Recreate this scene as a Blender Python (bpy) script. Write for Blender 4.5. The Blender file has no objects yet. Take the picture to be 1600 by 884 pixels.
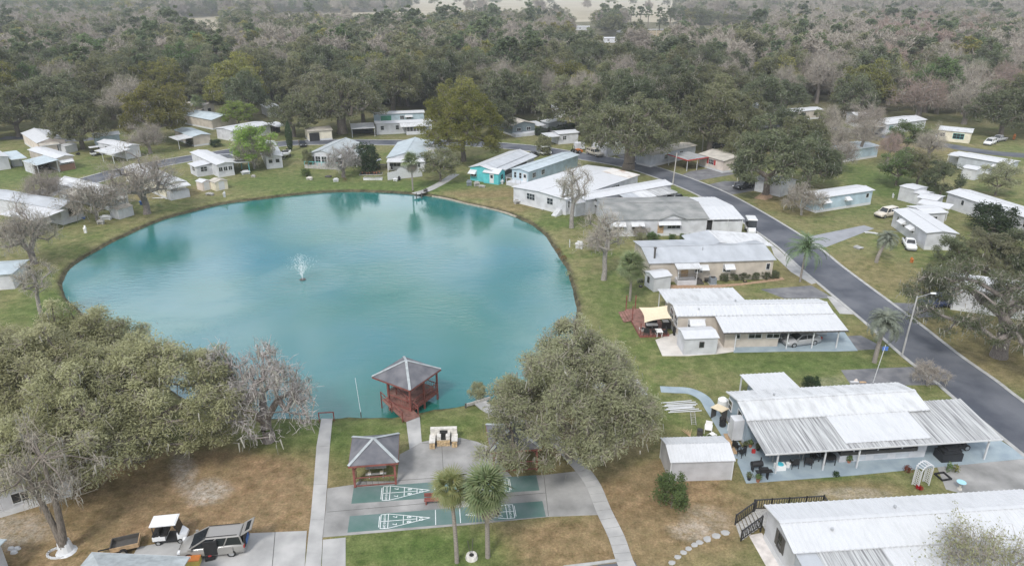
import bpy, math, random
import numpy as np
from mathutils import Vector, Matrix
sc = bpy.context.scene
COL = sc.collection
R = math.radians
random.seed(7)

# ------------------------------------------------------------------ camera
FPX, CAMH, CX, CY = 1100.0, 40.0, 800.0, 442.0      # focal length in photo pixels, drone height (m)
PITCH = math.atan((CY + 20.0) / FPX)
cam = bpy.data.cameras.new('camera')
cam.sensor_width = 36.0
cam.lens = FPX / 1600.0 * 36.0
cam.clip_start = 0.5
cam.clip_end = 20000
camo = bpy.data.objects.new('camera', cam)
COL.objects.link(camo)
camo.location = (0, 0, CAMH)
camo.rotation_euler = (R(90) - PITCH, 0, 0)
sc.camera = camo

# ------------------------------------------------------------------ sky and sun
SUN_EL, SUN_AZ = 48.0, 205.0      # degrees; azimuth clockwise from +Y
w = bpy.data.worlds.new('World')
sc.world = w
w.use_nodes = True
nt = w.node_tree
bg = nt.nodes['Background']
sky = nt.nodes.new('ShaderNodeTexSky')
sky.sky_type = 'NISHITA'
sky.sun_disc = False
sky.sun_elevation = R(SUN_EL)
sky.sun_rotation = R(SUN_AZ)
sky.air_density = 1.0
sky.dust_density = 2.0
tc = nt.nodes.new('ShaderNodeTexCoord')
mp = nt.nodes.new('ShaderNodeMapping')
mp.inputs['Scale'].default_value = (1.0, 1.0, 2.2)
mp.inputs['Location'].default_value = (6.85, 3.55, 2.65)
cn = nt.nodes.new('ShaderNodeTexNoise')
cn.inputs['Scale'].default_value = 3.6
cn.inputs['Detail'].default_value = 5
cn.inputs['Roughness'].default_value = 0.5
cr = nt.nodes.new('ShaderNodeMapRange')
cr.inputs['From Min'].default_value = 0.40
cr.inputs['From Max'].default_value = 0.58
cr.inputs['To Min'].default_value = 0.10
cr.inputs['To Max'].default_value = 1.0
cr.interpolation_type = 'SMOOTHSTEP'
cmix = nt.nodes.new('ShaderNodeMix')
cmix.data_type = 'RGBA'
cmix.inputs['B'].default_value = (9.2, 9.5, 10.0, 1)      # lit cloud
L_ = nt.links.new
L_(tc.outputs['Generated'], mp.inputs['Vector'])
L_(mp.outputs['Vector'], cn.inputs['Vector'])
L_(cn.outputs['Fac'], cr.inputs['Value'])
L_(cr.outputs['Result'], cmix.inputs['Factor'])
L_(sky.outputs['Color'], cmix.inputs['A'])
L_(cmix.outputs['Result'], bg.inputs['Color'])
bg.inputs['Strength'].default_value = 0.095

sl = bpy.data.lights.new('sun', 'SUN')
sl.energy = 1.5
sl.angle = R(10)
sl.color = (1.0, 0.97, 0.92)
so = bpy.data.objects.new('sun', sl)
COL.objects.link(so)
so.rotation_euler = (R(90 - SUN_EL), 0, R(180 - SUN_AZ))

sc.view_settings.view_transform = 'Standard'
sc.view_settings.look = 'None'
sc.view_settings.exposure = 0.78
sc.view_settings.gamma = 1.0
sc.cycles.max_bounces = 8
sc.cycles.diffuse_bounces = 5
sc.cycles.volume_bounces = 1
sc.cycles.caustics_reflective = False
sc.cycles.caustics_refractive = False

# ------------------------------------------------------------------ helpers
SP, CP = math.sin(PITCH), math.cos(PITCH)
def G(x, y, z=0.0):
    """point of the place that lies at height z under a photo pixel"""
    u, v = (x - CX) / FPX, (y - CY) / FPX
    d = (u, CP - v * SP, -SP - v * CP)
    t = (z - CAMH) / d[2]
    return Vector((d[0] * t, d[1] * t, z))
def PX(p):
    x, y, z = p[0], p[1], p[2] - CAMH
    dep = y * CP - z * SP
    up = y * SP + z * CP
    return CX + FPX * x / dep, CY - FPX * up / dep

class MB:
    def __init__(s):
        s.v, s.f, s.m = [], [], []
    def face(s, pts, m=0):
        n = len(s.v)
        s.v += [tuple(p) for p in pts]
        s.f.append(tuple(range(n, n + len(pts))))
        s.m.append(m)
    def hexa(s, p, m=0):
        """8 points: 4 bottom (ccw from above), 4 top"""
        n = len(s.v)
        s.v += [tuple(q) for q in p]
        for f in ((3, 2, 1, 0), (4, 5, 6, 7), (0, 1, 5, 4), (1, 2, 6, 5), (2, 3, 7, 6), (3, 0, 4, 7)):
            s.f.append(tuple(n + i for i in f))
            s.m.append(m)
        return s
    def box(s, x0, x1, y0, y1, z0, z1, m=0):
        return s.hexa([(x0, y0, z0), (x1, y0, z0), (x1, y1, z0), (x0, y1, z0), (x0, y0, z1), (x1, y0, z1), (x1, y1, z1), (x0, y1, z1)], m)
    def bar(s, a, b, w, h, m=0):
        a, b = Vector(a), Vector(b)
        d = (b - a).normalized()
        r = d.cross(Vector((0, 0, 1)))
        if r.length < 1e-3: r = Vector((1, 0, 0))
        r.normalize()
        u = r.cross(d)
        r *= w / 2; u *= h / 2
        return s.hexa([a - r - u, a + r - u, b + r - u, b - r - u, a - r + u, a + r + u, b + r + u, b - r + u], m)
    def tube(s, a, b, r0, r1, n=8, m=0, caps=True):
        a, b = Vector(a), Vector(b)
        d = (b - a).normalized()
        r = d.cross(Vector((0, 0, 1)))
        if r.length < 1e-3: r = Vector((1, 0, 0))
        r.normalize()
        u = r.cross(d)
        k = len(s.v)
        for c, q in ((a, r0), (b, r1)):
            for i in range(n):
                t = 2 * math.pi * i / n
                s.v.append(tuple(c + r * (q * math.cos(t)) + u * (q * math.sin(t))))
        for i in range(n):
            j = (i + 1) % n
            s.f.append((k + i, k + j, k + n + j, k + n + i)); s.m.append(m)
        if caps:
            s.f.append(tuple(k + i for i in reversed(range(n)))); s.m.append(m)
            s.f.append(tuple(k + n + i for i in range(n))); s.m.append(m)
        return s
    def prism(s, poly, z0, z1, m=0):
        n = len(poly); k = len(s.v)
        s.v += [(p[0], p[1], z0) for p in poly] + [(p[0], p[1], z1) for p in poly]
        s.f.append(tuple(k + i for i in reversed(range(n)))); s.m.append(m)
        s.f.append(tuple(k + n + i for i in range(n))); s.m.append(m)
        for i in range(n):
            j = (i + 1) % n
            s.f.append((k + i, k + j, k + n + j, k + n + i)); s.m.append(m)
        return s
    def loft(s, rings, m=0, closed=True, caps=True):
        k = len(s.v); n = len(rings[0])
        for r in rings: s.v += [tuple(p) for p in r]
        for a in range(len(rings) - 1):
            for i in range(n if closed else n - 1):
                j = (i + 1) % n
                s.f.append((k + a * n + i, k + a * n + j, k + (a + 1) * n + j, k + (a + 1) * n + i)); s.m.append(m)
        if caps:
            s.f.append(tuple(k + i for i in reversed(range(n)))); s.m.append(m)
            q = k + (len(rings) - 1) * n
            s.f.append(tuple(q + i for i in range(n))); s.m.append(m)
        return s
    def mesh(s, name, mats, smooth=False):
        me = bpy.data.meshes.new(name)
        me.from_pydata(s.v, [], s.f)
        for mt in (mats if isinstance(mats, (list, tuple)) else [mats]): me.materials.append(mt)
        if any(s.m): me.polygons.foreach_set('material_index', s.m)
        if smooth: me.polygons.foreach_set('use_smooth', [True] * len(s.f))
        me.update()
        return me
    def build(s, name, mats, parent=None, smooth=False, loc=None, rz=0.0):
        return put(name, s.mesh(name, mats, smooth), parent, loc, rz)

def put(name, me, parent=None, loc=None, rz=0.0):
    o = bpy.data.objects.new(name, me)
    COL.objects.link(o)
    if parent is not None: o.parent = parent
    if loc is not None: o.location = loc
    if rz: o.rotation_euler = (0, 0, rz)
    return o
def tag(o, label=None, cat=None, group=None, kind=None):
    if label: o['label'] = label
    if cat: o['category'] = cat
    if group: o['group'] = group
    if kind: o['kind'] = kind
    return o
def thing(name, label, cat, loc=(0, 0, 0), rz=0.0, group=None):
    o = bpy.data.objects.new(name, None)
    COL.objects.link(o)
    o.empty_display_size = 0.3
    o.location = loc
    o.rotation_euler = (0, 0, rz)
    return tag(o, label, cat, group)
def dup(root, loc, rz=0.0, label=None, group=None, scale=1.0):
    r = root.copy(); COL.objects.link(r)
    r.location = loc; r.rotation_euler = (0, 0, rz); r.scale = (scale,) * 3
    if label: r['label'] = label
    if group: r['group'] = group
    for ch in list(root.children):
        c = ch.copy(); COL.objects.link(c); c.parent = r
        for g_ in list(ch.children):
            d = g_.copy(); COL.objects.link(d); d.parent = c
    return r
def heading(p, q):
    a, b = G(*p), G(*q)
    return math.atan2(b.y - a.y, b.x - a.x)

# ------------------------------------------------------------------ materials
def N(t, kind, **kw):
    n = t.nodes.new(kind)
    for k, v in kw.items():
        if k in n.inputs: n.inputs[k].default_value = v
        else: setattr(n, k, v)
    return n
def c4(c): return (c[0], c[1], c[2], 1.0)
def mat(name, col, rough=0.75, var=0.12, scale=3.0, bump=0.0, bscale=20.0, metal=0.0, col2=None, spec=0.4, stretch=None, detail=4, rmin=.35, rmax=.65):
    m = bpy.data.materials.new(name); m.use_nodes = True
    t = m.node_tree; b = t.nodes['Principled BSDF']
    b.inputs['Roughness'].default_value = rough
    b.inputs['Metallic'].default_value = metal
    b.inputs['Specular IOR Level'].default_value = spec
    if var > 0 or col2:
        co = N(t, 'ShaderNodeTexCoord')
        src = co.outputs['Object']
        if stretch:
            mp_ = N(t, 'ShaderNodeMapping'); mp_.inputs['Scale'].default_value = stretch
            t.links.new(src, mp_.inputs['Vector']); src = mp_.outputs['Vector']
        no = N(t, 'ShaderNodeTexNoise', Scale=scale, Detail=detail)
        t.links.new(src, no.inputs['Vector'])
        mr = N(t, 'ShaderNodeMapRange')
        mr.inputs['From Min'].default_value = rmin; mr.inputs['From Max'].default_value = rmax
        t.links.new(no.outputs['Fac'], mr.inputs['Value'])
        mx = N(t, 'ShaderNodeMix', data_type='RGBA')
        a = col if col2 else [c * (1 - var) for c in col]
        z = col2 if col2 else [min(1, c * (1 + var)) for c in col]
        mx.inputs['A'].default_value = c4(a); mx.inputs['B'].default_value = c4(z)
        t.links.new(mr.outputs['Result'], mx.inputs['Factor'])
        t.links.new(mx.outputs['Result'], b.inputs['Base Color'])
    else:
        b.inputs['Base Color'].default_value = c4(col)
    if bump:
        co = N(t, 'ShaderNodeTexCoord'); no = N(t, 'ShaderNodeTexNoise', Scale=bscale, Detail=3)
        bp = N(t, 'ShaderNodeBump', Strength=bump, Distance=0.02)
        t.links.new(co.outputs['Object'], no.inputs['Vector'])
        t.links.new(no.outputs['Fac'], bp.inputs['Height'])
        t.links.new(bp.outputs['Normal'], b.inputs['Normal'])
    return m
def siding(name, col, pitch=0.2, vertical=False, dirt=0.12):
    m = mat(name, col, 0.6, dirt, 0.8)
    t = m.node_tree; b = t.nodes['Principled BSDF']
    co = N(t, 'ShaderNodeTexCoord'); sx = N(t, 'ShaderNodeSeparateXYZ')
    t.links.new(co.outputs['Object'], sx.inputs['Vector'])
    if vertical:
        ad = N(t, 'ShaderNodeMath', operation='ADD')
        t.links.new(sx.outputs['X'], ad.inputs[0]); t.links.new(sx.outputs['Y'], ad.inputs[1]); src = ad.outputs[0]
    else: src = sx.outputs['Z']
    ml = N(t, 'ShaderNodeMath', operation='MULTIPLY'); ml.inputs[1].default_value = 1 / pitch
    fr = N(t, 'ShaderNodeMath', operation='FRACT')
    t.links.new(src, ml.inputs[0]); t.links.new(ml.outputs[0], fr.inputs[0])
    bp = N(t, 'ShaderNodeBump', Strength=0.7, Distance=0.03)
    t.links.new(fr.outputs[0], bp.inputs['Height']); t.links.new(bp.outputs['Normal'], b.inputs['Normal'])
    return m
M = {}
M['white_roof'] = mat('white_roof_paint', (.53, .54, .555), .5, 0, col2=(.46, .47, .48), rmin=.45, rmax=.85, stretch=(1.2, .5, 1), scale=1.6, detail=10)
M['white_roof_worn'] = mat('worn_white_roof', (.54, .55, .56), .5, 0, .9, col2=(.38, .385, .39), stretch=(1.6, .5, 1), detail=7, rmin=.45, rmax=.75)
M['streaked_roof'] = mat('streaked_roof', (.48, .49, .49), .5, 0, 1.0, col2=(.17, .17, .175), stretch=(9, .25, .25), detail=6, rmin=.38, rmax=.66)
M['grey_metal_roof'] = mat('grey_metal_roof', (.38, .40, .425), .45, .10, .7, stretch=(1, .4, 1), detail=5)
M['blue_grey_roof'] = mat('blue_grey_roof', (.41, .47, .50), .45, .10, .6, detail=5)
M['dark_shingle'] = mat('dark_shingle', (.17, .18, .175), .9, 0, .45, .3, 14, col2=(.29, .29, .28), detail=8)
M['slate_shingle'] = mat('slate_shingle', (.10, .103, .118), .9, 0, .9, .5, 9, col2=(.165, .165, .178), detail=8)
M['pale_shingle'] = mat('pale_shingle', (.34, .37, .38), .9, .16, 2.0, .5, 9, detail=8)
M['tan_roof'] = mat('tan_roof', (.42, .39, .34), .8, .18, .6, detail=6)
M['rust_roof'] = mat('rusty_white_roof', (.62, .60, .57), .6, 0, .5, col2=(.36, .26, .20), detail=6, rmin=.5, rmax=.72)
M['white_wall'] = siding('white_siding', (.56, .57, .60), .2)
M['white_panel'] = siding('white_panel_wall', (.53, .54, .56), .4, True)
M['grey_wall'] = siding('grey_siding', (.46, .49, .53), .2)
M['pale_blue_wall'] = siding('pale_blue_siding', (.42, .53, .60), .25)
M['slate_blue_wall'] = siding('slate_blue_siding', (.30, .37, .43), .2)
M['dark_grey_wall'] = siding('dark_grey_siding', (.16, .20, .22), .2)
M['tan_wall'] = siding('tan_siding', (.50, .45, .39), .2)
M['cream_wall'] = siding('cream_siding', (.70, .65, .52), .2)
M['pink_wall'] = siding('pale_pink_siding', (.68, .60, .54), .2)
M['turquoise_wall'] = siding('turquoise_siding', (.10, .46, .49), .25, True)
M['shed_wall'] = siding('shed_siding', (.48, .48, .50), .16)
M['brick_wall'] = mat('brown_brick', (.24, .14, .10), .9, .3, 14)
M['white_trim'] = mat('white_trim', (.58, .59, .60), .5, .04)
M['dark_trim'] = mat('dark_trim', (.08, .075, .07), .6, .1)
M['teal_trim'] = mat('teal_trim', (.12, .45, .45), .6, .1)
M['glass'] = mat('dark_glass', (.022, .026, .03), .08, 0, spec=.6)
M['dark'] = mat('dark_interior', (.02, .02, .022), .8, .2)  # near-black stand-in for the shade inside openings and carports
M['screen'] = mat('screen_mesh', (.045, .047, .05), .6, .2, 4)
M['concrete'] = mat('concrete', (.30, .30, .295), .85, 0, .5, .25, 18, col2=(.43, .425, .415), detail=12)
M['dark_concrete'] = mat('stained_concrete', (.185, .185, .18), .88, 0, .40, .25, 18, col2=(.35, .345, .335), detail=11, rmin=.34, rmax=.66)
M['blue_slab'] = mat('blue_painted_slab', (.24, .30, .345), .7, 0, .8, col2=(.31, .375, .41), detail=8)
M['asphalt'] = mat('asphalt', (.060, .067, .085), .85, 0, .22, .3, 40, col2=(.124, .131, .148), detail=14)
M['old_asphalt'] = mat('old_asphalt', (.115, .118, .13), .88, 0, .6, .3, 40, col2=(.20, .20, .205), detail=9)
M['pale_road'] = mat('pale_road', (.40, .40, .41), .9, .08)
M['kerb'] = mat('kerb_concrete', (.36, .36, .35), .85, .15, 1.2, detail=7)
M['red_wood'] = mat('red_stained_wood', (.21, .072, .06), .7, .25, 2.5, stretch=(1, 6, 1))
M['red_deck'] = mat('red_deck_boards', (.22, .115, .092), .75, .3, 1.6, detail=6)
M['tan_wood'] = mat('tan_wood', (.42, .29, .17), .75, .2, 3)
M['grey_wood'] = mat('weathered_wood', (.36, .35, .33), .85, .25, 3, stretch=(1, 5, 1))
M['black_wood'] = mat('black_painted_wood', (.028, .028, .03), .6, .3, 4)
M['green_court'] = mat('green_court_paint', (.075, .150, .130), .6, 0, .5, col2=(.135, .19, .185), detail=6)
M['court_line'] = mat('white_line_paint', (.74, .76, .76), .7, .1, 4)
M['stone'] = mat('tan_stone', (.46, .34, .20), .9, .4, 5, .5, 9)
M['stone_cap'] = mat('mortar_cap', (.55, .53, .49), .9, .18, 3, .4, 9)
M['soot_black'] = mat('soot_black', (.02, .02, .018), .95, 0)
M['tyre'] = mat('tyre_rubber', (.018, .018, .019), .85, 0)
M['rim'] = mat('wheel_rim', (.45, .46, .47), .35, 0, metal=.7)
M['lamp_red'] = mat('tail_light', (.35, .03, .025), .25, 0)
M['lamp_clear'] = mat('head_light', (.70, .72, .74), .15, 0)
for k, c in dict(silver=(.33, .335, .345), champagne=(.27, .262, .248), white=(.74, .75, .76), black=(.012, .013, .016), navy=(.018, .035, .12), grey=(.22, .23, .24), red=(.3, .03, .02), beige=(.55, .50, .42), gold=(.36, .33, .27)).items():
    mm = mat('car_paint_' + k, c, .28, 0, spec=.5)
    mm.node_tree.nodes['Principled BSDF'].inputs['Coat Weight'].default_value = .6
    M['paint_' + k] = mm
M['black_plastic'] = mat('black_plastic', (.02, .02, .022), .55, 0)
M['black_cover'] = mat('black_cover', (.018, .02, .024), .6, .2, 2, .8, 3)
M['white_plastic'] = mat('white_plastic', (.78, .78, .77), .4, 0)
M['blue_plastic'] = mat('blue_plastic', (.03, .12, .36), .5, .1)
M['blue_tarp'] = mat('blue_tarp', (.05, .12, .32), .5, .2, 3)
M['cream_cloth'] = mat('cream_shade_cloth', (.66, .56, .40), .9, .05)
M['red_cloth'] = mat('red_cloth', (.42, .03, .03), .8, .1)
M['aqua'] = mat('aqua_plastic', (.08, .45, .55), .4, .1)
M['pool_blue'] = mat('bird_bath_water', (.30, .55, .65), .1, 0)
M['metal'] = mat('galvanised_metal', (.45, .46, .47), .4, .1, 4, metal=.6)
M['ac_metal'] = mat('grey_ac_casing', (.20, .23, .26), .5, .1, 4)
M['pole'] = mat('weathered_pole', (.40, .38, .35), .85, .2, 2, stretch=(4, 4, .4))
M['terracotta'] = mat('terracotta', (.36, .15, .09), .85, .1)
M['orange'] = mat('orange_paint', (.50, .17, .04), .5, .1)
M['yellow'] = mat('yellow_paint', (.60, .48, .12), .6, .1)
M['mulch'] = mat('tan_mulch', (.34, .23, .15), .95, .3, 6, .6, 12)
M['solar'] = mat('dark_roof_patch', (.06, .065, .075), .4, .2, 2)
M['flag_blue'] = mat('flag_blue', (.07, .16, .45), .8, .1)
# ------------------------------------------------------------------ ground, pond, roads
POND_Z = -0.75
pond_px = [(103,432),(107,420),(137,400),(175,379),(212,362),(250,345),(300,331),(350,319),(400,313),(462,305),(512,301),(560,300),(600,301.5),(645,304),(687,309),(737,321),(775,329),(800,337),(830,351),(850,365),(862,382),(872,400),(886,420),(895,450),(902,482),(896,520),(882,552),(852,590),(800,618),(760,630),(727,634),(690,641),(650,649),(615,655),(590,654),(520,655),(455,655),(400,656),(345,648),(285,622),(220,580),(165,530),(127,487),(110,474),(99,461),(95,445)]
pond_w = [G(x, y, POND_Z) for x, y in pond_px]
PC = Vector((-25, 102, 0))
def smooth_closed(pts, n, k=3):
    P = [Vector((p.x, p.y)) for p in pts]
    d = [0]
    for i in range(len(P)): d.append(d[-1] + (P[(i + 1) % len(P)] - P[i]).length)
    out = []
    for j in range(n):
        s = d[-1] * j / n
        i = max(q for q in range(len(P)) if d[q] <= s)
        t = (s - d[i]) / (d[i + 1] - d[i])
        out.append(P[i].lerp(P[(i + 1) % len(P)], t))
    for _ in range(k):
        out = [(out[i - 1] + out[i] * 2 + out[(i + 1) % n]) / 4 for i in range(n)]
    return out
NB = 240
bank = smooth_closed(pond_w, NB)
def gnoise(i, s): return math.sin(i * .9 + s) * .5 + math.sin(i * 2.3 + s * 2) * .3 + math.sin(i * .31 + s) * .4
gm = MB()
rings = []
def ring(fn):
    k = len(gm.v)
    for i, p in enumerate(bank):
        q = fn(i, p); gm.v.append(q)
    rings.append(k)
pc2 = Vector((PC.x, PC.y))
def off(p, m): return p + (p - pc2).normalized() * m
ring(lambda i, p: (*off(p, -3.0), -2.2))
ring(lambda i, p: (*off(p, -.25), POND_Z - .15))
ring(lambda i, p: (*off(p, .12 * gnoise(i, 1)), POND_Z + .04))
ring(lambda i, p: (*off(p, .4 + .28 * gnoise(i, 2)), POND_Z + .38 + .05 * gnoise(i, 3)))
ring(lambda i, p: (*off(p, 1.1 + .35 * gnoise(i, 4)), -.2 + .05 * gnoise(i, 5)))
ring(lambda i, p: (*off(p, 2.4), 0))
for f in (8, 20, 60, 200, 700, 2500, 9000):
    ring(lambda i, p: (*off(p, f), 0))
for a in range(len(rings) - 1):
    for i in range(NB):
        j = (i + 1) % NB
        gm.f.append((rings[a] + j, rings[a] + i, rings[a + 1] + i, rings[a + 1] + j) if False else (rings[a] + i, rings[a + 1] + i, rings[a + 1] + j, rings[a] + j))
        gm.m.append(0)
gm.f.append(tuple(rings[0] + i for i in range(NB))); gm.m.append(0)

def ground_material():
    m = bpy.data.materials.new('lawn_and_leaf_litter'); m.use_nodes = True
    t = m.node_tree; b = t.nodes['Principled BSDF']; lk = t.links.new
    b.inputs['Roughness'].default_value = .95; b.inputs['Specular IOR Level'].default_value = .15
    ge = N(t, 'ShaderNodeNewGeometry'); P = ge.outputs['Position']
    def noise(scale, detail=5, rough=.6, lo=.35, hi=.65):
        n = N(t, 'ShaderNodeTexNoise', Scale=scale, Detail=detail, Roughness=rough); lk(P, n.inputs['Vector'])
        r = N(t, 'ShaderNodeMapRange'); r.inputs['From Min'].default_value = lo; r.inputs['From Max'].default_value = hi
        lk(n.outputs['Fac'], r.inputs['Value']); return r.outputs['Result']
    def mixc(f, a, bb):
        x = N(t, 'ShaderNodeMix', data_type='RGBA')
        lk(f, x.inputs['Factor'])
        for s_, v in (('A', a), ('B', bb)):
            if isinstance(v, tuple): x.inputs[s_].default_value = c4(v)
            else: lk(v, x.inputs[s_])
        return x.outputs['Result']
    def math_(op, a, bb, clamp=True):
        x = N(t, 'ShaderNodeMath', operation=op); x.use_clamp = clamp
        for i, v in enumerate((a, bb)):
            if isinstance(v, (int, float)): x.inputs[i].default_value = v
            else: lk(v, x.inputs[i])
        return x.outputs[0]
    warp = N(t, 'ShaderNodeTexNoise', Scale=.22, Detail=5, Roughness=.7); lk(P, warp.inputs['Vector'])
    def blob(cx, cy, rx, ry, rot=0, soft=.35, wamp=.9):
        s1 = N(t, 'ShaderNodeVectorMath', operation='SUBTRACT'); lk(P, s1.inputs[0]); s1.inputs[1].default_value = (cx, cy, 0)
        ro = N(t, 'ShaderNodeVectorRotate', rotation_type='Z_AXIS'); lk(s1.outputs[0], ro.inputs['Vector']); ro.inputs['Angle'].default_value = -rot
        s2 = N(t, 'ShaderNodeVectorMath', operation='MULTIPLY'); lk(ro.outputs[0], s2.inputs[0]); s2.inputs[1].default_value = (1 / rx, 1 / ry, 0)
        ln = N(t, 'ShaderNodeVectorMath', operation='LENGTH'); lk(s2.outputs[0], ln.inputs[0])
        wv = math_('MULTIPLY', warp.outputs['Fac'], wamp, False)
        d = math_('ADD', ln.outputs['Value'], wv, False)
        r = N(t, 'ShaderNodeMapRange'); r.interpolation_type = 'SMOOTHSTEP'
        r.inputs['From Min'].default_value = 1 + wamp * .5 + soft; r.inputs['From Max'].default_value = 1 + wamp * .5 - soft
        lk(d, r.inputs['Value']); return r.outputs['Result']
    fine = noise(5.5, 6, .8, .3, .7); med = noise(.9, 6, .7, .38, .62); big = noise(.10, 5, .65, .4, .6); mid2 = noise(.35, 6, .65, .42, .6)
    green = mixc(med, (.082, .120, .034), (.158, .182, .066))
    straw = mixc(med, (.185, .168, .080), (.275, .232, .132))
    g0 = mixc(math_('MULTIPLY', big, .62), green, straw)
    g0 = mixc(math_('MULTIPLY', mid2, .40), g0, straw)
    litter = mixc(med, (.185, .118, .066), (.320, .215, .130))
    litter = mixc(math_('MULTIPLY', big, .45), litter, (.215, .175, .095))
    acc = None
    def P2(x, y): q = G(x, y); return q.x, q.y
    for (x, y, rx, ry, rot, s_) in LITTER:
        bl = blob(*P2(x, y), rx, ry, rot, .35)
        bl = math_('MULTIPLY', bl, s_)
        acc = bl if acc is None else math_('MAXIMUM', acc, bl)
    spk = math_('MULTIPLY', acc, math_('ADD', .62, math_('MULTIPLY', noise(2.2, 6, .75, .3, .6), .5)))
    g1 = mixc(spk, g0, litter)
    for (x, y, rx, ry, rot, s_) in GREENS:
        g1 = mixc(math_('MULTIPLY', blob(*P2(x, y), rx, ry, rot, .5, 1.2), s_), g1, mixc(med, (.068, .115, .028), (.115, .160, .050)))
    for (x, y, rx, ry, rot, s_) in SANDS:
        g1 = mixc(math_('MULTIPLY', math_('MULTIPLY', blob(*P2(x, y), rx, ry, rot, .45, 1.3), noise(2.0, 6, .8, .35, .6)), s_), g1, (.46, .41, .36))
    # woodland floor far off
    sx = N(t, 'ShaderNodeSeparateXYZ'); lk(P, sx.inputs[0])
    far = N(t, 'ShaderNodeMapRange'); far.inputs['From Min'].default_value = 190; far.inputs['From Max'].default_value = 270; lk(sx.outputs['Y'], far.inputs['Value'])
    g1 = mixc(math_('MULTIPLY', far.outputs['Result'], .85), g1, mixc(big, (.09, .085, .05), (.14, .125, .08)))
    # soil of the pond bank
    bz = N(t, 'ShaderNodeMapRange'); bz.inputs['From Min'].default_value = -.22; bz.inputs['From Max'].default_value = -.42; lk(sx.outputs['Z'], bz.inputs['Value'])
    g1 = mixc(bz.outputs['Result'], g1, mixc(med, (.055, .05, .03), (.12, .105, .065)))
    sp = mixc(fine, (.52, .52, .52), (1.48, 1.48, 1.48))
    mot = noise(.75, 9, .72, .3, .7)
    g2 = N(t, 'ShaderNodeMix', data_type='RGBA', blend_type='MULTIPLY'); g2.inputs['Factor'].default_value = 1
    lk(g1, g2.inputs['A']); lk(mixc(mot, (.58, .61, .57), (1.22, 1.20, 1.20)), g2.inputs['B']); g1 = g2.outputs['Result']
    x = N(t, 'ShaderNodeMix', data_type='RGBA', blend_type='MULTIPLY'); x.inputs['Factor'].default_value = 1
    lk(g1, x.inputs['A']); lk(sp, x.inputs['B'])
    lk(x.outputs['Result'], b.inputs['Base Color'])
    bp = N(t, 'ShaderNodeBump', Strength=.5, Distance=.05)
    n2 = N(t, 'ShaderNodeTexNoise', Scale=7, Detail=5, Roughness=.7); lk(P, n2.inputs['Vector'])
    lk(n2.outputs['Fac'], bp.inputs['Height']); lk(bp.outputs['Normal'], b.inputs['Normal'])
    return m
LITTER = [(150, 800, 17, 9, .1, .85), (330, 775, 9, 8, 0, 1), (430, 800, 6, 4.5, 0, .9), (930, 850, 9, 3.2, 0, .85), (1040, 790, 7.5, 6.5, .2, .9), (1130, 800, 6, 3.5, 0, .55), (1250, 765, 9, 1.6, 0, .5),
          (900, 690, 9, 8, 0, .5), (420, 740, 8, 5, 0, .55), (800, 860, 5, 2, 0, .35), (1060, 250, 14, 10, 0, .35), (1520, 540, 14, 9, 0, .45), (1330, 430, 12, 8, 0, .35), (1240, 320, 8, 7, 0, .45), (240, 300, 10, 6, 0, .4), (1330, 230, 30, 14, 0, .5), (760, 300, 9, 5, 0, .6), (800, 320, 6, 5, 0, .5)]
GREENS = [(700, 860, 5, 2.4, 0, .8), (600, 850, 4, 2, 0, .5), (1240, 565, 12, 3.2, 0, .75), (960, 470, 4, 9, 0, .6), (560, 680, 3, 5, 0, .6), (460, 680, 6, 3, 0, .65), (700, 660, 6, 3, 0, .45), (640, 290, 20, 5, 0, .8), (450, 285, 12, 8, 0, .7), (1390, 290, 8, 16, 0, .8), (40, 270, 16, 12, 0, .7), (100, 470, 6, 8, 0, .8), (870, 345, 4, 5, 0, .6), (1380, 540, 8, 2, 0, .6), (1280, 740, 3, .9, 0, .8), (1330, 325, 8, 8, 0, .4)]
SANDS = [(285, 735, 1.0, 3.2, .5, .8), (325, 768, 1.9, 1.5, -.3, 1), (20, 830, 3, 2, 0, .7), (1080, 830, 1.6, 1, 0, .6), (1330, 770, 3, .7, 0, .5), (1290, 600, 3, 1.2, .4, .25), (1105, 810, 2, 1.5, 0, .35)]
tag(gm.build('ground', ground_material()), kind='structure')

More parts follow.
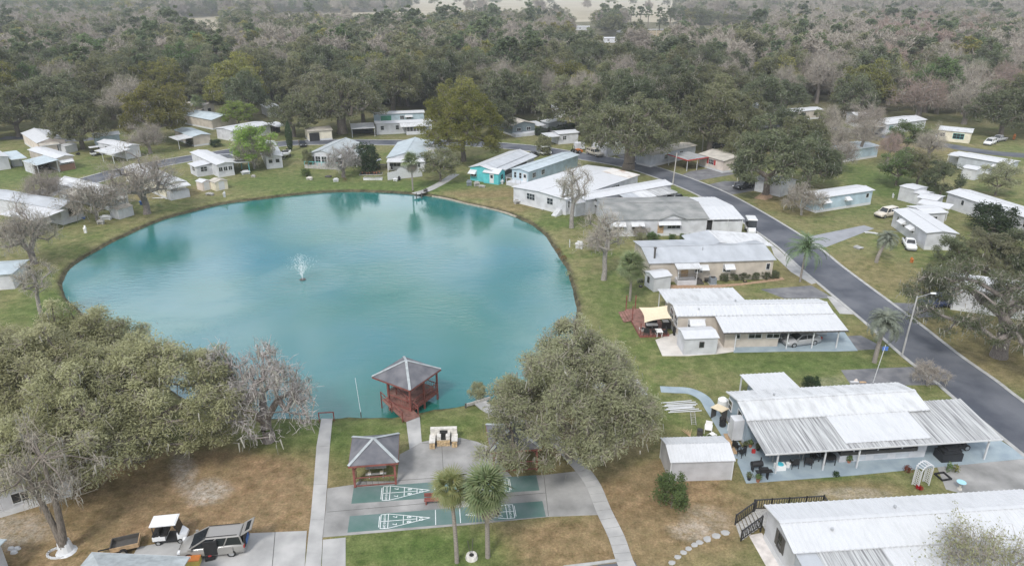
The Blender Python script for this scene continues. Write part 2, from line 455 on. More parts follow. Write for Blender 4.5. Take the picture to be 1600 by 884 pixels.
def water_material():
    m = bpy.data.materials.new('pond_water'); m.use_nodes = True
    t = m.node_tree; b = t.nodes['Principled BSDF']; lk = t.links.new
    ge = N(t, 'ShaderNodeNewGeometry')
    n = N(t, 'ShaderNodeTexNoise', Scale=.035, Detail=3); lk(ge.outputs['Position'], n.inputs['Vector'])
    mx = N(t, 'ShaderNodeMix', data_type='RGBA'); mx.inputs['A'].default_value = (.022, .145, .105, 1); mx.inputs['B'].default_value = (.024, .155, .180, 1)
    mr = N(t, 'ShaderNodeMapRange'); mr.inputs['From Min'].default_value = .35; mr.inputs['From Max'].default_value = .65
    lk(n.outputs['Fac'], mr.inputs['Value']); lk(mr.outputs['Result'], mx.inputs['Factor']); lk(mx.outputs['Result'], b.inputs['Base Color'])
    b.inputs['Roughness'].default_value = .06
    b.inputs['IOR'].default_value = 1.8
    b.inputs['Specular IOR Level'].default_value = .85
    # small wind ripples, stronger round the fountain
    mp_ = N(t, 'ShaderNodeMapping'); mp_.inputs['Scale'].default_value = (.6, 1.9, 1); lk(ge.outputs['Position'], mp_.inputs['Vector'])
    r1 = N(t, 'ShaderNodeTexNoise', Scale=.9, Detail=6, Roughness=.65); lk(mp_.outputs['Vector'], r1.inputs['Vector'])
    f = G(473, 437, POND_Z)
    s1 = N(t, 'ShaderNodeVectorMath', operation='DISTANCE'); lk(ge.outputs['Position'], s1.inputs[0]); s1.inputs[1].default_value = f
    fr = N(t, 'ShaderNodeMapRange'); fr.inputs['From Min'].default_value = 7.5; fr.inputs['From Max'].default_value = 2; fr.inputs['To Min'].default_value = .07; fr.inputs['To Max'].default_value = 1.0
    lk(s1.outputs['Value'], fr.inputs['Value'])
    gust = N(t, 'ShaderNodeTexNoise', Scale=.05, Detail=4, Distortion=1.2); lk(ge.outputs['Position'], gust.inputs['Vector'])
    gr = N(t, 'ShaderNodeMapRange'); gr.inputs['From Min'].default_value = .4; gr.inputs['From Max'].default_value = .65; gr.inputs['To Max'].default_value = .28; lk(gust.outputs['Fac'], gr.inputs['Value'])
    ad = N(t, 'ShaderNodeMath', operation='ADD'); lk(fr.outputs['Result'], ad.inputs[0]); lk(gr.outputs['Result'], ad.inputs[1])
    bp = N(t, 'ShaderNodeBump', Distance=.12); lk(ad.outputs[0], bp.inputs['Strength']); lk(r1.outputs['Fac'], bp.inputs['Height'])
    lk(bp.outputs['Normal'], b.inputs['Normal'])
    return m
wm = MB(); wm.face([(*off(p, .2), POND_Z) for p in bank])
tag(wm.build('pond_water', water_material()), kind='structure')
# thin concrete edging along the far right shore
em = MB()
idx = [i for i, p in enumerate(bank) if 668 < PX((p.x, p.y, POND_Z))[0] < 812 and PX((p.x, p.y, POND_Z))[1] < 342]
for a, b_ in zip(idx, idx[1:]):
    if b_ == a + 1:
        p, q = bank[a], bank[b_]
        i1, o1, i2, o2 = off(p, -.12), off(p, .3), off(q, -.12), off(q, .3)
        em.hexa([(*i1, -1.2), (*i2, -1.2), (*o2, -1.2), (*o1, -1.2), (*i1, POND_Z + .22), (*i2, POND_Z + .22), (*o2, POND_Z + .22), (*o1, POND_Z + .22)])
tag(em.build('shore_edging', mat('shore_concrete', (.36, .31, .25), .9, .2, 2)), kind='structure')

def catmull(pts, n=8):
    P = [pts[0] * 2 - pts[1]] + list(pts) + [pts[-1] * 2 - pts[-2]]
    out = []
    for i in range(1, len(P) - 2):
        for k in range(n):
            t = k / n
            a, b_, c, d = P[i - 1], P[i], P[i + 1], P[i + 2]
            out.append(.5 * (2 * b_ + (c - a) * t + (2 * a - 5 * b_ + 4 * c - d) * t * t + (3 * b_ - a - 3 * c + d) * t ** 3))
    out.append(P[-2])
    return out
ROADPTS = []
def strip(name, px, width, material, z=.012, thick=0, world=False, kind='structure', n=8):
    """a road or path: a centre line of pixels (or points) and a width"""
    c = [G(*p) if not world else Vector((p[0], p[1], 0)) for p in px]
    c = catmull(c, n)
    if 'road' in name or 'street' in name or 'drive' in name: ROADPTS.extend((q.x, q.y, width) for q in c)
    l_, r_ = [], []
    for i, p in enumerate(c):
        d = (c[min(i + 1, len(c) - 1)] - c[max(i - 1, 0)]).normalized()
        nrm = Vector((-d.y, d.x, 0)) * width / 2
        l_.append(p + nrm); r_.append(p - nrm)
    mb = MB()
    for i in range(len(c) - 1):
        q = [l_[i], r_[i], r_[i + 1], l_[i + 1]]
        if thick: q = [l_[i].lerp(l_[i + 1], .02), r_[i].lerp(r_[i + 1], .02), r_[i + 1].lerp(r_[i], .02), l_[i + 1].lerp(l_[i], .02)]
        if thick: mb.hexa([(*v.xy, -.05) for v in q] + [(*v.xy, z) for v in q])
        else: mb.face([(*v.xy, z) for v in q])
    o = mb.build(name, material)
    if kind: tag(o, kind=kind)
    return l_, r_
def sheet(name, px, material, z=.016, z0=-.05, kind='structure'):
    mb = MB(); mb.prism([G(*p).xy for p in px], z0, z)
    # keep the winding upward
    o = mb.build(name, material); tag(o, kind=kind)
    me = o.data
    if me.polygons[1].normal.z < 0: me.flip_normals()
    return o
ledge = [(1640, 740), (1599, 710), (1502, 631), (1465, 598), (1410, 557), (1347, 501), (1255, 421), (1200, 375), (1110, 316), (1060, 290), (1003, 266)]
redge = [(1600, 628), (1492, 548), (1425, 496), (1320, 421), (1260, 372), (1200, 335), (1140, 303), (1055, 271), (1007, 260), (970, 250), (947, 243)]
cen = []
W_ROAD = 6.4
for p in ledge:
    a = G(*p)
    ds = [(G(*q) - a).length for q in redge]
    cen.append(a)
right = [G(*q) for q in redge]
mid = []
for a in cen[1:]:
    # nearest point on the right edge line
    best = None
    for u, v in zip(right, right[1:]):
        d = v - u; t_ = max(0, min(1, (a - u).dot(d) / d.dot(d))); q = u + d * t_
        if best is None or (q - a).length < best[0]: best = ((q - a).length, q)
    mid.append((a + best[1]) / 2)
mid = mid[1:]
dn = (mid[0] - mid[2]).normalized()
road_pts = [(q.x, q.y) for q in (mid[0] + dn * 60, mid[0] + dn * 40, mid[0] + dn * 20)] + [(p.x, p.y) for p in mid]
for p in [(962, 253), (900, 243), (830, 232), (760, 226), (690, 223), (610, 223), (520, 222), (440, 225), (370, 236), (300, 247), (240, 258), (180, 271), (120, 288), (60, 305), (0, 322), (-120, 352)]:
    q = G(*p); road_pts.append((q.x, q.y))
ROADS = []
rl, rr = strip('road', road_pts, W_ROAD, M['asphalt'], z=.02, world=True)
def kerb_side(edge, sgn):
    mb = MB()
    for i in range(len(edge) - 1):
        a, b_ = edge[i], edge[i + 1]
        d = (b_ - a).normalized(); nrm = Vector((-d.y, d.x, 0)) * sgn
        a2, b2 = a + nrm * .45, b_ + nrm * .45
        q = [a, b_, b2, a2] if sgn < 0 else [a2, b2, b_, a]
        q = list(reversed(q))
        mb.hexa([(*v.xy, -.1) for v in q] + [(*v.xy, .055) for v in q])
    tag(mb.build('kerb', M['kerb']), kind='structure')
kerb_side(rl, 1); kerb_side(rr, -1)
# other streets
strip('side_street', [(1720, 250), (1560, 240), (1470, 226), (1400, 216), (1330, 205), (1270, 196), (1180, 200)], 6.0, M['asphalt'], .024)
strip('side_street', [(0, 216), (60, 216), (120, 219), (160, 215)], 5, M['asphalt'], .024)
strip('country_road', [(1180, 62), (1105, 64), (1040, 60), (990, 54), (972, 49), (1000, 46.5), (1110, 46), (1200, 44)], 11, M['pale_road'], .06)
# drives, pads and paths
sheet('asphalt_drive', [(1078, 268), (1115, 262), (1150, 272), (1080, 284), (1062, 275)], M['old_asphalt'])
sheet('asphalt_drive', [(1096, 291), (1132, 283), (1178, 284), (1200, 294), (1145, 304), (1112, 302)], M['old_asphalt'])
sheet('asphalt_drive', [(960, 240), (1020, 242), (1010, 258), (975, 252)], M['old_asphalt'])
sheet('concrete_drive', [(1253, 372), (1270, 387), (1291, 386), (1366, 357), (1350, 352)], mat('grey_drive', (.26, .27, .29), .9, .1, .6, detail=7))
sheet('asphalt_pad', [(1188, 452), (1268, 446), (1303, 466), (1225, 466)], M['old_asphalt'])
sheet('concrete_apron', [(1292, 463), (1306, 463), (1337, 491), (1312, 490)], M['concrete'], .02)
sheet('concrete_apron', [(1202, 378), (1222, 395), (1250, 420), (1275, 442), (1268, 444), (1236, 425), (1210, 400)], M['concrete'], .02)
sheet('asphalt_drive', [(1300, 526), (1345, 524), (1392, 548), (1378, 545), (1320, 548), (1290, 545)], M['old_asphalt'])
sheet('asphalt_drive', [(1314, 578), (1426, 573), (1466, 601), (1390, 602), (1330, 602)], M['old_asphalt'])
sheet('asphalt_drive', [(1392, 473), (1432, 474), (1468, 486), (1470, 494), (1430, 497), (1422, 490)], M['old_asphalt'])
sheet('concrete_drive', [(1462, 724), (1612, 714), (1660, 760), (1500, 770), (1478, 764)], M['dark_concrete'], .014)
sheet('asphalt_drive', [(64, 284), (88, 276), (112, 282), (90, 291)], M['old_asphalt'])
strip('track', [(648, 303), (668, 297), (690, 286), (712, 272)], 2.0, M['concrete'], .02)
sheet('blue_patio', [(1152, 722), (1166, 755), (1340, 742), (1450, 731), (1606, 716), (1560, 686), (1500, 660), (1200, 690), (1155, 700)], M['blue_slab'], .05)
strip('blue_path', [(1032, 608), (1052, 609), (1078, 611), (1100, 622), (1112, 640), (1126, 662), (1146, 694), (1160, 716)], 1.25, M['blue_slab'], .03, 1)
sheet('patio', [(1024, 531), (1035, 556), (1075, 556), (1120, 553), (1150, 549), (1190, 541), (1150, 515), (1060, 518)], mat('pale_patio', (.56, .53, .49), .85, .08, .8, detail=7), .035)
sheet('blue_patio', [(1146, 551), (1230, 549), (1308, 549), (1340, 548), (1318, 517), (1150, 520)], M['blue_slab'], .06)
sheet('white_path', [(1170, 836), (1190, 832), (1224, 876), (1236, 900), (1206, 900)], mat('white_path', (.60, .56, .53), .85, .15, 1.5), .02)
sheet('mulch_bed', [(1040, 445), (1100, 446), (1165, 442), (1222, 433), (1226, 437), (1180, 443), (1110, 451), (1050, 452)], M['mulch'], .03)
sheet('tree_bed', [(1178, 310), (1190, 302), (1204, 304), (1208, 309), (1196, 313)], M['mulch'], .06)
# the recreation yard
LX = [(654, 502, 519.6), (697, 494.5, 515.6), (757, 490, 511.3), (812, 485, 507), (839, 481.5, 504), (864, 479, 503), (905, 474, 500)]
wk = bpy.data.objects.new('walkway', None); COL.objects.link(wk); wk['kind'] = 'structure'
for (ya, la, ra), (yb_, lb_, rb_) in zip(LX, LX[1:]):
    p4_ = [G(la, ya), G(ra, ya), G(rb_, yb_), G(lb_, yb_)]; c_ = sum(p4_, Vector()) / 4
    p4_ = [c_ + (p - c_) * .992 for p in p4_]
    q = MB(); q.hexa([(p.x, p.y, -.05) for p in reversed(p4_)] + [(p.x, p.y, .05) for p in reversed(p4_)]); q.build('paving_slab', M['concrete'], wk)
sheet('concrete_yard', [(511.6, 763), (553, 757), (560, 752), (620, 752), (624.5, 710), (639.6, 702), (657, 691), (690, 684), (720, 684), (745, 690), (767, 699), (772, 712), (800, 745), (850, 742), (903, 736), (920, 762), (934, 804), (856, 807), (727, 820), (541, 836), (504.4, 839), (508.4, 800)], M['dark_concrete'], .04)
strip('curved_path', [(990, 905), (976, 876), (963, 838), (943, 797), (928, 760), (911, 735), (893, 715), (870, 690), (840, 672), (800, 655), (765, 640), (750, 628)], 1.3, M['concrete'], .055, 1, n=3)
sheet('concrete_drive', [(215, 855), (250, 848), (385, 833), (479.5, 829), (475, 900), (190, 900)], M['concrete'], .03)
sheet('concrete_drive', [(504.6, 843), (540, 839.5), (540, 900), (502, 900)], M['concrete'], .03)
sheet('lane', [(885, 900), (935, 882), (992, 877), (1010, 910), (900, 930)], M['asphalt'], .02)
sheet('lane_kerb', [(880, 884), (930, 878), (966, 873), (967, 877), (930, 882), (886, 890)], M['kerb'], .08)

M['joint'] = mat('dark_joint', (.09, .09, .085), .95, 0)
for a_, b2_ in [((690, 690), (694, 760)), ((600, 752), (770, 741)), ((660, 693), (735, 688)), ((511, 800), (853, 770)), ((850, 745), (857, 806)), ((430, 831), (425, 890)), ((300, 843), (280, 890))]:
    p_, q_ = G(*a_), G(*b2_); jb = MB(); jb.bar((p_.x, p_.y, .041), (q_.x, q_.y, .041), .04, .012); tag(jb.build('pavement_joint', M['joint']), kind='structure')
# ------------------------------------------------------------------ mobile homes
def roof_panel(mb, e0, e1, t1, t0, thick=.07, ribs=0, h=.05, m=0):
    """sheet between the eave line e0-e1 and the upper line t0-t1; ribs run up the slope"""
    e0, e1, t0, t1 = map(Vector, (e0, e1, t0, t1))
    if not ribs:
        dz = Vector((0, 0, thick))
        mb.hexa([e0 - dz, e1 - dz, t1 - dz, t0 - dz, e0, e1, t1, t0], m); return
    n = max(2, int((e1 - e0).length / ribs))
    prof = []
    for i in range(n):
        for f, z in ((0, 0), (.55, 0), (.66, h), (.89, h)):
            prof.append(((i + f) / n, z))
    prof.append((1, 0))
    k = len(mb.v)
    for f, z in prof:
        for a, b_ in ((e0, e1), (t0, t1)):
            p = a.lerp(b_, f); mb.v.append((p.x, p.y, p.z + z))
    for i in range(len(prof) - 1):
        mb.f.append((k + 2 * i, k + 2 * i + 2, k + 2 * i + 3, k + 2 * i + 1)); mb.m.append(m)
    dz = Vector((0, 0, thick)); g_ = Vector((0, 0, .004))
    mb.hexa([e0 - dz, e1 - dz, t1 - dz, t0 - dz, e0 - g_, e1 - g_, t1 - g_, t0 - g_], m)

_wc = {}
def window_meshes(w_, h, nx, trim):
    key = (round(w_, 2), round(h, 2), nx, trim)
    if key not in _wc:
        f = MB(); t = .07
        x0, x1, z0, z1 = -w_ / 2, w_ / 2, -h / 2, h / 2
        f.box(x0 - t, x1 + t, -.06, .0, z1, z1 + t); f.box(x0 - t, x1 + t, -.08, .0, z0 - t, z0)
        f.box(x0 - t, x0, -.06, 0, z0, z1); f.box(x1, x1 + t, -.06, 0, z0, z1)
        for i in range(1, nx):
            x = x0 + w_ * i / nx
            f.box(x - .025, x + .025, -.05, 0, z0, z1)
        if h > .9 and nx < 4: f.box(x0, x1, -.045, -.021, -.02, .02)
        g_ = MB(); g_.box(x0, x1, -.02, -.003, z0, z1)
        _wc[key] = (f.mesh('window', M[trim]), g_.mesh('pane', M['glass']))
    return _wc[key]
_ac = {}
def awning_mesh(w_, out, drop):
    key = (round(w_, 2), out, drop)
    if key not in _ac:
        mb = MB(); x0, x1 = -w_ / 2, w_ / 2
        roof_panel(mb, (x0, -out, -drop), (x1, -out, -drop), (x1, -.01, 0), (x0, -.01, 0), .025, .18, .02)
        for x in (x0 + .02, x1 - .02):
            mb.hexa([(x - .01, -out, -drop - .12), (x + .01, -out, -drop - .12), (x + .01, -.01, -drop - .12), (x - .01, -.01, -drop - .12), (x - .01, -out, -drop - .03), (x + .01, -out, -drop - .03), (x + .01, -.01, -.03), (x - .01, -.01, -.03)])
        _ac[key] = mb.mesh('awning', M['white_trim'])
    return _ac[key]
_dc = {}
def door_meshes(mname):
    if mname not in _dc:
        d = MB(); d.box(-.45, .45, -.04, -.003, 0, 2.0)
        d.box(-.52, -.45, -.06, 0, 0, 2.07); d.box(.45, .52, -.06, 0, 0, 2.07); d.box(-.45, .45, -.06, 0, 2.0, 2.07)
        g_ = MB(); g_.box(-.3, .3, -.055, -.041, 1.1, 1.8)
        _dc[mname] = (d.mesh('door', M[mname]), g_.mesh('pane', M['glass']))
    return _dc[mname]
HOMES = []
class Home:
    def __init__(s, label, A, B, C, e=3.0, rise=.65, axis='x', roof='white_roof', wall='white_wall', ribs=0, o=.3, skirt='white_trim', group=None, name='mobile_home', cat='mobile home', roof2=None, shed=None, D=None, gz=0, flat=False, lead=False):
        a, b_, c = G(*A, e), G(*B, e), G(*C, e)
        s.e = e; s.o = o
        s.L = (b_ - a).length
        s.ang = math.atan2(b_.y - a.y, b_.x - a.x)
        if lead:      # long side A-C is the measured one, B only gives the width
            d_ = c - a; s.ang = math.atan2(d_.y, d_.x) - math.pi / 2
            s.L = max(4.2, (b_ - a).dot(Vector((math.cos(s.ang), math.sin(s.ang), 0)))); D = d_.length
        nrm = Vector((-math.sin(s.ang), math.cos(s.ang), 0))
        s.D = D or (c - a).dot(nrm)
        s.r = thing(name, label, cat, (a.x, a.y, 0), s.ang, group)
        s.nrm, s.a = nrm, a
        L, D = s.L, s.D
        HOMES.append((a.x, a.y, s.ang, L, D))
        s.rise = rise
        W = MB()
        x0, x1, y0, y1 = o, L - o, o, D - o
        zt = e - .06
        if axis == 'x':
            ym = D / 2; zr = zt + rise - .05
            if flat: zr = zt + .02
            pr = [(y0, .35), (y1, .35), (y1, zt), (ym, zr), (y0, zt)]
            ringL = [(x0, p[0], p[1]) for p in pr]; ringR = [(x1, p[0], p[1]) for p in pr]
        else:
            xm = L / 2; zr = zt + rise - .05
            pr = [(x0, .35), (x1, .35), (x1, zt), (xm, zr), (x0, zt)]
            ringL = [(p[0], y1, p[1]) for p in pr]; ringR = [(p[0], y0, p[1]) for p in pr]
        W.loft([ringL, ringR])
        s.wall_o = W.build('wall', M[wall], s.r)
        K = MB(); K.box(x0 + .04, x1 - .04, y0 + .04, y1 - .04, -.05, .36)
        K.box(x0 - .02, x1 + .02, y0 - .02, y0 + .04, -.05, .5); K.box(x0 - .02, x1 + .02, y1 - .04, y1 + .02, -.05, .5)
        K.box(x0 - .02, x0 + .04, y0 + .04, y1 - .04, -.05, .5); K.box(x1 - .04, x1 + .02, y0 + .04, y1 - .04, -.05, .5)
        K.build('skirting', M[skirt], s.r)
        rm = M[roof]; rm2 = M[roof2 or roof]
        if axis == 'x':
            q = MB(); roof_panel(q, (0, 0, e), (L, 0, e), (L, D / 2, e + rise), (0, D / 2, e + rise), ribs=ribs); q.build('roof', rm, s.r)
            q = MB(); roof_panel(q, (L, D, e), (0, D, e), (0, D / 2, e + rise), (L, D / 2, e + rise), ribs=ribs); q.build('roof', rm2, s.r)
            q = MB(); q.bar((-.01, D / 2, e + rise + .02), (L + .01, D / 2, e + rise + .02), .34, .05); q.build('ridge_cap', rm, s.r)
        else:
            q = MB(); roof_panel(q, (0, D, e), (0, 0, e), (L / 2, 0, e + rise), (L / 2, D, e + rise), ribs=ribs); q.build('roof', rm, s.r)
            q = MB(); roof_panel(q, (L, 0, e), (L, D, e), (L / 2, D, e + rise), (L / 2, 0, e + rise), ribs=ribs); q.build('roof', rm2, s.r)
            q = MB(); q.bar((L / 2, -.01, e + rise + .02), (L / 2, D + .01, e + rise + .02), .34, .05); q.build('ridge_cap', rm, s.r)
    def wp(s, wall, u):
        L, D, o = s.L, s.D, s.o
        return {'f': ((u, o), 0), 'b': ((L - u, D - o), math.pi), 'l': ((o, D - u), -math.pi / 2), 'r': ((L - o, u), math.pi / 2)}[wall]
    def win(s, wall, u, w_=1.3, h=1.0, zc=1.9, nx=2, trim='white_trim', at=None, parent=None):
        (x, y), rz = s.wp(wall, u) if at is None else at
        f, g_ = window_meshes(w_, h, nx, trim)
        o = put('window', f, s.r, (x, y, zc), rz)
        put('pane', g_, o)
        return s
    def awn(s, wall, u, w_=1.6, z=2.55, out=.9, drop=.55, at=None):
        (x, y), rz = s.wp(wall, u) if at is None else at
        put('awning', awning_mesh(w_, out, drop), s.r, (x, y, z), rz)
        return s
    def door(s, wall, u, z=.5, m='white_trim', at=None):
        (x, y), rz = s.wp(wall, u) if at is None else at
        d, g_ = door_meshes(m)
        o = put('door', d, s.r, (x, y, z), rz); put('pane', g_, o)
        return s
    def lean(s, x0, x1, y0, y1, z0, z1, roof='white_roof', ribs=0, posts=(), pm='white_trim', name='canopy', along='y', zb=0, fascia=True, h=.05, beam=None):
        """a sloping roof: z0 on the viewer's side (y0), z1 at y1 (or x0/x1 when along='x')"""
        q = MB()
        if along == 'y': roof_panel(q, (x0, y0, z0), (x1, y0, z0), (x1, y1, z1), (x0, y1, z1), ribs=ribs, h=h)
        else: roof_panel(q, (x0, y1, z0), (x0, y0, z0), (x1, y0, z1), (x1, y1, z1), ribs=ribs, h=h)
        q.build(name, M[roof], s.r)
        def zz(x, y):
            f = (y - y0) / (y1 - y0) if along == 'y' else (x - x0) / (x1 - x0)
            return z0 + (z1 - z0) * f
        if fascia:
            q = MB(); a, b_ = ((x0, y0 - .03, z0 - .05), (x1, y0 - .03, z0 - .05)) if along == 'y' else ((x0 - .03, y0, z0 - .05), (x0 - .03, y1, z0 - .05))
            q.bar(a, b_, .05, .16); q.build('gutter', M[beam or pm], s.r)
        for (x, y) in posts:
            q = MB(); q.box(x - .06, x + .06, y - .06, y + .06, zb, zz(x, y) - .075); q.build('post', M[pm], s.r)
        return s
    def room(s, x0, x1, y0, y1, z0, z1, wall='white_wall', name='porch_wall', m2=None, ztop=None):
        q = MB()
        zt = ztop or z1
        q.hexa([(x0, y0, z0), (x1, y0, z0), (x1, y1, z0), (x0, y1, z0), (x0, y0, z1), (x1, y0, z1), (x1, y1, zt), (x0, y1, zt)])
        q.build(name, M[wall], s.r); return s
    def vent(s, x, y, z, h=.5, r=.07, m='metal'):
        q = MB(); q.tube((x, y, z - .3), (x, y, z + h), r, r, 8); q.tube((x, y, z + h), (x, y, z + h + .12), r * 1.7, r * 1.6, 8)
        q.build('vent_pipe', M[m], s.r); return s
    def w(s, x, y, z=0):
        c, n = math.cos(s.ang), math.sin(s.ang)
        return Vector((s.a.x + c * x - n * y, s.a.y + n * x + c * y, z))
    def loc(s, px, z=0):
        p = G(*px, z) - Vector((s.a.x, s.a.y, 0)); c, n = math.cos(s.ang), math.sin(s.ang)
        return (p.x * c + p.y * n, -p.x * n + p.y * c)
def rz_(s, wall): return {'f': 0, 'b': math.pi, 'l': -math.pi / 2, 'r': math.pi / 2}[wall]

# nearest home, lower right corner
h1 = Home('long white ribbed roof home in the lower right corner beside a black stair rail', (1240, 864), (1680, 834.7), (1195, 788), e=3.1, rise=.55, ribs=.42, roof='white_roof', wall='white_wall')
h1.win('l', h1.D * .52, .6, 1.3, 1.9, 1, 'dark_trim')
for du in (-.55, .55):
    (x, y), rz = h1.wp('l', h1.D * .52 + du); q = MB(); q.box(-.17, .17, -.04, -.003, -.7, .7); q.build('shutter', M['dark_trim'], h1.r, False, (x, y, 1.9), rz)
h1.lean(1.75, 6.6, -4.6, .25, 2.45, 3.02, 'streaked_roof', .42); h1.lean(6.61, h1.L, -4.6, .25, 2.45, 3.02, 'white_roof', .42)
h1.room(.35, 1.7, -4.2, .25, 0, 2.6, 'grey_wall')
h1.lean(.2, 1.74, -4.4, .2, 2.62, 2.95, 'grey_metal_roof')
h1.vent(3.6, 1.6, 3.4, .15); h1.vent(9.5, 3.4, 3.45, .2)

# second home: pale blue-grey walls, long ribbed lean-to
h2 = Home('slate blue walled home with a big streaked ribbed porch roof and open carport', (1167, 657), (1454, 640), (1133.5, 611.6), e=3.1, rise=.6, ribs=.42, roof='white_roof_worn', wall='slate_blue_wall', skirt='grey_wall')
D2, L2 = h2.D, h2.L
yl = h2.loc((1193.4, 709.3), 2.45)[1]; xr = h2.loc((1567, 685.6), 2.45)[0]; xr2, yb = h2.loc((1506, 632), 2.9)
xa = h2.loc((1327, 693.5), 2.55)[0]; xb = h2.loc((1458, 684), 2.55)[0]
h2.lean(.0, xa, yl, .22, 2.45, 3.0, 'streaked_roof', .42, [(h2.loc((1208, 735))[0], yl + .35), (h2.loc((1282, 731))[0], yl + .35), (h2.loc((1334, 727))[0], yl + .35)])
h2.lean(xa + .01, xb, yl, .22, 2.45, 3.0, 'streaked_roof', .42)
q = MB(); zf = lambda y: 2.45 + (3.0 - 2.45) * (y - yl) / (.22 - yl) + .075
roof_panel(q, (xa - .3, yl + .6, zf(yl + .6)), (xb - .2, yl + .6, zf(yl + .6)), (xb - .2, .15, zf(.15)), (xa - .3, .15, zf(.15)), .02, .42, .03); q.build('overlay_panel', M['white_roof'], h2.r)
h2.lean(xb + .01, xr, yl, 1.6, 2.45, 3.06, 'streaked_roof', .42, [(xr - .9, yl + .35), (xr - .9, 1.2)], pm='white_trim')
# screened room under the lean-to
s0 = h2.loc((1315, 728))[0]; s1 = h2.loc((1446, 716))[0]; ys = yl + 1.25
h2.room(s0, s1, ys, .3, 0, .75, 'white_wall')
h2.room(s0 + .05, s1 - .05, ys + .05, .3, .75, 2.38, 'screen', 'screen_room', ztop=2.85)
for i in range(7):
    x = s0 + .08 + (s1 - s0 - 1.3) * i / 6
    q = MB(); q.box(x - .05, x + .05, ys - .02, ys + .049, .75, 2.36); q.build('screen_post', M['dark_trim'] if i % 2 == 0 else M['white_trim'], h2.r)
    if i < 6:
        q = MB(); q.box(x + .1, x + (s1 - s0 - 1.3) / 6 - .1, ys + .01, ys + .048, 1.25, 2.2); q.build('screen_pane', mat('screen_pane', (.13, .13, .145), .4, .15, 2) if i == 0 else bpy.data.materials['screen_pane'], h2.r)
q = MB(); q.box(s0, s1 - .9, ys - .03, ys + .0, .78, 1.12); q.build('rail', M['dark_trim'], h2.r)
for i in range(3):
    x = s0 + 1.2 + i * 2.1; q = MB(); q.box(x, x + 1.3, ys - .02, ys - .001, .2, .6); q.build('vent_grille', M['grey_wall'], h2.r)
q = MB(); q.box(s1 - .85, s1, ys - .05, .25, .75, 2.4); q.build('white_panel', M['white_wall'], h2.r)
h2.win('l', D2 * .6, .9, 1.7, 1.9, 1)
h2.win('l', D2 * .15, .8, 1.0, 2.0, 1)
q = MB(); x, y = h2.loc((1156, 690), 1.2); q.box(-.75, .28, .9, 1.9, .3, 2.5); q.build('utility_closet', M['white_panel'], h2.r)
ya = h2.loc((1172, 606), 2.7)[1]; yb2 = h2.loc((1166, 585), 2.7)[1]; xa1 = h2.loc((1172, 606), 2.7)[0]; xa2 = h2.loc((1245, 604), 2.7)[0]
h2.lean(xa1, xa2, D2 - .2, yb2, 3.0, 2.75, 'white_roof', .42, [(xa1 + .15, yb2 - .2)])
h2.room(xa1 + .9, xa2 - .2, D2 - .25, yb2 - .3, 0, 2.6, 'slate_blue_wall')
h2.vent(4, 3.2, 3.6, .1)

# third home: white with carport and silver car
h3 = Home('white home with two stepped ribbed roofs and a silver car in its carport', (1057.6, 494), (1304, 489.6), (1044, 470.5), e=3.1, rise=.5, ribs=.5, roof='white_roof', wall='tan_wall', skirt='white_trim')
D3, L3 = h3.D, h3.L
xl, yl3 = h3.loc((1139, 520), 2.5); xr3, _ = h3.loc((1324, 514.4), 2.5)
cx = [h3.loc(p)[0] for p in ((1150, 551), (1231, 549), (1270, 547), (1308, 546))]
h3.lean(xl - .6, xr3, yl3, .2, 2.5, 3.02, 'white_roof', .5, [(x, yl3 + .35) for x in cx], beam='dark_trim')
xw = h3.loc((1213, 540))[0]
h3.room(xl, xw, yl3 + 1.0, .28, 0, 2.55, 'tan_wall', ztop=2.95)
yy = yl3 + 1.0
h3.win('f', 0, 1.5, 1.0, 1.75, 2, at=((xl + 3.6, yy), 0)).win('f', 0, 1.5, 1.0, 1.75, 2, at=((xl + 5.8, yy), 0)).win('f', 0, .5, 1.0, 1.75, 1, at=((xl + 1.5, yy), 0))
h3.win('f', 2.6, 2.0, 1.0, 2.0, 2).awn('f', 2.6, 1.9).door('f', 6.2).awn('f', 6.2, 1.2)
h3.win('l', D3 * .3, 1.4, 1.3, 2.0, 2).win('l', D3 * .75, 1.2, 1.2, 2.0, 2)
yb3 = h3.loc((1033, 450.7), 2.8)[1]; xb3 = h3.loc((1145, 448.5), 2.8)[0]
h3.lean(-.2, xb3, D3 - .2, yb3, 3.05, 2.75, 'white_roof_worn', .5, [(.1, yb3 - .2), (xb3 - .2, yb3 - .2)])
h3.room(.9, xb3 - .3, D3 - .25, yb3 - .4, 0, 2.65, 'tan_wall')
h3.vent(3, 1.2, 3.3, .15); h3.vent(8.4, 3.6, 3.3, .15)

# fourth home: tan, long grey roof
h4 = Home('tan home with a long smooth grey metal roof and black chimney pipe', (1014, 411.6), (1213.8, 406), (992.5, 376), e=3.1, rise=.8, roof='grey_metal_roof', wall='tan_wall', skirt='tan_wall')
L4, D4 = h4.L, h4.D
h4.vent(1.2, 1.5, 3.55, 1.3, .15, 'dark_trim'); h4.vent(9, 3.4, 3.9, .1)
h4.win('f', L4 * .40, 1.1, 1.1, 1.95, 2).awn('f', L4 * .43, 1.5).win('f', L4 * .62, 1.1, 1.1, 1.95, 2).awn('f', L4 * .635, 1.5).win('f', L4 * .945, .5, .9, 2.0, 1)
x0, y0 = h4.loc((1058, 446)); x1_, _ = h4.loc((1088, 445))
h4.room(x0, x1_, y0, .28, 0, .75, 'white_wall', 'porch_floor')
h4.lean(x0 - .3, x1_ + .5, y0 - .3, .25, 2.75, 3.0, 'white_roof_worn', .25, [(x0 + .05, y0 + .1), (x1_ - .05, y0 + .1)], h=.04)
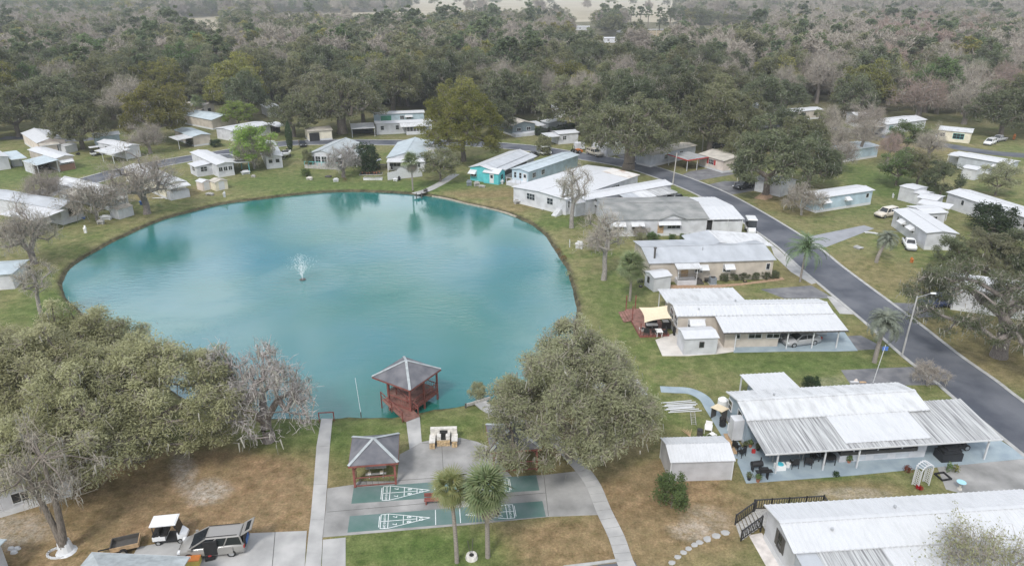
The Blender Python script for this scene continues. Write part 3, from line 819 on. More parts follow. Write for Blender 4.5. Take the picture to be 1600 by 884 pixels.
for yy_, xa_, xb_ in ((y0 + .05, x0, x1_),):
    q = MB(); q.box(xa_, xb_, yy_ - .03, yy_ + .03, 1.65, 1.72); q.box(xa_, xb_, yy_ - .03, yy_ + .03, .85, .9)
    n = 16
    for i in range(n + 1):
        x = xa_ + (xb_ - xa_) * i / n; q.box(x - .02, x + .02, yy_ - .015, yy_ + .015, .9, 1.65)
    tag(q.build('railing', M['dark_trim'], h4.r), kind=None)
q = MB()
for i in range(4): q.box(x1_ + .05 + i * .28, x1_ + .33 + i * .28, y0 + .1, y0 + 1.2, 0, .72 - i * .18)
q.build('steps', M['dark_trim'], h4.r)
h4.door('f', (x0 + x1_) / 2, .75, 'tan_wood')
# rear cross gable over the carport
xg0, yg = h4.loc((1070, 383), 3.1); xg1, _ = h4.loc((1200, 378), 3.1)
xm = h4.loc((1105, 362), 3.7)[0]; ygb = h4.loc((1105, 362), 3.7)[1]; xg2 = h4.loc((1176, 361), 3.4)[0]
q = MB(); roof_panel(q, (xm - 4.2, D4 / 2 + .6, 3.2), (xm - 4.2, ygb, 3.2), (xm, ygb, 4.0), (xm, D4 / 2 + .6, 4.0)); q.build('roof', M['grey_metal_roof'], h4.r)
q = MB(); roof_panel(q, (xg2 + .6, ygb, 3.2), (xg2 + .6, D4 / 2 + .6, 3.2), (xm, D4 / 2 + .6, 4.0), (xm, ygb, 4.0), ribs=.6); q.build('roof', M['white_roof_worn'], h4.r)
h4.room(xm - 3.8, xm + 3, D4 - .4, ygb - .3, 0, 3.1, 'tan_wall')
for x in (xg2 + .3, xg2 - 3):
    q = MB(); q.box(x - .06, x + .06, ygb - .3, ygb - .18, 0, 3.2); q.build('post', M['white_trim'], h4.r)

# fifth home: dark shingle roof, white walls
h5 = Home('white home with a dark grey shingle roof and bright white carport roof', (949, 344), (1109, 341.6), (936, 309), e=3.1, rise=.95, roof='dark_shingle', wall='white_wall')
L5, D5 = h5.L, h5.D
for u, w_ in ((L5 * .12, 1.9), (L5 * .30, 1.9)): h5.win('f', u, 1.7, .9, 1.85, 2).awn('f', u, w_ + .4, 2.6)
h5.win('f', L5 * .66, 2.2, 1.0, 1.85, 3).door('f', L5 * .53, .5, 'tan_wood').awn('f', L5 * .61, 3.9, 2.75)
# gable dormer over the entry
gx0, gx1, gm_ = L5 * .50, L5 * .78, L5 * .64
q = MB(); roof_panel(q, (gx0, D5 * .45, 3.12), (gx0, -.25, 3.12), (gm_, -.25, 4.0), (gm_, D5 * .45, 4.0)); q.build('roof', M['dark_shingle'], h5.r)
q = MB(); roof_panel(q, (gx1, -.25, 3.12), (gx1, D5 * .45, 3.12), (gm_, D5 * .45, 4.0), (gm_, -.25, 4.0)); q.build('roof', M['dark_shingle'], h5.r)
q = MB(); q.loft([[(gx0 + .2, D5 * .4, 2.98), (gx1 - .2, D5 * .4, 2.98), (gm_, D5 * .4, 3.9)], [(gx0 + .2, 0.0, 2.98), (gx1 - .2, 0.0, 2.98), (gm_, 0.0, 3.9)]]); q.build('gable_wall', M['white_wall'], h5.r)
xc0 = L5 - .4; xc1 = h5.loc((1164, 342), 3.0)[0]
q = MB(); roof_panel(q, (xc0, -.1, 2.95), (xc1, -.1, 2.95), (xc1, D5 * .45, 3.5), (xc0, D5 * .45, 3.5), ribs=.8, h=.03); q.build('carport_roof', M['white_roof'], h5.r)
q = MB(); roof_panel(q, (xc1 - .8, D5, 2.95), (xc0, D5, 2.95), (xc0, D5 * .45, 3.5), (xc1, D5 * .45, 3.5), ribs=.8, h=.03); q.build('carport_roof', M['white_roof'], h5.r)
h5.room(L5 + .7, xc1 - .3, .1, D5 - .3, 0, 2.5, 'white_panel', 'carport_wall')
q = MB(); q.box(L5 - .2, L5 + .65, .4, 1, 0, 2.6); q.build('entry', M['dark'], h5.r)  # solid near-black block, painted as the shade of a recessed entry
for x in (L5 + .65, xc1 - .3, (L5 + xc1) / 2 + .2):
    q = MB(); q.box(x - .05, x + .05, 0, .09, 0, 2.88); q.build('post', M['white_trim'], h5.r)

# sixth home
h6 = Home('narrow white home with screened porch and dark carport roof over a black car', (915, 313), (1052, 288), (884, 306), e=3.1, rise=.45, roof='white_roof', wall='white_panel', D=4.6)
x0, y0 = h6.loc((1003, 312), 2.5)[0], -3.0
h6.lean(x0 - 2.6, x0 + .6, -3.2, .22, 2.5, 3.0, 'grey_metal_roof', .4); h6.lean(x0 + .61, x0 + 4.2, -3.2, .22, 2.5, 3.0, 'white_roof_worn', .4)
h6.lean(x0 + 4.21, x0 + 9.4, -3.4, 1.4, 2.6, 3.0, 'streaked_roof', .4, [(x0 + 5.6, -3.1), (x0 + 9.1, -3.1), (x0 + 9.1, 1.1)])
h6.room(x0 - .9, x0 + 4.1, -2.9, .28, 0, 1.2, 'white_wall'); h6.room(x0 - .85, x0 + 1.0, -2.85, .28, 1.2, 2.45, 'white_wall', ztop=2.9); h6.room(x0 + 1.0, x0 + 4.05, -2.85, .28, 1.2, 2.42, 'screen', 'screen_room', ztop=2.85)
for i in range(5):
    x = x0 + 1.1 + i * .73; q = MB(); q.box(x - .04, x + .04, -2.9, -2.84, 1.2, 2.42); q.build('screen_post', M['white_trim'], h6.r)
h6.win('f', 3.2, 1.5, .9, 1.9, 2).awn('f', 3.2, 1.9)
h6.room(-1.8, .35, .6, 3.9, 0, 2.6, 'white_panel'); h6.lean(-2.1, .3, .4, 4.2, 2.62, 2.75, 'white_roof')

h7 = Home('wide bright white flat roofed home with rusty stains near its road end', (885, 312), (1000, 273.5), (819, 286), e=3.2, rise=.35, roof='white_roof', wall='white_wall', roof2='white_roof')
L7, D7 = h7.L, h7.D
q = MB(); roof_panel(q, (L7 - 4.2, -.03, 3.26), (L7 + .04, -.03, 3.26), (L7 + .04, D7 / 2, 3.62), (L7 - 4.2, D7 / 2, 3.62), .04); q.build('roof_patch', M['rust_roof'], h7.r)
h7.win('f', 1.4, .9, 1.3, 1.95, 1).win('f', 3.6, .9, 1.3, 1.95, 1).win('f', 5.2, 1.2, 1.3, 1.95, 2).win('f', L7 * .66, 2.6, 1.2, 1.95, 4)
h7.win('l', D7 * .35, 2.0, 1.2, 2.0, 3).win('l', D7 * .7, 1.4, 1.2, 2.0, 2)
q = MB()
for i in range(6): q.box(-.3 - i * .28, -.02 - i * .28, 1.0, 2.2, 0, 1.15 - i * .19)
q.build('steps', M['white_trim'], h7.r)
q = MB(); q.bar((.2, .95, 2.0), (-1.9, .95, .9), .05, .06); q.bar((-1.9, .95, 0), (-1.9, .95, .95), .05, .05); q.build('handrail', M['white_trim'], h7.r)
h7.vent(6, 3, 3.5, .2); h7.vent(11, 4, 3.5, .2)

h8 = Home('narrow pale blue home with a long grey metal roof beside the turquoise cottage', (826, 269), (906, 242), (800, 261), e=3.1, rise=.4, roof='blue_grey_roof', wall='pale_blue_wall', D=5.0)
h8.win('l', 1.2, .6, 1.2, 1.9, 1).win('l', 2.6, .6, 1.2, 1.9, 1).door('l', 3.8).win('f', 2.5, 1.2, 1, 1.9, 2).win('f', 6, 1.2, 1, 1.9, 2)
q = MB(); q.box(-2.2, .3, .6, 4.4, 0, .8); q.build('deck', M['white_wall'], h8.r)
for y in (.6, 1.85, 3.1, 4.35):
    q = MB(); q.box(-2.2, -2.1, y, y + .08, .8, 1.7); q.build('rail_post', M['white_trim'], h8.r)
q = MB(); q.box(-2.22, -2.12, .6, 4.43, 1.7, 1.78); q.build('handrail', M['white_trim'], h8.r)

h9 = Home('turquoise cottage with a white roof at the right end of the far shore', (768, 266), (830, 240), (727, 254.5), e=3.0, rise=.7, roof='white_roof', wall='turquoise_wall', roof2='white_roof', skirt='turquoise_wall', D=6.0)
L9, D9 = h9.L, h9.D
q = MB(); roof_panel(q, (2, -.02, 3.06), (L9 * .95, -.02, 3.06), (L9 * .95, D9 * .44, 3.68), (2, D9 * .44, 3.68), .03, .5); q.build('dark_roof_patch', M['grey_metal_roof'], h9.r)
h9.win('l', 1.2, 1.3, 1.3, 1.7, 2).awn('l', 1.2, 1.8, 2.5, 1.2, .7)
# small gabled porch box at the near corner
q = MB(); q.loft([[(-.3, -1.9, 0), (2.6, -1.9, 0), (2.6, -1.9, 2.5), (1.15, -1.9, 3.2), (-.3, -1.9, 2.5)], [(-.3, 1.9, 0), (2.6, 1.9, 0), (2.6, 1.9, 2.5), (1.15, 1.9, 3.2), (-.3, 1.9, 2.5)]][::-1]); q.build('porch_wall', M['turquoise_wall'], h9.r)
q = MB(); roof_panel(q, (-.55, 2, 2.45), (-.55, -2.1, 2.45), (1.15, -2.1, 3.27), (1.15, 2, 3.27)); roof_panel(q, (2.85, -2.1, 2.45), (2.85, 2, 2.45), (1.15, 2, 3.27), (1.15, -2.1, 3.27)); q.build('porch_roof', M['white_roof'], h9.r)
h9.door('f', 0, .2, 'white_trim', at=((-.3, -.2), -math.pi / 2)); h9.win('f', 0, 1.1, 1.0, 1.5, 2, 'teal_trim', at=((1.2, -1.9), 0))
h9.room(2.7, L9 - 4, -.9, .28, 0, .9, 'white_wall'); h9.room(2.75, L9 - 4.05, -.85, .28, .9, 2.4, 'screen', 'screen_room', ztop=2.7); h9.lean(2.7, L9 + .5, -1.4, .2, 2.45, 2.98, 'grey_metal_roof', .4)
h9.room(L9 - 4, L9 - .2, -.9, .28, 0, 2.3, 'white_wall')

# far shore
h10 = Home('grey hip roofed home behind a cluttered patio with white wooden fence', (603, 247), (664, 247), (592, 222), e=3.0, rise=1.25, axis='y', roof='blue_grey_roof', wall='white_wall')
h10.win('f', 2.0, 2.6, 1.5, 1.7, 3).door('f', 5.2).win('f', 7.3, 1.2, 1.1, 1.8, 2)
h10.lean(.4, 5.2, -1.9, .2, 2.5, 2.95, 'white_roof', .4, [(.6, -1.7), (5.0, -1.7)]); h10.lean(6.2, 9.4, -1.5, .2, 2.5, 2.95, 'white_roof', .4, [(9.2, -1.3)])
h10.room(6.4, 9.2, -1.2, .28, 0, 2.4, 'white_wall')
h10.win('f', 0, 1.2, .9, 1.6, 2, at=((7.5, -1.2), 0))
h10.lean(h10.L - .3, h10.L + 4.5, 1, 8, 2.7, 2.95, 'pale_shingle', 0, [(h10.L + 4.2, 1.3), (h10.L + 4.2, 7.6)])
h11 = Home('white home with a grey shingle gable and glazed porch behind a bare tree', (478, 241), (524, 243), (474, 219), e=3.0, rise=1.1, axis='y', roof='pale_shingle', wall='white_wall')
for i in range(4): h11.win('f', 1.3 + i * 1.55, 1.2, 1.5, 1.75, 2)
q = MB(); q.box(.2, h11.L + 1.5, -1.8, .3, 0, .8); q.build('deck', M['grey_wood'], h11.r)
q = MB()
for i in range(8): q.box(.2 + i * 1.1, .28 + i * 1.1, -1.8, -1.72, .8, 1.6)
q.box(.2, h11.L + 1.5, -1.82, -1.72, 1.6, 1.68); q.build('railing', M['teal_trim'], h11.r)
h11.lean(h11.L - .3, h11.L + 5, 3, 9, 2.6, 2.9, 'pale_shingle', 0, [(h11.L + 4.8, 3.2)]); h11.lean(h11.L - .3, h11.L + 5.2, 0.2, 2.9, 2.5, 2.8, 'white_roof', 0, [(h11.L + 5, .5)])
h12 = Home('small white trailer home end-on with a parked boat behind it', (413, 246), (442, 243), (402, 222), e=2.9, rise=.35, axis='y', roof='white_roof', wall='white_wall', lead=True)
h12.win('f', 1.3, .7, .7, 1.8, 1, 'dark_trim').win('f', 2.9, .7, .7, 1.8, 1, 'dark_trim')
h13 = Home('white trailer home with a dark patch on its roof behind two garden sheds', (338, 258), (367, 255), (296, 238), e=3.0, rise=.35, axis='y', roof='white_roof', wall='white_wall', lead=True)
for i in range(3): h13.win('f', .9 + i * 1.1, .8, .9, 1.8, 2)
h13.room(-3.2, .35, 4, 8.5, 0, 2.4, 'white_wall'); h13.lean(-3.5, .3, 3.8, 8.7, 2.42, 2.75, 'white_roof', along='x'); h13.win('l', 0, 1.6, 1, 1.6, 2, at=((-3.2, 6), -math.pi / 2)); h13.win('f', 0, 1.4, 1, 1.6, 2, at=((-1.6, 4), 0))
h13.lean(h13.L + 3.4, h13.L - .25, 0, 12, 2.5, 2.9, 'white_roof', along='x', posts=[(h13.L + 3.2, .3), (h13.L + 3.2, 5), (h13.L + 3.2, 10)], pm='teal_trim', fascia=False)
q = MB(); roof_panel(q, (h13.L + 2.9, 6, 2.62), (h13.L + 2.9, 11, 2.62), (h13.L + .6, 11, 2.87), (h13.L + .6, 6, 2.87), .02); q.build('solar_panel', M['solar'], h13.r)
q = MB(); roof_panel(q, (h13.L + 3.2, .6, 2.60), (h13.L + 3.2, 2.6, 2.60), (h13.L + .6, 2.6, 2.87), (h13.L + .6, .6, 2.87), .02); q.build('solar_panel', M['solar'], h13.r)
# left shore
h14 = Home('cream home mostly hidden by a bare mossy tree on the left shore', (255, 290), (292, 283), (190, 262), e=3.0, rise=.5, axis='y', roof='white_roof_worn', wall='cream_wall', lead=True)
h14.win('f', 2, 1.2, 1, 1.8, 2).room(.5, h14.L - .4, -1.3, .28, 0, 1.6, 'white_wall').lean(.2, h14.L, -1.6, .2, 2.5, 2.9, 'white_roof_worn')
h15 = Home('grey walled home with long white gable roof left of a small white shed', (165, 306), (203, 298), (84, 286), e=3.1, rise=.9, axis='y', roof='white_roof_worn', wall='grey_wall', roof2='grey_metal_roof', skirt='grey_wall', lead=True)
h15.win('f', h15.L * .62, 1.4, 1.0, 1.8, 2).awn('f', h15.L * .62, 1.8, 2.5)
q = MB(); roof_panel(q, (-2.6, 12, 2.7), (-2.6, 1, 2.7), (.1, 1, 3.05), (.1, 12, 3.05)); q.build('porch_roof', M['tan_roof'], h15.r)
for y in (1.3, 6, 11.5):
    q = MB(); q.box(-2.5, -2.4, y, y + .1, 0, 2.65); q.build('post', M['white_trim'], h15.r)
for y in (4, 6.5): 
    q = MB(); q.tube((-1.4, y, 2.8), (-1.4, y, 3.15), .35, .25, 10); q.build('roof_vent', M['white_trim'], h15.r)
h16 = Home('white home with grey roof edge nearest the left border of the pond', (92, 327), (131, 316), (-30, 306), e=3.1, rise=.8, axis='y', roof='grey_metal_roof', wall='white_wall', roof2='grey_metal_roof', lead=True)
h16.win('f', h16.L * .5, 1.3, 1.4, 1.9, 3, 'dark_trim')
h16.lean(-5, .3, -1, 9, 2.5, 3.0, 'white_roof', 0, along='x', posts=[(-4.8, -.7), (-4.8, 4)])
h17 = Home('white home with brick lower front and a dark carport near the left edge', (87, 248), (116, 243), (42, 234), e=3.1, rise=.4, axis='y', roof='white_roof', wall='tan_wall', lead=True)
h17.room(.5, h17.L - .5, -.15, .32, .0, 1.4, 'brick_wall', 'brick_front'); h17.win('f', h17.L * .5, 2.6, .7, 1.9, 3).awn('f', h17.L * .5, 3.0, 2.5)
h17.lean(-4.6, .2, -1, 7, 2.5, 2.95, 'blue_grey_roof', along='x', posts=[(-4.4, -.7), (-4.4, 3), (-.2, -.7)], ribs=.5)
h17.room(-4.5, -4.3, 1.5, 6.8, 0, 2.3, 'white_panel', 'carport_wall'); h17.room(-4.2, .3, 6.6, 6.8, 0, 2.3, 'dark', 'carport_wall')  # rear wall near-black: carport shade put into its colour
h18 = Home('white home with large awning porch left of the bare mossy tree', (195, 231), (219, 227), (150, 222), e=3.0, rise=.4, axis='y', roof='white_roof', wall='white_wall', lead=True)
h18.lean(-4.5, .2, -2, 6, 2.4, 2.9, 'white_roof_worn', along='x', posts=[(-4.3, -1.7), (-4.3, 3), (-1, -1.7)], ribs=.5)
h18.win('l', 4, 1.2, 1, 1.8, 2)
h19 = Home('cream gabled home under the dark oak at the left edge', (57, 224), (103, 218), (32, 208), e=3.0, rise=.9, axis='y', roof='white_roof', wall='pink_wall', lead=True)
h19.room(.6, h19.L * .6, -1.5, .28, 0, 2.4, 'pink_wall'); h19.lean(.3, h19.L * .7, -1.9, .2, 2.5, 2.9, 'tan_roof', along='y', posts=[(h19.L * .65, -1.6)])
h20 = Home('white metal roofed home cut by the left border above a storage shed', (-20, 249), (16, 245), (-40, 236), e=3.0, rise=.4, axis='y', roof='white_roof', wall='white_wall', lead=True)
h20.lean(h20.L - .2, h20.L + 3, -2, 7, 2.5, 2.9, 'blue_grey_roof')
h21 = Home('white flat roofed unit half hidden by the left oak trees under the crown', (-20, 775), (108, 738), (-60, 725), e=2.5, rise=.25, roof='tan_roof', wall='white_wall', D=3.6)
h21.win('f', 2, 1.2, .9, 1.4, 2)
# middle distance, beyond the pond
h22 = Home('long white home with screened porch facing the pond road', (586, 194), (676, 190), (583, 184), e=3.2, rise=.35, roof='white_roof', wall='white_wall', D=5)
h22.room(h22.L * .52, h22.L * .86, -2.2, .28, 0, 1.0, 'white_wall'); h22.room(h22.L * .52 + .05, h22.L * .86 - .05, -2.15, .28, 1.0, 2.4, 'screen', 'screen_room', ztop=2.8)
h22.lean(h22.L * .42, h22.L * .9, -2.6, .2, 2.5, 3.1, 'white_roof_worn', .5)
for i in range(7):
    x = h22.L * .52 + .1 + i * (h22.L * .34 - .2) / 6; q = MB(); q.box(x - .05, x + .05, -2.2, -2.14, 1.0, 2.4); q.build('screen_post', M['white_trim'], h22.r)
h22.win('f', h22.L * .12, .9, 1.1, 1.9, 1).win('f', h22.L * .38, .9, 1.1, 1.9, 1)
h22.lean(-7, -.2, -2.5, 4, 2.6, 3.0, 'white_roof', 0, [(-6.8, -2.2), (-.4, -2.2)]); h22.room(-6.8, -.5, 3.4, 3.8, 0, 2.6, 'dark', 'carport_wall')  # dark wall colour carries the shade under the carport roof
h23 = Home('pale blue home with white roof standing behind the screened porch home', (583, 179), (664, 176), (583, 169), e=3.2, rise=.35, roof='white_roof', wall='pale_blue_wall', D=5.5)
q = MB(); q.box(h23.L * .14, h23.L * .34, .22, .298, 1.0, 2.6); q.build('green_panel', mat('green_panel', (.06, .25, .17), .6, .1), h23.r)
h23.win('f', h23.L * .55, 1.2, 1, 1.9, 2).awn('f', h23.L * .68, 2.4, 2.6).win('f', h23.L * .68, 1.4, 1, 1.9, 2)
h24 = Home('dark grey gabled home with white porch right of the yellow-green tree', (800, 197), (838, 193), (792, 184), e=3.0, rise=1.0, axis='y', roof='tan_roof', wall='dark_grey_wall')
h24.win('f', h24.L * .3, 1.3, .9, 1.7, 2).win('f', h24.L * .7, 1.3, .9, 1.7, 2)
q = MB(); q.box(.1, h24.L + 2, -1.9, .3, 0, .9); q.build('porch_floor', M['white_wall'], h24.r)
h24.lean(h24.L - .2, h24.L + 3, -1, 5, 2.4, 2.8, 'white_roof', 0, [(h24.L + 2.8, -.8)])
h25 = Home('small white home with porch posts beside the clipped dark hedge', (873, 210), (906, 207), (868, 202), e=2.9, rise=.4, roof='white_roof', wall='white_wall', D=5)
h25.win('f', h25.L * .3, 1, 1, 1.7, 2).lean(-3.4, .3, -.5, 4, 2.5, 2.8, 'white_roof_worn', 0, [(-3.2, -.3), (-3.2, 3.6)])
h26 = Home('grey shed roofed outbuilding rising behind the dark hedge', (857, 193), (888, 190), (855, 186), e=2.8, rise=.5, axis='y', roof='white_roof_worn', wall='grey_wall', D=5)
h27 = Home('white walled home standing behind the giant forked oak', (948, 227), (985, 222), (945, 217), e=3.0, rise=.5, roof='white_roof', wall='white_wall', D=7)
h28 = Home('long pale grey trailer home beyond the road behind the forked oak', (1018, 243), (1090, 227), (1010, 234), e=3.0, rise=.35, roof='tan_roof', wall='grey_wall', D=5)
h28.win('f', 6, 1.2, 1, 1.8, 2).win('f', 12, 1.2, 1, 1.8, 2)
h29 = Home('pale pink home with red shutters and a red-edged flat carport', (1131, 252), (1176, 246), (1109, 241), e=2.9, rise=.7, axis='y', roof='tan_roof', wall='pink_wall', D=9)
h29.win('l', 4.6, 1.6, 1.1, 1.8, 3); h29.win('f', h29.L * .7, .9, .9, 1.8, 1)
for du in (-1.15, 1.15):
    (x, y), rz = h29.wp('l', 4.6 + du); q = MB(); q.box(-.3, .3, -.04, -.003, -.6, .6); q.build('shutter', M['red_cloth'], h29.r, False, (x, y, 1.8), rz)
h29.lean(-6.2, .2, 5.2, 12.5, 2.6, 2.75, 'streaked_roof', along='x', posts=[(-6, 5.5), (-6, 12.2), (-3, 5.5)], pm='white_trim', fascia=False)
q = MB(); q.bar((-6.25, 5.2, 2.62), (.2, 5.2, 2.74), .1, .22); q.bar((-6.25, 5.2, 2.62), (-6.25, 12.5, 2.62), .1, .22); q.build('red_fascia', M['red_cloth'], h29.r)
h30 = Home('pale blue trailer home with white roof standing in grass across the road', (1278, 310), (1368, 297), (1255, 303), e=3.0, rise=.3, roof='white_roof', wall='pale_blue_wall', D=4.6)
h30.win('l', 1.5, 1.8, .9, 1.9, 3).win('f', 2.0, 1.3, .8, 1.9, 2).awn('f', 2.4, 2.0, 2.5).win('f', 8, 1.0, .8, 1.9, 1).awn('f', 8, 1.3, 2.4).win('f', h30.L - 1.6, .7, .8, 2.0, 1)
h31 = Home('cream trailer home with two awnings behind the near right oak', (1394, 327), (1448, 364), (1425, 322), e=3.0, rise=.35, roof='white_roof', wall='white_wall', D=5.2)
h31.win('f', 2.3, .5, .9, 1.9, 1).win('f', 4.6, 1.2, .9, 1.8, 2).awn('f', 4.6, 1.9).win('f', 8.0, 1.2, .9, 1.8, 2).awn('f', 8.0, 1.9)
h32 = Home('white square roofed annex just behind the cream trailer with awnings', (1446, 334), (1483, 332), (1432, 320), e=3.0, rise=.3, roof='white_roof', wall='white_wall', D=5)
h32.win('f', h32.L * .5, .9, .9, 1.8, 1)
h33 = Home('long white home behind the round dark bush at the right edge', (1478, 300), (1640, 352), (1508, 293), e=3.0, rise=.5, roof='white_roof', wall='white_wall', roof2='white_roof_worn', D=6)
h33.win('f', 4, .6, .9, 1.9, 1).win('f', 8, 2.2, 1.2, 1.8, 3).win('f', 18, 2.2, 1.2, 1.8, 3)
h34 = Home('white home with small carport roof between sheds at right', (1432, 308), (1464, 314), (1440, 300), e=2.8, rise=.3, roof='white_roof', wall='white_wall', D=5)
h34.lean(1, 6.5, -2.2, .2, 2.3, 2.7, 'white_roof', 0, [(1.2, -2), (6.3, -2)])
h35 = Home('long pale grey trailer at the upper right with a single awning', (1496, 243), (1577, 257), (1515, 229), e=3.1, rise=.3, roof='white_roof', wall='grey_wall', D=6)
h35.win('f', 8.5, .9, .8, 1.9, 1).awn('f', 8.5, 1.4); h35.lean(-2.6, .2, 1, 6.4, 2.7, 2.9, 'white_roof', 0, [(-2.4, 1.2), (-2.4, 6)])
h36 = Home('cream home with teal trimmed bay window below the big dark oak', (1466, 203), (1520, 208), (1480, 192), e=3.0, rise=.5, roof='white_roof_worn', wall='cream_wall', D=8, skirt='cream_wall')
h36.win('f', h36.L * .62, 2.6, 1.4, 1.7, 3, 'teal_trim').win('f', h36.L * .15, 1.2, 1, 1.8, 2)
h37 = Home('white home with long low roof in front of the bare woods', (1386, 195), (1450, 187), (1400, 183), e=3.0, rise=.7, roof='white_roof_worn', wall='white_wall', D=8)
h37.win('f', 2.5, 1.3, 1, 1.8, 2, 'teal_trim').win('f', 9, 1, 1, 1.8, 1); h37.lean(-4, .3, .5, 6, 2.5, 2.9, 'tan_roof', 0, [(-3.8, .8)])
h38 = Home('tan walled home with white roof seen under the right oak grove', (1228, 176), (1288, 171), (1228, 167), e=3.0, rise=.4, roof='white_roof', wall='tan_wall', D=6)
for i in range(3): h38.win('f', 3 + i * 5, 1.4, 1, 1.8, 2, 'dark_trim')
h39 = Home('small white roofed home among bare trees right of the oak grove', (1266, 206), (1302, 202), (1272, 196), e=2.9, rise=.4, roof='white_roof', wall='grey_wall', D=7)
h40 = Home('pale blue roofed home screened by leafless branches', (1322, 236), (1376, 228), (1330, 224), e=2.9, rise=.4, roof='blue_grey_roof', wall='pale_blue_wall', D=7)
h41 = Home('white home partly hidden behind the near right oak by the blue car', (1490, 452), (1620, 470), (1500, 425), e=3.0, rise=.4, roof='white_roof', wall='white_wall', D=7)
h41.win('f', 4, 1.4, 1, 1.8, 2)
h42 = Home('white walled unit beside the stout oak and the black van', (1178, 278), (1222, 288), (1190, 268), e=2.8, rise=.3, roof='white_roof_worn', wall='white_panel', D=6)
h43 = Home('grey roofed brown home with a dark open carport below the woods edge', (318, 167), (336, 163), (298, 160), e=4.6, rise=.8, axis='y', roof='tan_roof', wall='tan_wall', D=9)
h43.win('f', h43.L * .5, 1.3, .9, 3.2, 2, 'dark_trim'); h43.lean(-4.5, .2, -.5, 8, 3.6, 4.3, 'tan_roof', along='x', posts=[(-4.3, -.2)], fascia=False)
h44 = Home('tan gabled home with pale metal roof below the woods edge', (330, 188), (370, 182), (322, 174), e=3.0, rise=.9, axis='y', roof='blue_grey_roof', wall='tan_wall')
h45 = Home('low white roofed home left of the light green flowering tree', (300, 214), (330, 210), (294, 200), e=2.8, rise=.4, axis='y', roof='blue_grey_roof', wall='tan_wall')
h45.lean(-4, .2, -.5, 6, 2.5, 2.75, 'white_roof_worn', along='x', posts=[(-3.8, -.2)])
h46 = Home('white home behind the light green flowering tree', (362, 205), (424, 194), (360, 190), e=3.0, rise=.4, roof='white_roof', wall='white_wall', D=8)
h46.lean(h46.L - .2, h46.L + 4, -3, 3, 2.5, 2.9, 'white_roof', 0, [(h46.L + 3.8, -2.8)]); h46.room(h46.L, h46.L + 3.6, 1, 1.3, 0, 2.4, 'dark', 'carport_wall')  # wall coloured near-black to paint in the carport's shade
h47 = Home('arched white roofed home tucked left of the largest far oak', (418, 170), (442, 168), (413, 160), e=3.0, rise=.8, axis='y', roof='white_roof', wall='white_wall', D=10)
h48 = Home('white roofed pair of units at the left below the dark woods', (196, 168), (252, 166), (200, 158), e=3.0, rise=.5, roof='white_roof', wall='grey_wall', D=8)
h49 = Home('pale blue home behind the left oak trunk', (145, 214), (188, 210), (145, 203), e=3.0, rise=.4, roof='white_roof', wall='pale_blue_wall', D=6)
h50 = Home('cream home with dark open garage left of the far big oak trunk', (480, 206), (520, 203), (480, 196), e=2.8, rise=.5, roof='tan_roof', wall='cream_wall', D=7)
h50.room(.5, 3.2, .1, .29, 0, 2.3, 'dark', 'garage_shade_panel')  # dark slab on the closed wall, painted as the garage's inner shade
h51 = Home('white metal roofed home right of the flat grey patio home', (668, 240), (705, 234), (672, 226), e=2.8, rise=.5, roof='white_roof', wall='cream_wall', D=7)
# far roofs peeping out of the woods
FAR = [('white roof glimpsed near the country road bend', 957, 60, 30, 10), ('wide white roof below the country road', 1018, 66, 22, 9), ('white roof left of the dark far pines', 911, 42, 22, 12), ('white box trailer in the bare trees below the country road', 1020, 133, 14, 8),
       ('pale roof under the right hand oak mass', 1172, 117, 20, 8), ('bluish roof at the far left woods', 348, 73, 12, 8), ('pale roofs at the left border of the woods', 5, 77, 26, 9), ('white roof behind the second row of oaks', 873, 168, 22, 9), ('white roof low behind grey moss trees', 925, 172, 20, 8), ('blue grey roof between bare trees', 1018, 146, 20, 6), ('white roof flecks inside the reddish bare woods', 1410, 130, 16, 6), ('white roof between left woods oaks', 175, 82, 16, 6), ('white roof by the tall bare trees at the right', 1180, 165, 16, 8), ('white home at the right end of the oak grove', 1350, 182, 22, 9)]
for lb, x, y, wpx, dpx in FAR:
    sc_ = G(x, y, 3).y
    hh = Home(lb, (x - wpx / 2, y), (x + wpx / 2, y), (x - wpx / 2, y - 3), e=3.4, rise=.6, roof='white_roof' if 'blu' not in lb else 'blue_grey_roof', wall='white_wall', D=8)
    hh.win('f', hh.L * .3, 1.4, 1, 1.9, 2)
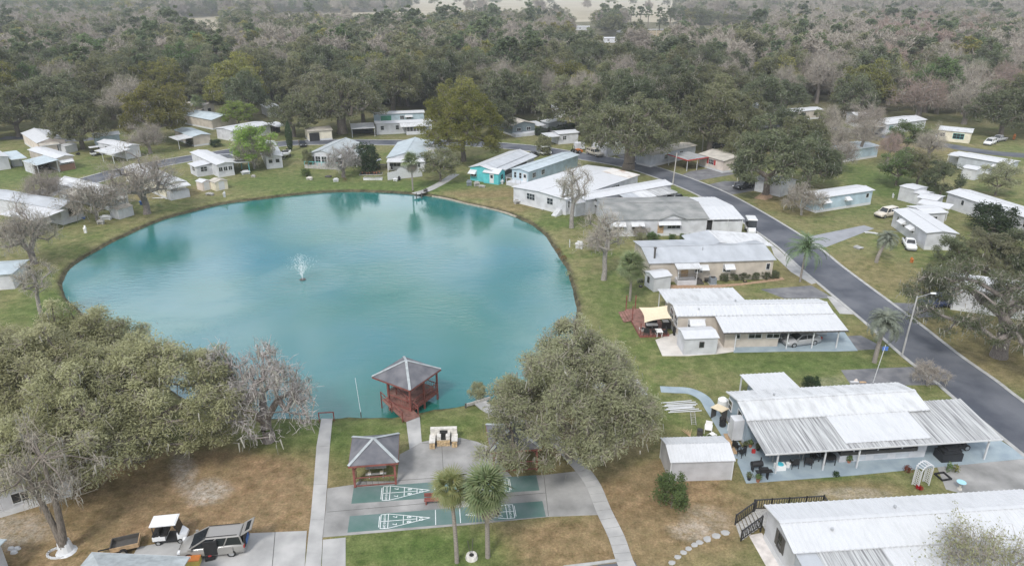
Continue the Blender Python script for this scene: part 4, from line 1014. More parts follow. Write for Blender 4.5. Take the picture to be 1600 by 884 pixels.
# ------------------------------------------------------------------ small builders
def shapes(mb, L_):
    for q in L_:
        k = q[0]
        if k == 'b': mb.box(*q[1:])
        elif k == 'r': mb.bar(*q[1:])
        elif k == 't': mb.tube(*q[1:])
    return mb
def T(name, label, cat, px, parts, rz=0.0, group=None, z=0.0, world=None):
    p = Vector(world) if world is not None else G(*px, z)
    t = thing(name, label, cat, p, rz, group)
    for pn, mt, sh in parts:
        shapes(MB(), sh).build(pn, M[mt], t)
    return t
def wheel(t, x, y, r=.33, w_=.2, mats=('tyre', 'rim')):
    q = MB(); q.tube((x, y - w_ / 2, r), (x, y + w_ / 2, r), r, r, 18); o = q.build('wheel', M[mats[0]], t)
    q = MB(); q.tube((x, y - w_ / 2 - .012, r), (x, y + w_ / 2 + .012, r), r * .62, r * .62, 12); q.build('rim', M[mats[1]], o)
CARS = {
 'sedan': dict(L=4.7, W=1.8, st=[(-.5, .36, .78, .78), (-.47, .24, .95, .92), (-.36, .2, .98, 1), (-.1, .18, .94, 1), (.2, .18, .92, 1), (.38, .2, .84, .98), (.47, .24, .70, .88), (.5, .34, .58, .74)], cab=(-.40, -.20, .08, .27, 1.45), wh=(-.29, .31)),
 'suv': dict(L=4.8, W=1.9, st=[(-.5, .42, .98, .86), (-.48, .32, 1.08, .95), (-.36, .28, 1.08, 1), (0, .26, 1.06, 1), (.22, .26, 1.04, 1), (.4, .28, .98, .98), (.48, .32, .84, .9), (.5, .42, .70, .8)], cab=(-.485, -.44, .10, .24, 1.78), wh=(-.29, .31)),
 'van': dict(L=4.95, W=1.95, st=[(-.5, .38, .95, .88), (-.48, .26, 1.06, .96), (-.3, .22, 1.06, 1), (0, .22, 1.02, 1), (.22, .22, .99, 1), (.32, .23, .95, .99), (.41, .25, .84, .95), (.465, .28, .72, .86), (.492, .33, .60, .74), (.5, .4, .5, .62)], cab=(-.485, -.44, .06, .33, 1.74), wh=(-.30, .32)),
 'pickup': dict(L=5.6, W=1.95, st=[(-.5, .5, 1.0, .92), (-.485, .42, 1.08, .98), (-.2, .36, 1.08, 1), (0, .34, 1.08, 1), (.2, .34, 1.08, 1), (.4, .36, 1.04, .98), (.48, .4, .92, .92), (.5, .5, .78, .84)], cab=(-.12, -.09, .10, .2, 1.82), wh=(-.31, .32)),
}
def car(kind, label, px, rz, paint, name=None, cat=None, group=None, s=1.0, bed=None):
    c = CARS[kind]; L, W = c['L'], c['W']; t = thing(name or {'sedan': 'parked_car', 'suv': 'parked_car', 'van': 'minivan', 'pickup': 'pickup_truck'}[kind], label, cat or {'van': 'minivan', 'pickup': 'pickup truck'}.get(kind, 'car'), G(*px), rz, group)
    t.scale = (s, s, s)
    rings = []
    for f, zl, zb, wf in c['st']:
        x = f * L; hw = W / 2 * wf
        rings.append([(x, -hw * .94, zl), (x, -hw, zl + .2), (x, -hw * .99, zb - .12), (x, -hw * .88, zb), (x, 0, zb + .03), (x, hw * .88, zb), (x, hw * .99, zb - .12), (x, hw, zl + .2), (x, hw * .94, zl)])
    q = MB(); q.loft(rings); q.build('body', M['paint_' + paint], t, True)
    a, b_, cc, d, zr = c['cab']; zb = 1.0 if kind != 'sedan' else .9
    bw, rw = W / 2 * .90, W / 2 * .72
    P = [(a * L, -bw, zb - .05), (d * L, -bw, zb - .08), (d * L, bw, zb - .08), (a * L, bw, zb - .05), (b_ * L, -rw, zr - .06), (cc * L, -rw, zr - .06), (cc * L, rw, zr - .06), (b_ * L, rw, zr - .06)]
    q = MB(); q.hexa(P); q.build('window_glass', M['glass'], t)
    q = MB(); e = .03
    q.hexa([(b_ * L - e, -rw - e, zr - .07), (cc * L + e, -rw - e, zr - .07), (cc * L + e, rw + e, zr - .07), (b_ * L - e, rw + e, zr - .07), (b_ * L + .05, -rw + .08, zr), (cc * L - .1, -rw + .08, zr), (cc * L - .1, rw - .08, zr), (b_ * L + .05, rw - .08, zr)]); q.build('roof', M['paint_' + paint], t)
    q = MB()
    for i, j in ((0, 4), (1, 5), (2, 6), (3, 7)): q.bar(P[i], P[j], .09, .07)
    for f in ((.5,) if kind != 'van' and kind != 'suv' else (.36, .68)):
        for sgn in (0, 1):
            lo = Vector(P[0 if not sgn else 3]).lerp(Vector(P[1 if not sgn else 2]), f); hi = Vector(P[4 if not sgn else 7]).lerp(Vector(P[5 if not sgn else 6]), f); q.bar(lo, hi, .08, .07)
    q.build('pillars', M['paint_' + paint], t)
    for x in c['wh']:
        for y in (-W / 2 + .09, W / 2 - .09): wheel(t, x * L, y, .33 if kind in ('sedan', 'van') else .37, .22)
    for y in (-W * .36, W * .36):
        q = MB(); q.box(L * .455, L * .492, y - .16, y + .16, .60 if kind != 'pickup' else .78, .74 if kind != 'pickup' else .94); q.build('headlight', M['lamp_clear'], t)
        q = MB(); q.box(-L * .503, -L * .47, y - .14 + (.06 if y > 0 else -.06), y + .14 + (.06 if y > 0 else -.06), .72, .96); q.build('tail_light', M['lamp_red'], t)
    for y, o in ((-W / 2 - .06, -1), (W / 2 + .06, 1)):
        q = MB(); q.box(d * L - .32, d * L - .12, y - .07, y + .07, zb + .0, zb + .14); q.build('mirror', M['paint_' + paint], t)
    q = MB(); q.box(L * .47, L * .506, -W * .38, W * .38, .3, .48); q.box(-L * .508, -L * .47, -W * .42, W * .42, .36, .56); q.build('bumper', M['black_plastic' if paint in ('black', 'beige') else 'paint_grey'], t)
    if kind == 'pickup' and bed != 'cap':
        q = MB(); q.box(-L * .47, -L * .13, -W * .40, W * .40, 1.0, 1.115); q.build('bed', M['dark'], t)
    if bed == 'cap':
        q = MB(); q.hexa([(-L * .49, -bw, 1.05), (-L * .125, -bw, 1.05), (-L * .125, bw, 1.05), (-L * .49, bw, 1.05), (-L * .47, -rw, 1.78), (-L * .125, -rw, 1.78), (-L * .125, rw, 1.78), (-L * .47, rw, 1.78)]); q.build('truck_cap', M['paint_' + paint], t)
        q = MB(); q.box(-L * .44, -L * .16, -bw + .04, bw - .04, 1.25, 1.58); q.build('window_glass', M['glass'], t)
    return t
def golf_cart(label, px, rz, paint='white', s=1.0):
    t = thing('golf_cart', label, 'golf cart', G(*px), rz); t.scale = (s,) * 3
    q = MB(); q.hexa([(-1.1, -.55, .28), (.75, -.55, .22), (.75, .55, .22), (-1.1, .55, .28), (-1.1, -.55, .42), (.75, -.55, .34), (.75, .55, .34), (-1.1, .55, .42)]); q.build('floor', M['black_plastic'], t)
    q = MB(); q.loft([[(.62, -.55, .3), (.62, .55, .3), (.62, .5, .95), (.62, -.5, .95)], [(.95, -.55, .28), (.95, .55, .28), (.95, .45, .82), (.95, -.45, .82)], [(1.25, -.42, .34), (1.25, .42, .34), (1.25, .36, .58), (1.25, -.36, .58)]]); q.build('front_cowl', M['paint_' + paint], t)
    q = MB(); q.box(-1.2, -.25, -.57, .57, .42, .78); q.build('rear_body', M['paint_' + paint], t)
    q = MB(); q.box(-.62, -.1, -.52, .52, .781, .92); q.box(-.74, -.62, -.52, .52, .90, 1.3); q.build('seat', M['black_plastic'], t)
    q = MB(); q.box(-1.22, -.76, -.5, .5, .781, .9); q.build('rear_seat', M['black_plastic'], t)
    q = MB(); q.box(-1.2, .72, -.62, .62, 1.83, 1.93); q.box(-1.12, .64, -.54, .54, 1.93, 1.98); q.build('roof', M['paint_' + paint], t)
    for y in (-.52, .52):
        for a, b_ in (((.8, y, .85), (.55, y, 1.84)), ((-1.05, y, .7), (-1.05, y, 1.84))):
            q = MB(); q.bar(a, b_, .05, .05); q.build('post', M['black_plastic'], t)
    q = MB(); q.hexa([(.80, -.5, .92), (.83, -.5, .92), (.83, .5, .92), (.80, .5, .92), (.57, -.5, 1.8), (.60, -.5, 1.8), (.60, .5, 1.8), (.57, .5, 1.8)]); q.build('windscreen', M['glass'], t)
    q = MB(); q.tube((.35, .25, .95), (.62, .25, .8), .025, .025, 6); q.tube((.33, .25, .94), (.36, .25, .97), .17, .17, 12); q.build('steering_wheel', M['black_plastic'], t)
    for x in (-.82, .8):
        for y in (-.5, .5): wheel(t, x, y, .22, .18)
    return t
def shed(label, A, B, D, e=2.1, rise=.5, wall='white_wall', roof='white_roof', axis='x', ribs=0, door=True, gambrel=False, zA=0, group=None):
    a, b_ = G(*A), G(*B); L = (b_ - a).length; rz = math.atan2(b_.y - a.y, b_.x - a.x)
    t = thing('garden_shed', label, 'shed', a, rz, group)
    q = MB(); ym = D / 2; xm = L / 2
    if axis == 'x':
        pr = [(0, 0), (D, 0), (D, e), (ym, e + rise - .05), (0, e)] if rise > 0 else [(0, 0), (D, 0), (D, e), (0, e)]
        q.loft([[(0, p[0], p[1]) for p in pr], [(L, p[0], p[1]) for p in pr]])
    else:
        pr = [(0, 0), (L, 0), (L, e), (xm, e + rise - .05), (0, e)]
        q.loft([[(p[0], D, p[1]) for p in pr], [(p[0], 0, p[1]) for p in pr]])
    q.build('wall', M[wall], t)
    o = .14
    if axis == 'x':
        fr = MB(); roof_panel(fr, (-o, -o, e - .02), (L + o, -o, e - .02), (L + o, ym, e + rise), (-o, ym, e + rise), .06, ribs, .03); fr.build('roof', M[roof], t)
        fr = MB(); roof_panel(fr, (L + o, D + o, e - .02), (-o, D + o, e - .02), (-o, ym, e + rise), (L + o, ym, e + rise), .06, ribs, .03); fr.build('roof', M[roof], t)
    else:
        fr = MB(); roof_panel(fr, (-o, D + o, e - .02), (-o, -o, e - .02), (xm, -o, e + rise), (xm, D + o, e + rise), .06, ribs, .03); fr.build('roof', M[roof], t)
        fr = MB(); roof_panel(fr, (L + o, -o, e - .02), (L + o, D + o, e - .02), (xm, D + o, e + rise), (xm, -o, e + rise), .06, ribs, .03); fr.build('roof', M[roof], t)
    if door:
        dq = MB()
        for x in (L * .5 - .62, L * .5 + .02): dq.box(x, x + .6, -.035, -.003, .1, 1.85)
        dq.build('door', M['white_trim' if wall != 'white_wall' else 'grey_wall'], t)
    return t, L, D
def chair(label, px, rz, m='black_plastic', s=1.0, z=0, name='chair', group=None):
    t = T(name, label, 'chair', px, [('seat', m, [('b', -.24, .24, -.24, .24, .40, .45)]), ('backrest', m, [('b', -.26, -.20, -.25, .25, .45, .95)]), ('armrest', m, [('b', -.24, .22, .25, .29, .62, .66)]), ('armrest', m, [('b', -.24, .22, -.29, -.25, .62, .66)])] +
              [('leg', m, [('b', x - .02, x + .02, y - .02, y + .02, 0, .62 if abs(y) > .2 else .4)]) for x in (-.21, .2) for y in (-.27, .27)], rz, group, z)
    t.scale = (s, s, s); return t
def table(label, px, rz, w_=1.5, d=.8, h=.74, m='grey_wood', z=0, round_=False, name='table', group=None):
    if round_: top = [('t', (0, 0, h - .05), (0, 0, h), w_ / 2, w_ / 2, 18)]
    else: top = [('b', -w_ / 2, w_ / 2, -d / 2, d / 2, h - .05, h)]
    k = .35 * w_ if round_ else w_ / 2 - .1; j = .35 * w_ if round_ else d / 2 - .1
    return T(name, label, 'table', px, [('tabletop', m, top)] + [('leg', m, [('b', x * k - .03, x * k + .03, y * j - .03, y * j + .03, 0, h - .05)]) for x in (-1, 1) for y in (-1, 1)], rz, group, z)

# ------------------------------------------------------------------ gazebo over the water
gl, gf, gr_ = G(581, 588, 2.9), G(640, 611, 2.9), G(689, 576, 2.9)
cx0 = (gl + gr_) / 2
side = ((gr_ - gl).length) / math.sqrt(2)
gang = math.atan2(gr_.y - gl.y, gr_.x - gl.x) - R(45)
gz = thing('gazebo', 'red railed gazebo with grey hipped roof standing in the pond', 'gazebo', (cx0.x, cx0.y, 0), gang)
hs = side / 2
# local frame: corners (-hs,-hs)=front ; front corner is toward the shore
def hip_roof(parent, hx, hy, e, rise, m, ridge=0.0, cap='white_trim', capm=None):
    C_ = [(-hx, -hy, e), (hx, -hy, e), (hx, hy, e), (-hx, hy, e)]
    a, b_ = (-ridge, 0, e + rise), (ridge, 0, e + rise)
    faces = [[C_[0], C_[1], b_, a] if ridge else [C_[0], C_[1], a], [C_[1], C_[2], b_], [C_[2], C_[3], a, b_] if ridge else [C_[2], C_[3], a], [C_[3], C_[0], a]]
    for f in faces:
        q = MB(); n = len(f)
        q.v += [tuple(p) for p in f] + [(p[0], p[1], p[2] - .07) for p in f]
        q.f.append(tuple(range(n))); q.f.append(tuple(n + i for i in reversed(range(n)))); q.m += [0, 0]
        for i in range(n):
            j = (i + 1) % n; q.f.append((i, n + i, n + j, j)); q.m.append(0)
        q.build('roof', M[m], parent)
    for c_ in C_:
        q = MB(); q.bar((c_[0], c_[1], c_[2] + .03), ((a if c_[0] < 0 else b_)[0], 0, e + rise + .03), .26, .04); q.build('hip_cap', M[capm or 'grey_metal_roof'], parent)
    q = MB()
    for i in range(4):
        p, r_ = Vector(C_[i]), Vector(C_[(i + 1) % 4]); q.bar(p - Vector((0, 0, .12)), r_ - Vector((0, 0, .12)), .05, .16)
    q.build('fascia', M['red_wood'], parent)
hip_roof(gz, hs, hs, 2.9, 1.45, 'slate_shingle', capm='pale_shingle')
di = hs - .35
ch = 1.5
deck = [(-di + ch, -di), (di, -di), (di, di), (-di, di), (-di, -di + ch)]
ndk = 26
for i in range(ndk):
    y0_, y1_ = -di + 2 * di * i / ndk, -di + 2 * di * (i + 1) / ndk - .012
    xa0 = -di + max(0, ch - (y0_ + di)); xa1 = -di + max(0, ch - (y1_ + di))
    q = MB(); q.hexa([(xa0, y0_, .22), (di, y0_, .22), (di, y1_, .22), (xa1, y1_, .22), (xa0, y0_, .27), (di, y0_, .27), (di, y1_, .27), (xa1, y1_, .27)]); q.build('deck_board', M['red_deck'], gz)
def rail_run(parent, a, b_, z0, top=.95, nb=None, m='red_wood', gap=.24):
    a, b_ = Vector((*a, 0)), Vector((*b_, 0)); L = (b_ - a).length
    for z in (z0 + .1, z0 + top):
        q = MB(); q.bar(a + Vector((0, 0, z)), b_ + Vector((0, 0, z)), .09, .07); q.build('rail', M[m], parent)
    n = nb or int(L / gap); q = MB()
    for i in range(1, n):
        p = a.lerp(b_, i / n); q.box(p.x - .017, p.x + .017, p.y - .017, p.y + .017, z0 + .13, z0 + top - .03)
    o = q.build('balusters', M[m], parent); o['kind'] = 'stuff'
for a, b_ in zip(deck, deck[1:]): rail_run(gz, a, b_, .27)
for a, b_ in zip(deck, deck[1:]):
    q = MB(); q.bar((*a, .1), (*b_, .1), .08, .26); q.build('rim_joist', M['red_wood'], gz)
for (x, y) in deck + [(di, 0), (0, di)]:
    q = MB(); q.box(x - .08, x + .08, y - .08, y + .08, -2.2, 2.85 if (x, y) not in () else 1.3); q.build('post', M['red_wood'], gz)
for (x, y) in ((0, 0), (di * .5, -di * .5), (-di * .5, di * .5)):
    q = MB(); q.box(x - .08, x + .08, y - .08, y + .08, -2.2, .2); q.build('pile', M['dark_trim'], gz)
q = MB(); q.box(di - .5, di - .1, -di + .3, di - .3, .68, .74); q.box(-di + .3, di - .6, di - .5, di - .1, .68, .74); q.build('bench', M['red_deck'], gz)
# bridge to the shore
e0 = Vector(((deck[0][0] + deck[4][0]) / 2, (deck[0][1] + deck[4][1]) / 2)); cg, sg = math.cos(gang), math.sin(gang)
e0w = Vector((cx0.x + e0.x * cg - e0.y * sg, cx0.y + e0.x * sg + e0.y * cg, .0)); sh_ = G(645, 656)
bt = thing('footbridge', 'short red plank bridge from the concrete walk to the gazebo', 'bridge', (e0w.x, e0w.y, 0), math.atan2(sh_.y - e0w.y, sh_.x - e0w.x))
bl = (Vector((sh_.x, sh_.y, 0)) - Vector((e0w.x, e0w.y, 0))).length
nb_ = 16
for i in range(nb_):
    q = MB(); q.box(bl * i / nb_, bl * (i + 1) / nb_ - .015, -.85, .85, .19 - .1 * i / nb_, .25 - .13 * i / nb_); q.build('plank', M['red_deck'], bt)
for y in (-.9, .9):
    q = MB(); q.bar((0, y, 1.2), (bl * .9, y, 1.05), .08, .07); q.bar((0, y, .75), (bl * .9, y, .65), .05, .05); q.build('handrail', M['red_wood'], bt)
    for f in (.0, .45, .9):
        q = MB(); q.box(bl * f, bl * f + .1, y - .05, y + .05, -.9 if f < .4 else -.1, 1.2 - .12 * f); q.build('post', M['red_wood'], bt)
sheet('gazebo_walk', [(634, 653), (656, 652), (659, 691), (640, 702)], M['concrete'], .06)

# ------------------------------------------------------------------ picnic pavilions and courts
def pavilion(label, pl, pr, pb, e=2.55):
    a, b_, c_ = G(*pl, e), G(*pr, e), G(*pb, e); rz = math.atan2(b_.y - a.y, b_.x - a.x)
    L = (b_ - a).length; D = (c_ - a).dot(Vector((-math.sin(rz), math.cos(rz), 0)))
    ctr = a + (b_ - a) / 2 + Vector((-math.sin(rz), math.cos(rz), 0)) * D / 2
    t = thing('picnic_pavilion', label, 'pavilion', (ctr.x, ctr.y, 0), rz, 'red post pavilions by the courts')
    hip_roof(t, L / 2, D / 2, e, 1.15, 'slate_shingle', capm='pale_shingle')
    x, y = L / 2 - .35, D / 2 - .35
    for sx in (-1, 1):
        for sy in (-1, 1):
            q = MB(); q.box(sx * x - .09, sx * x + .09, sy * y - .09, sy * y + .09, 0, e - .08); q.build('post', M['red_wood'], t)
            q = MB(); q.bar((sx * x, sy * y, e - .75), (sx * (x - .6), sy * y, e - .15), .07, .09); q.build('brace', M['red_wood'], t)
    for sy in (-1, 1):
        q = MB(); q.box(-x, x, sy * y - .06, sy * y + .06, e - .24, e - .09); q.build('beam', M['red_wood'], t)
    for z in (.12, .95):
        q = MB(); q.box(-x + .09, x - .09, -y - .03, -y + .03, z, z + .08); q.build('rail', M['red_wood'], t)
    q = MB(); n = 7
    for i in range(1, n):
        u = -x + 2 * x * i / n; q.box(u - .015, u + .015, -y - .015, -y + .015, .2, .95)
    o = q.build('balusters', M['dark_trim'], t); o['kind'] = 'stuff'
    q = MB(); q.box(-x - .02, -x + .12, -y + .3, -y + .9, .5, 1.5); q.build('wood_panel', M['tan_wood'], t)
    q = MB(); q.box(-x, x, y - .04, y + .02, .3, 1.1); q.build('back_panel', M['grey_wood'], t)
    return t, ctr, rz
pv1, c1, r1 = pavilion('red post picnic pavilion with grey hipped roof at the left of the courts', (544, 728), (622, 722), (549, 682))
pv2, c2, r2 = pavilion('red post picnic pavilion half hidden under the central oak', (766, 706), (846, 700), (767, 662))
def picnic_table(label, w_, rz, group=None):
    return T('picnic_table', label, 'table', None, [('tabletop', 'grey_wood', [('b', -.9, .9, -.38, .38, .70, .75)]), ('bench', 'grey_wood', [('b', -.9, .9, -.85, -.6, .40, .45)]), ('bench', 'grey_wood', [('b', -.9, .9, .6, .85, .40, .45)]),
        ('leg', 'grey_wood', [('r', (-.6, -.8, 0), (-.6, .2, .70), .06, .08), ('r', (-.6, .8, 0), (-.6, -.2, .7), .06, .08)]), ('leg', 'grey_wood', [('r', (.6, -.8, 0), (.6, .2, .70), .06, .08), ('r', (.6, .8, 0), (.6, -.2, .7), .06, .08)])], rz, group, world=w_)
picnic_table('picnic table under the left pavilion roof', (c1.x, c1.y, .05), r1)
picnic_table('picnic table under the oak shaded pavilion', (c2.x, c2.y + .1, .05), r2)
T('cloth_bundle', 'dark blue cloth bundle lying on the shaded picnic table', 'cloth', None, [('fold', 'blue_tarp', [('b', -.25, .2, -.2, .22, 0, .12), ('b', -.18, .12, -.14, .16, .12, .24)])], .3, world=(c2.x - .5, c2.y + .1, .80))
for i, dx in enumerate((-.55, .5)):
    T('white_basket', ('left', 'right')[i] + ' pale box on the front bench of the left pavilion', 'box', None, [('box', 'white_plastic', [('b', -.14, .14, -.1, .1, 0, .16)]), ('lid', 'cream_cloth', [('b', -.15, .15, -.11, .11, .16, .19)])], r1, world=(c1.x + dx * math.cos(r1) + .73 * math.sin(r1), c1.y + dx * math.sin(r1) - .73 * math.cos(r1), .50))
# shuffleboard courts
def text_mesh(s, size, m):
    cu = bpy.data.curves.new('txt', 'FONT'); cu.body = s; cu.size = size; cu.align_x = 'CENTER'; cu.align_y = 'CENTER'; cu.extrude = .002
    o = bpy.data.objects.new('txt', cu); me = bpy.data.meshes.new_from_object(o)
    bpy.data.objects.remove(o); bpy.data.curves.remove(cu)
    me.name = 'numeral'; me.materials.clear(); me.materials.append(M[m]); return me
NUM = {k: text_mesh(k, .50, 'court_line') for k in ('10', '8', '7')}
NUM['10 OFF'] = text_mesh('10 OFF', .26, 'court_line')
def court(label, A, B, C_):
    a, b_, c_ = G(*A), G(*B), G(*C_); rz = math.atan2(b_.y - a.y, b_.x - a.x); L = (b_ - a).length
    W_ = (c_ - a).dot(Vector((-math.sin(rz), math.cos(rz), 0)))
    t = thing('shuffleboard_court', label, 'court', a, rz, 'green shuffleboard courts')
    q = MB(); q.box(0, L, 0, W_, -.02, .05); q.build('court_slab', M['green_court'], t)
    lw = .05; z0, z1 = .0505, .054
    def ln(p, r_):
        q = MB(); q.bar((*p, (z0 + z1) / 2), (*r_, (z0 + z1) / 2), lw, z1 - z0); q.build('court_line', M['court_line'], t)
    for f in (0, 1):
        X = (lambda x: x) if f == 0 else (lambda x: L - x)
        base, off_, apex = 3.15, 2.55, 6.55
        ln((X(off_), .14), (X(off_), W_ - .14)); ln((X(base), .1), (X(base), W_ - .1))
        ln((X(off_), .14), (X(base), .10)); ln((X(off_), W_ - .14), (X(base), W_ - .1)); ln((X(off_), W_ / 2), (X(base), W_ / 2))
        ln((X(base), .1), (X(apex), W_ / 2)); ln((X(base), W_ - .1), (X(apex), W_ / 2))
        x1_, x2_ = base + (apex - base) * .36, base + (apex - base) * .68
        for x in (x1_, x2_):
            hw = (W_ / 2 - .1) * (apex - x) / (apex - base); ln((X(x), W_ / 2 - hw), (X(x), W_ / 2 + hw))
        ln((X(base), W_ / 2), (X(x2_), W_ / 2))
        ln((X(off_ - .12), .3), (X(off_ - .12), W_ - .3))
        rot = -math.pi / 2 if f == 0 else math.pi / 2
        for s_, x, y in (('7', (base + x1_) / 2 - .1, W_ * .27), ('7', (base + x1_) / 2 - .1, W_ * .73), ('8', (x1_ + x2_) / 2 - .1, W_ * .36), ('8', (x1_ + x2_) / 2 - .1, W_ * .64), ('10', x2_ + .35, W_ / 2), ('10 OFF', (off_ + base) / 2, W_ * .27), ('10 OFF', (off_ + base) / 2, W_ * .73)):
            put('numeral', NUM[s_], t, (X(x), y, .0525), rot)
    ln((L / 2 - 1.0, .05), (L / 2 - 1.0, W_ - .05)); ln((L / 2 + 1.0, .05), (L / 2 + 1.0, W_ - .05))
    return t
court('upper green shuffleboard court running under the central oak', (549, 787), (843, 766), (553, 762))
court('lower green shuffleboard court behind the two cabbage palms', (543, 832), (853, 807), (546, 806.5))
T('court_bench', 'low red wooden bench on the strip between the two courts', 'bench', (680, 786), [('seat', 'red_wood', [('b', -.9, .9, -.2, .02, .38, .43), ('b', -.9, .9, .06, .28, .38, .43)]), ('backrest', 'red_wood', [('b', -.9, .9, .3, .36, .5, .85)]), ('leg', 'red_wood', [('b', -.8, -.7, -.2, .3, 0, .38)]), ('leg', 'red_wood', [('b', .7, .8, -.2, .3, 0, .38)])], .08)
# stone fireplace
ft = thing('stone_barbecue', 'low stone barbecue with dark fire mouth on the concrete terrace', 'barbecue', G(693, 697), .05)
rs = random.Random(4)
def stone_block(x0, x1, y0, y1, z1, cap=True):
    q = MB(); q.box(x0 + .03, x1 - .03, y0 + .03, y1 - .03, 0, z1 - .04); q.build('core', M['stone_cap'], ft)
    z = 0
    while z < z1 - .15:
        h = .17; x = x0
        while x < x1 - .06:
            w_ = min(rs.uniform(.16, .32), x1 - x); q = MB(); q.box(x + .008, x + w_ - .008, y0 - rs.uniform(0, .03), y0 + .1, z + .01, z + h - .005); q.build('stone', M['stone'], ft); x += w_
        z += h
    if cap: q = MB(); q.box(x0 - .03, x1 + .03, y0 - .02, y1, z1 - .04, z1 + .04); q.build('cap', M['stone_cap'], ft)
stone_block(-1.28, -.78, -.42, .9, .75); stone_block(.80, 1.32, -.25, .9, .75); stone_block(-.62, .64, .0, .9, .72, False)
q = MB(); q.box(-1.25, 1.28, .9, 1.3, 0, 1.35); q.build('back_wall', M['stone_cap'], ft)
q = MB(); q.box(-.6, -.22, .05, .9, .7, 1.1); q.box(.24, .62, .05, .9, .7, 1.1); q.build('cheek_wall', M['stone_cap'], ft)
q = MB(); q.box(-.22, .24, .02, .9, .722, .80); q.box(-.35, .37, .5, .905, .80, 1.2); q.build('fire_mouth', M['soot_black'], ft)
# fishing rail at the end of the long walk
rt = T('end_rail', 'low red wooden rail closing the long walkway at the water', 'railing', (510, 655), [('rail', 'red_wood', [('b', -.75, .8, -.05, .05, .78, .86)]), ('post', 'red_wood', [('b', -.75, -.65, -.05, .05, -.8, .78)]), ('post', 'red_wood', [('b', .7, .8, -.05, .05, -.8, .78)])], .1)
# fountain
fo = G(473, 437, POND_Z)
ft2 = thing('fountain', 'thin white fountain spraying from a float in the pond', 'fountain', fo)
q = MB(); q.tube((0, 0, -.1), (0, 0, .12), .5, .42, 14); q.build('float', M['dark_trim'], ft2); q = MB(); q.tube((0, 0, .12), (0, 0, .35), .12, .07, 8); q.build('nozzle', M['metal'], ft2)
q = MB(); rf = random.Random(8)
for i in range(800):
    a = rf.uniform(0, 6.28); f = rf.random() ** .8; v = rf.uniform(.02, .55) * (1 if rf.random() < .7 else 1.9)
    p = Vector((math.cos(a) * v * f * 3.2, math.sin(a) * v * f * 3.2, 0.3 + 3.8 * f * (1 - .25 * v)))
    d = .005 + .009 * rf.random(); l = rf.uniform(.05, .35) * (1.3 - f)
    q.hexa([p + Vector(v_) for v_ in ((-d, -d, 0), (d, -d, 0), (d, d, 0), (-d, d, 0), (-d * .3, -d * .3, l), (d * .3, -d * .3, l), (d * .3, d * .3, l), (-d * .3, d * .3, l))])
wm_ = mat('spray', (.85, .88, .9), .3, 0)
o = q.build('spray', wm_, ft2); o['kind'] = 'stuff'

# ------------------------------------------------------------------ sheds
t, L, D = shed('large white ribbed shed standing on the leaf litter beside the blue patio', (1046, 752), (1142, 749), 3.4, 2.15, .55, 'shed_wall', 'white_roof', ribs=.3, door=False)
q = MB()
for x, y in ((0, 0), (L, 0), (L, D), (0, D)): q.box(x - .05, x + .05, y - .05, y + .05, 0, 2.13)
q.build('corner_trim', M['white_trim'], t)
t, L, D = shed('white shed with a small window on the pale patio', (1068, 555), (1119, 553), 2.8, 2.25, .3, 'white_wall', 'white_roof', door=False)
f_, g_ = window_meshes(.45, .6, 1, 'dark_trim'); o = put('window', f_, t, (L * .52, 0, 1.35)); put('pane', g_, o)
t, L, D = shed('small white shed left of the screened side porch', (1021, 456), (1047, 452), 2.6, 2.2, .3, 'white_wall', 'white_roof', door=False)
f_, g_ = window_meshes(.45, .8, 1, 'dark_trim'); o = put('window', f_, t, (0, D * .6, 1.3), -math.pi / 2); put('pane', g_, o)
shed('low white shed with tan roof at the left pond bank', (187, 343), (210, 336), 2.4, 1.9, .25, 'white_panel', 'tan_roof')
shed('pinkish garden shed in front of the dark patched trailer', (318, 299), (331, 296), 2.4, 1.9, .35, 'pink_wall', 'white_roof_worn', axis='y')
shed('cream garden shed with a yellowish roof right of the pinkish shed', (338, 299), (357, 295), 2.6, 1.9, .4, 'cream_wall', 'yellow_roof' if 'yellow_roof' in M else 'tan_roof', axis='y')
shed('dark fronted storage shed near the left border', (20, 261), (36, 259), 3, 2.0, .5, 'grey_wall', 'tan_roof', axis='y')
shed('white garden shed right of the brick fronted home', (104, 240), (122, 236), 3.2, 1.9, .3, 'white_panel', 'white_roof')
shed('tall white square shed at the right of the grass strip', (1402, 312), (1424, 318), 4, 2.9, .15, 'white_panel', 'white_roof', door=False)
shed('white workshop shed in front of the tall square shed', (1424, 318), (1440, 322), 3.4, 2.3, .3, 'white_panel', 'white_roof')
shed('tall white closet shed beside the long pale grey trailer', (1481, 256), (1495, 259), 3.4, 2.6, .15, 'white_panel', 'white_roof', door=False)
shed('white shed with low roof behind the dark small tree', (1500, 278), (1522, 282), 4, 2.4, .3, 'white_panel', 'white_roof')
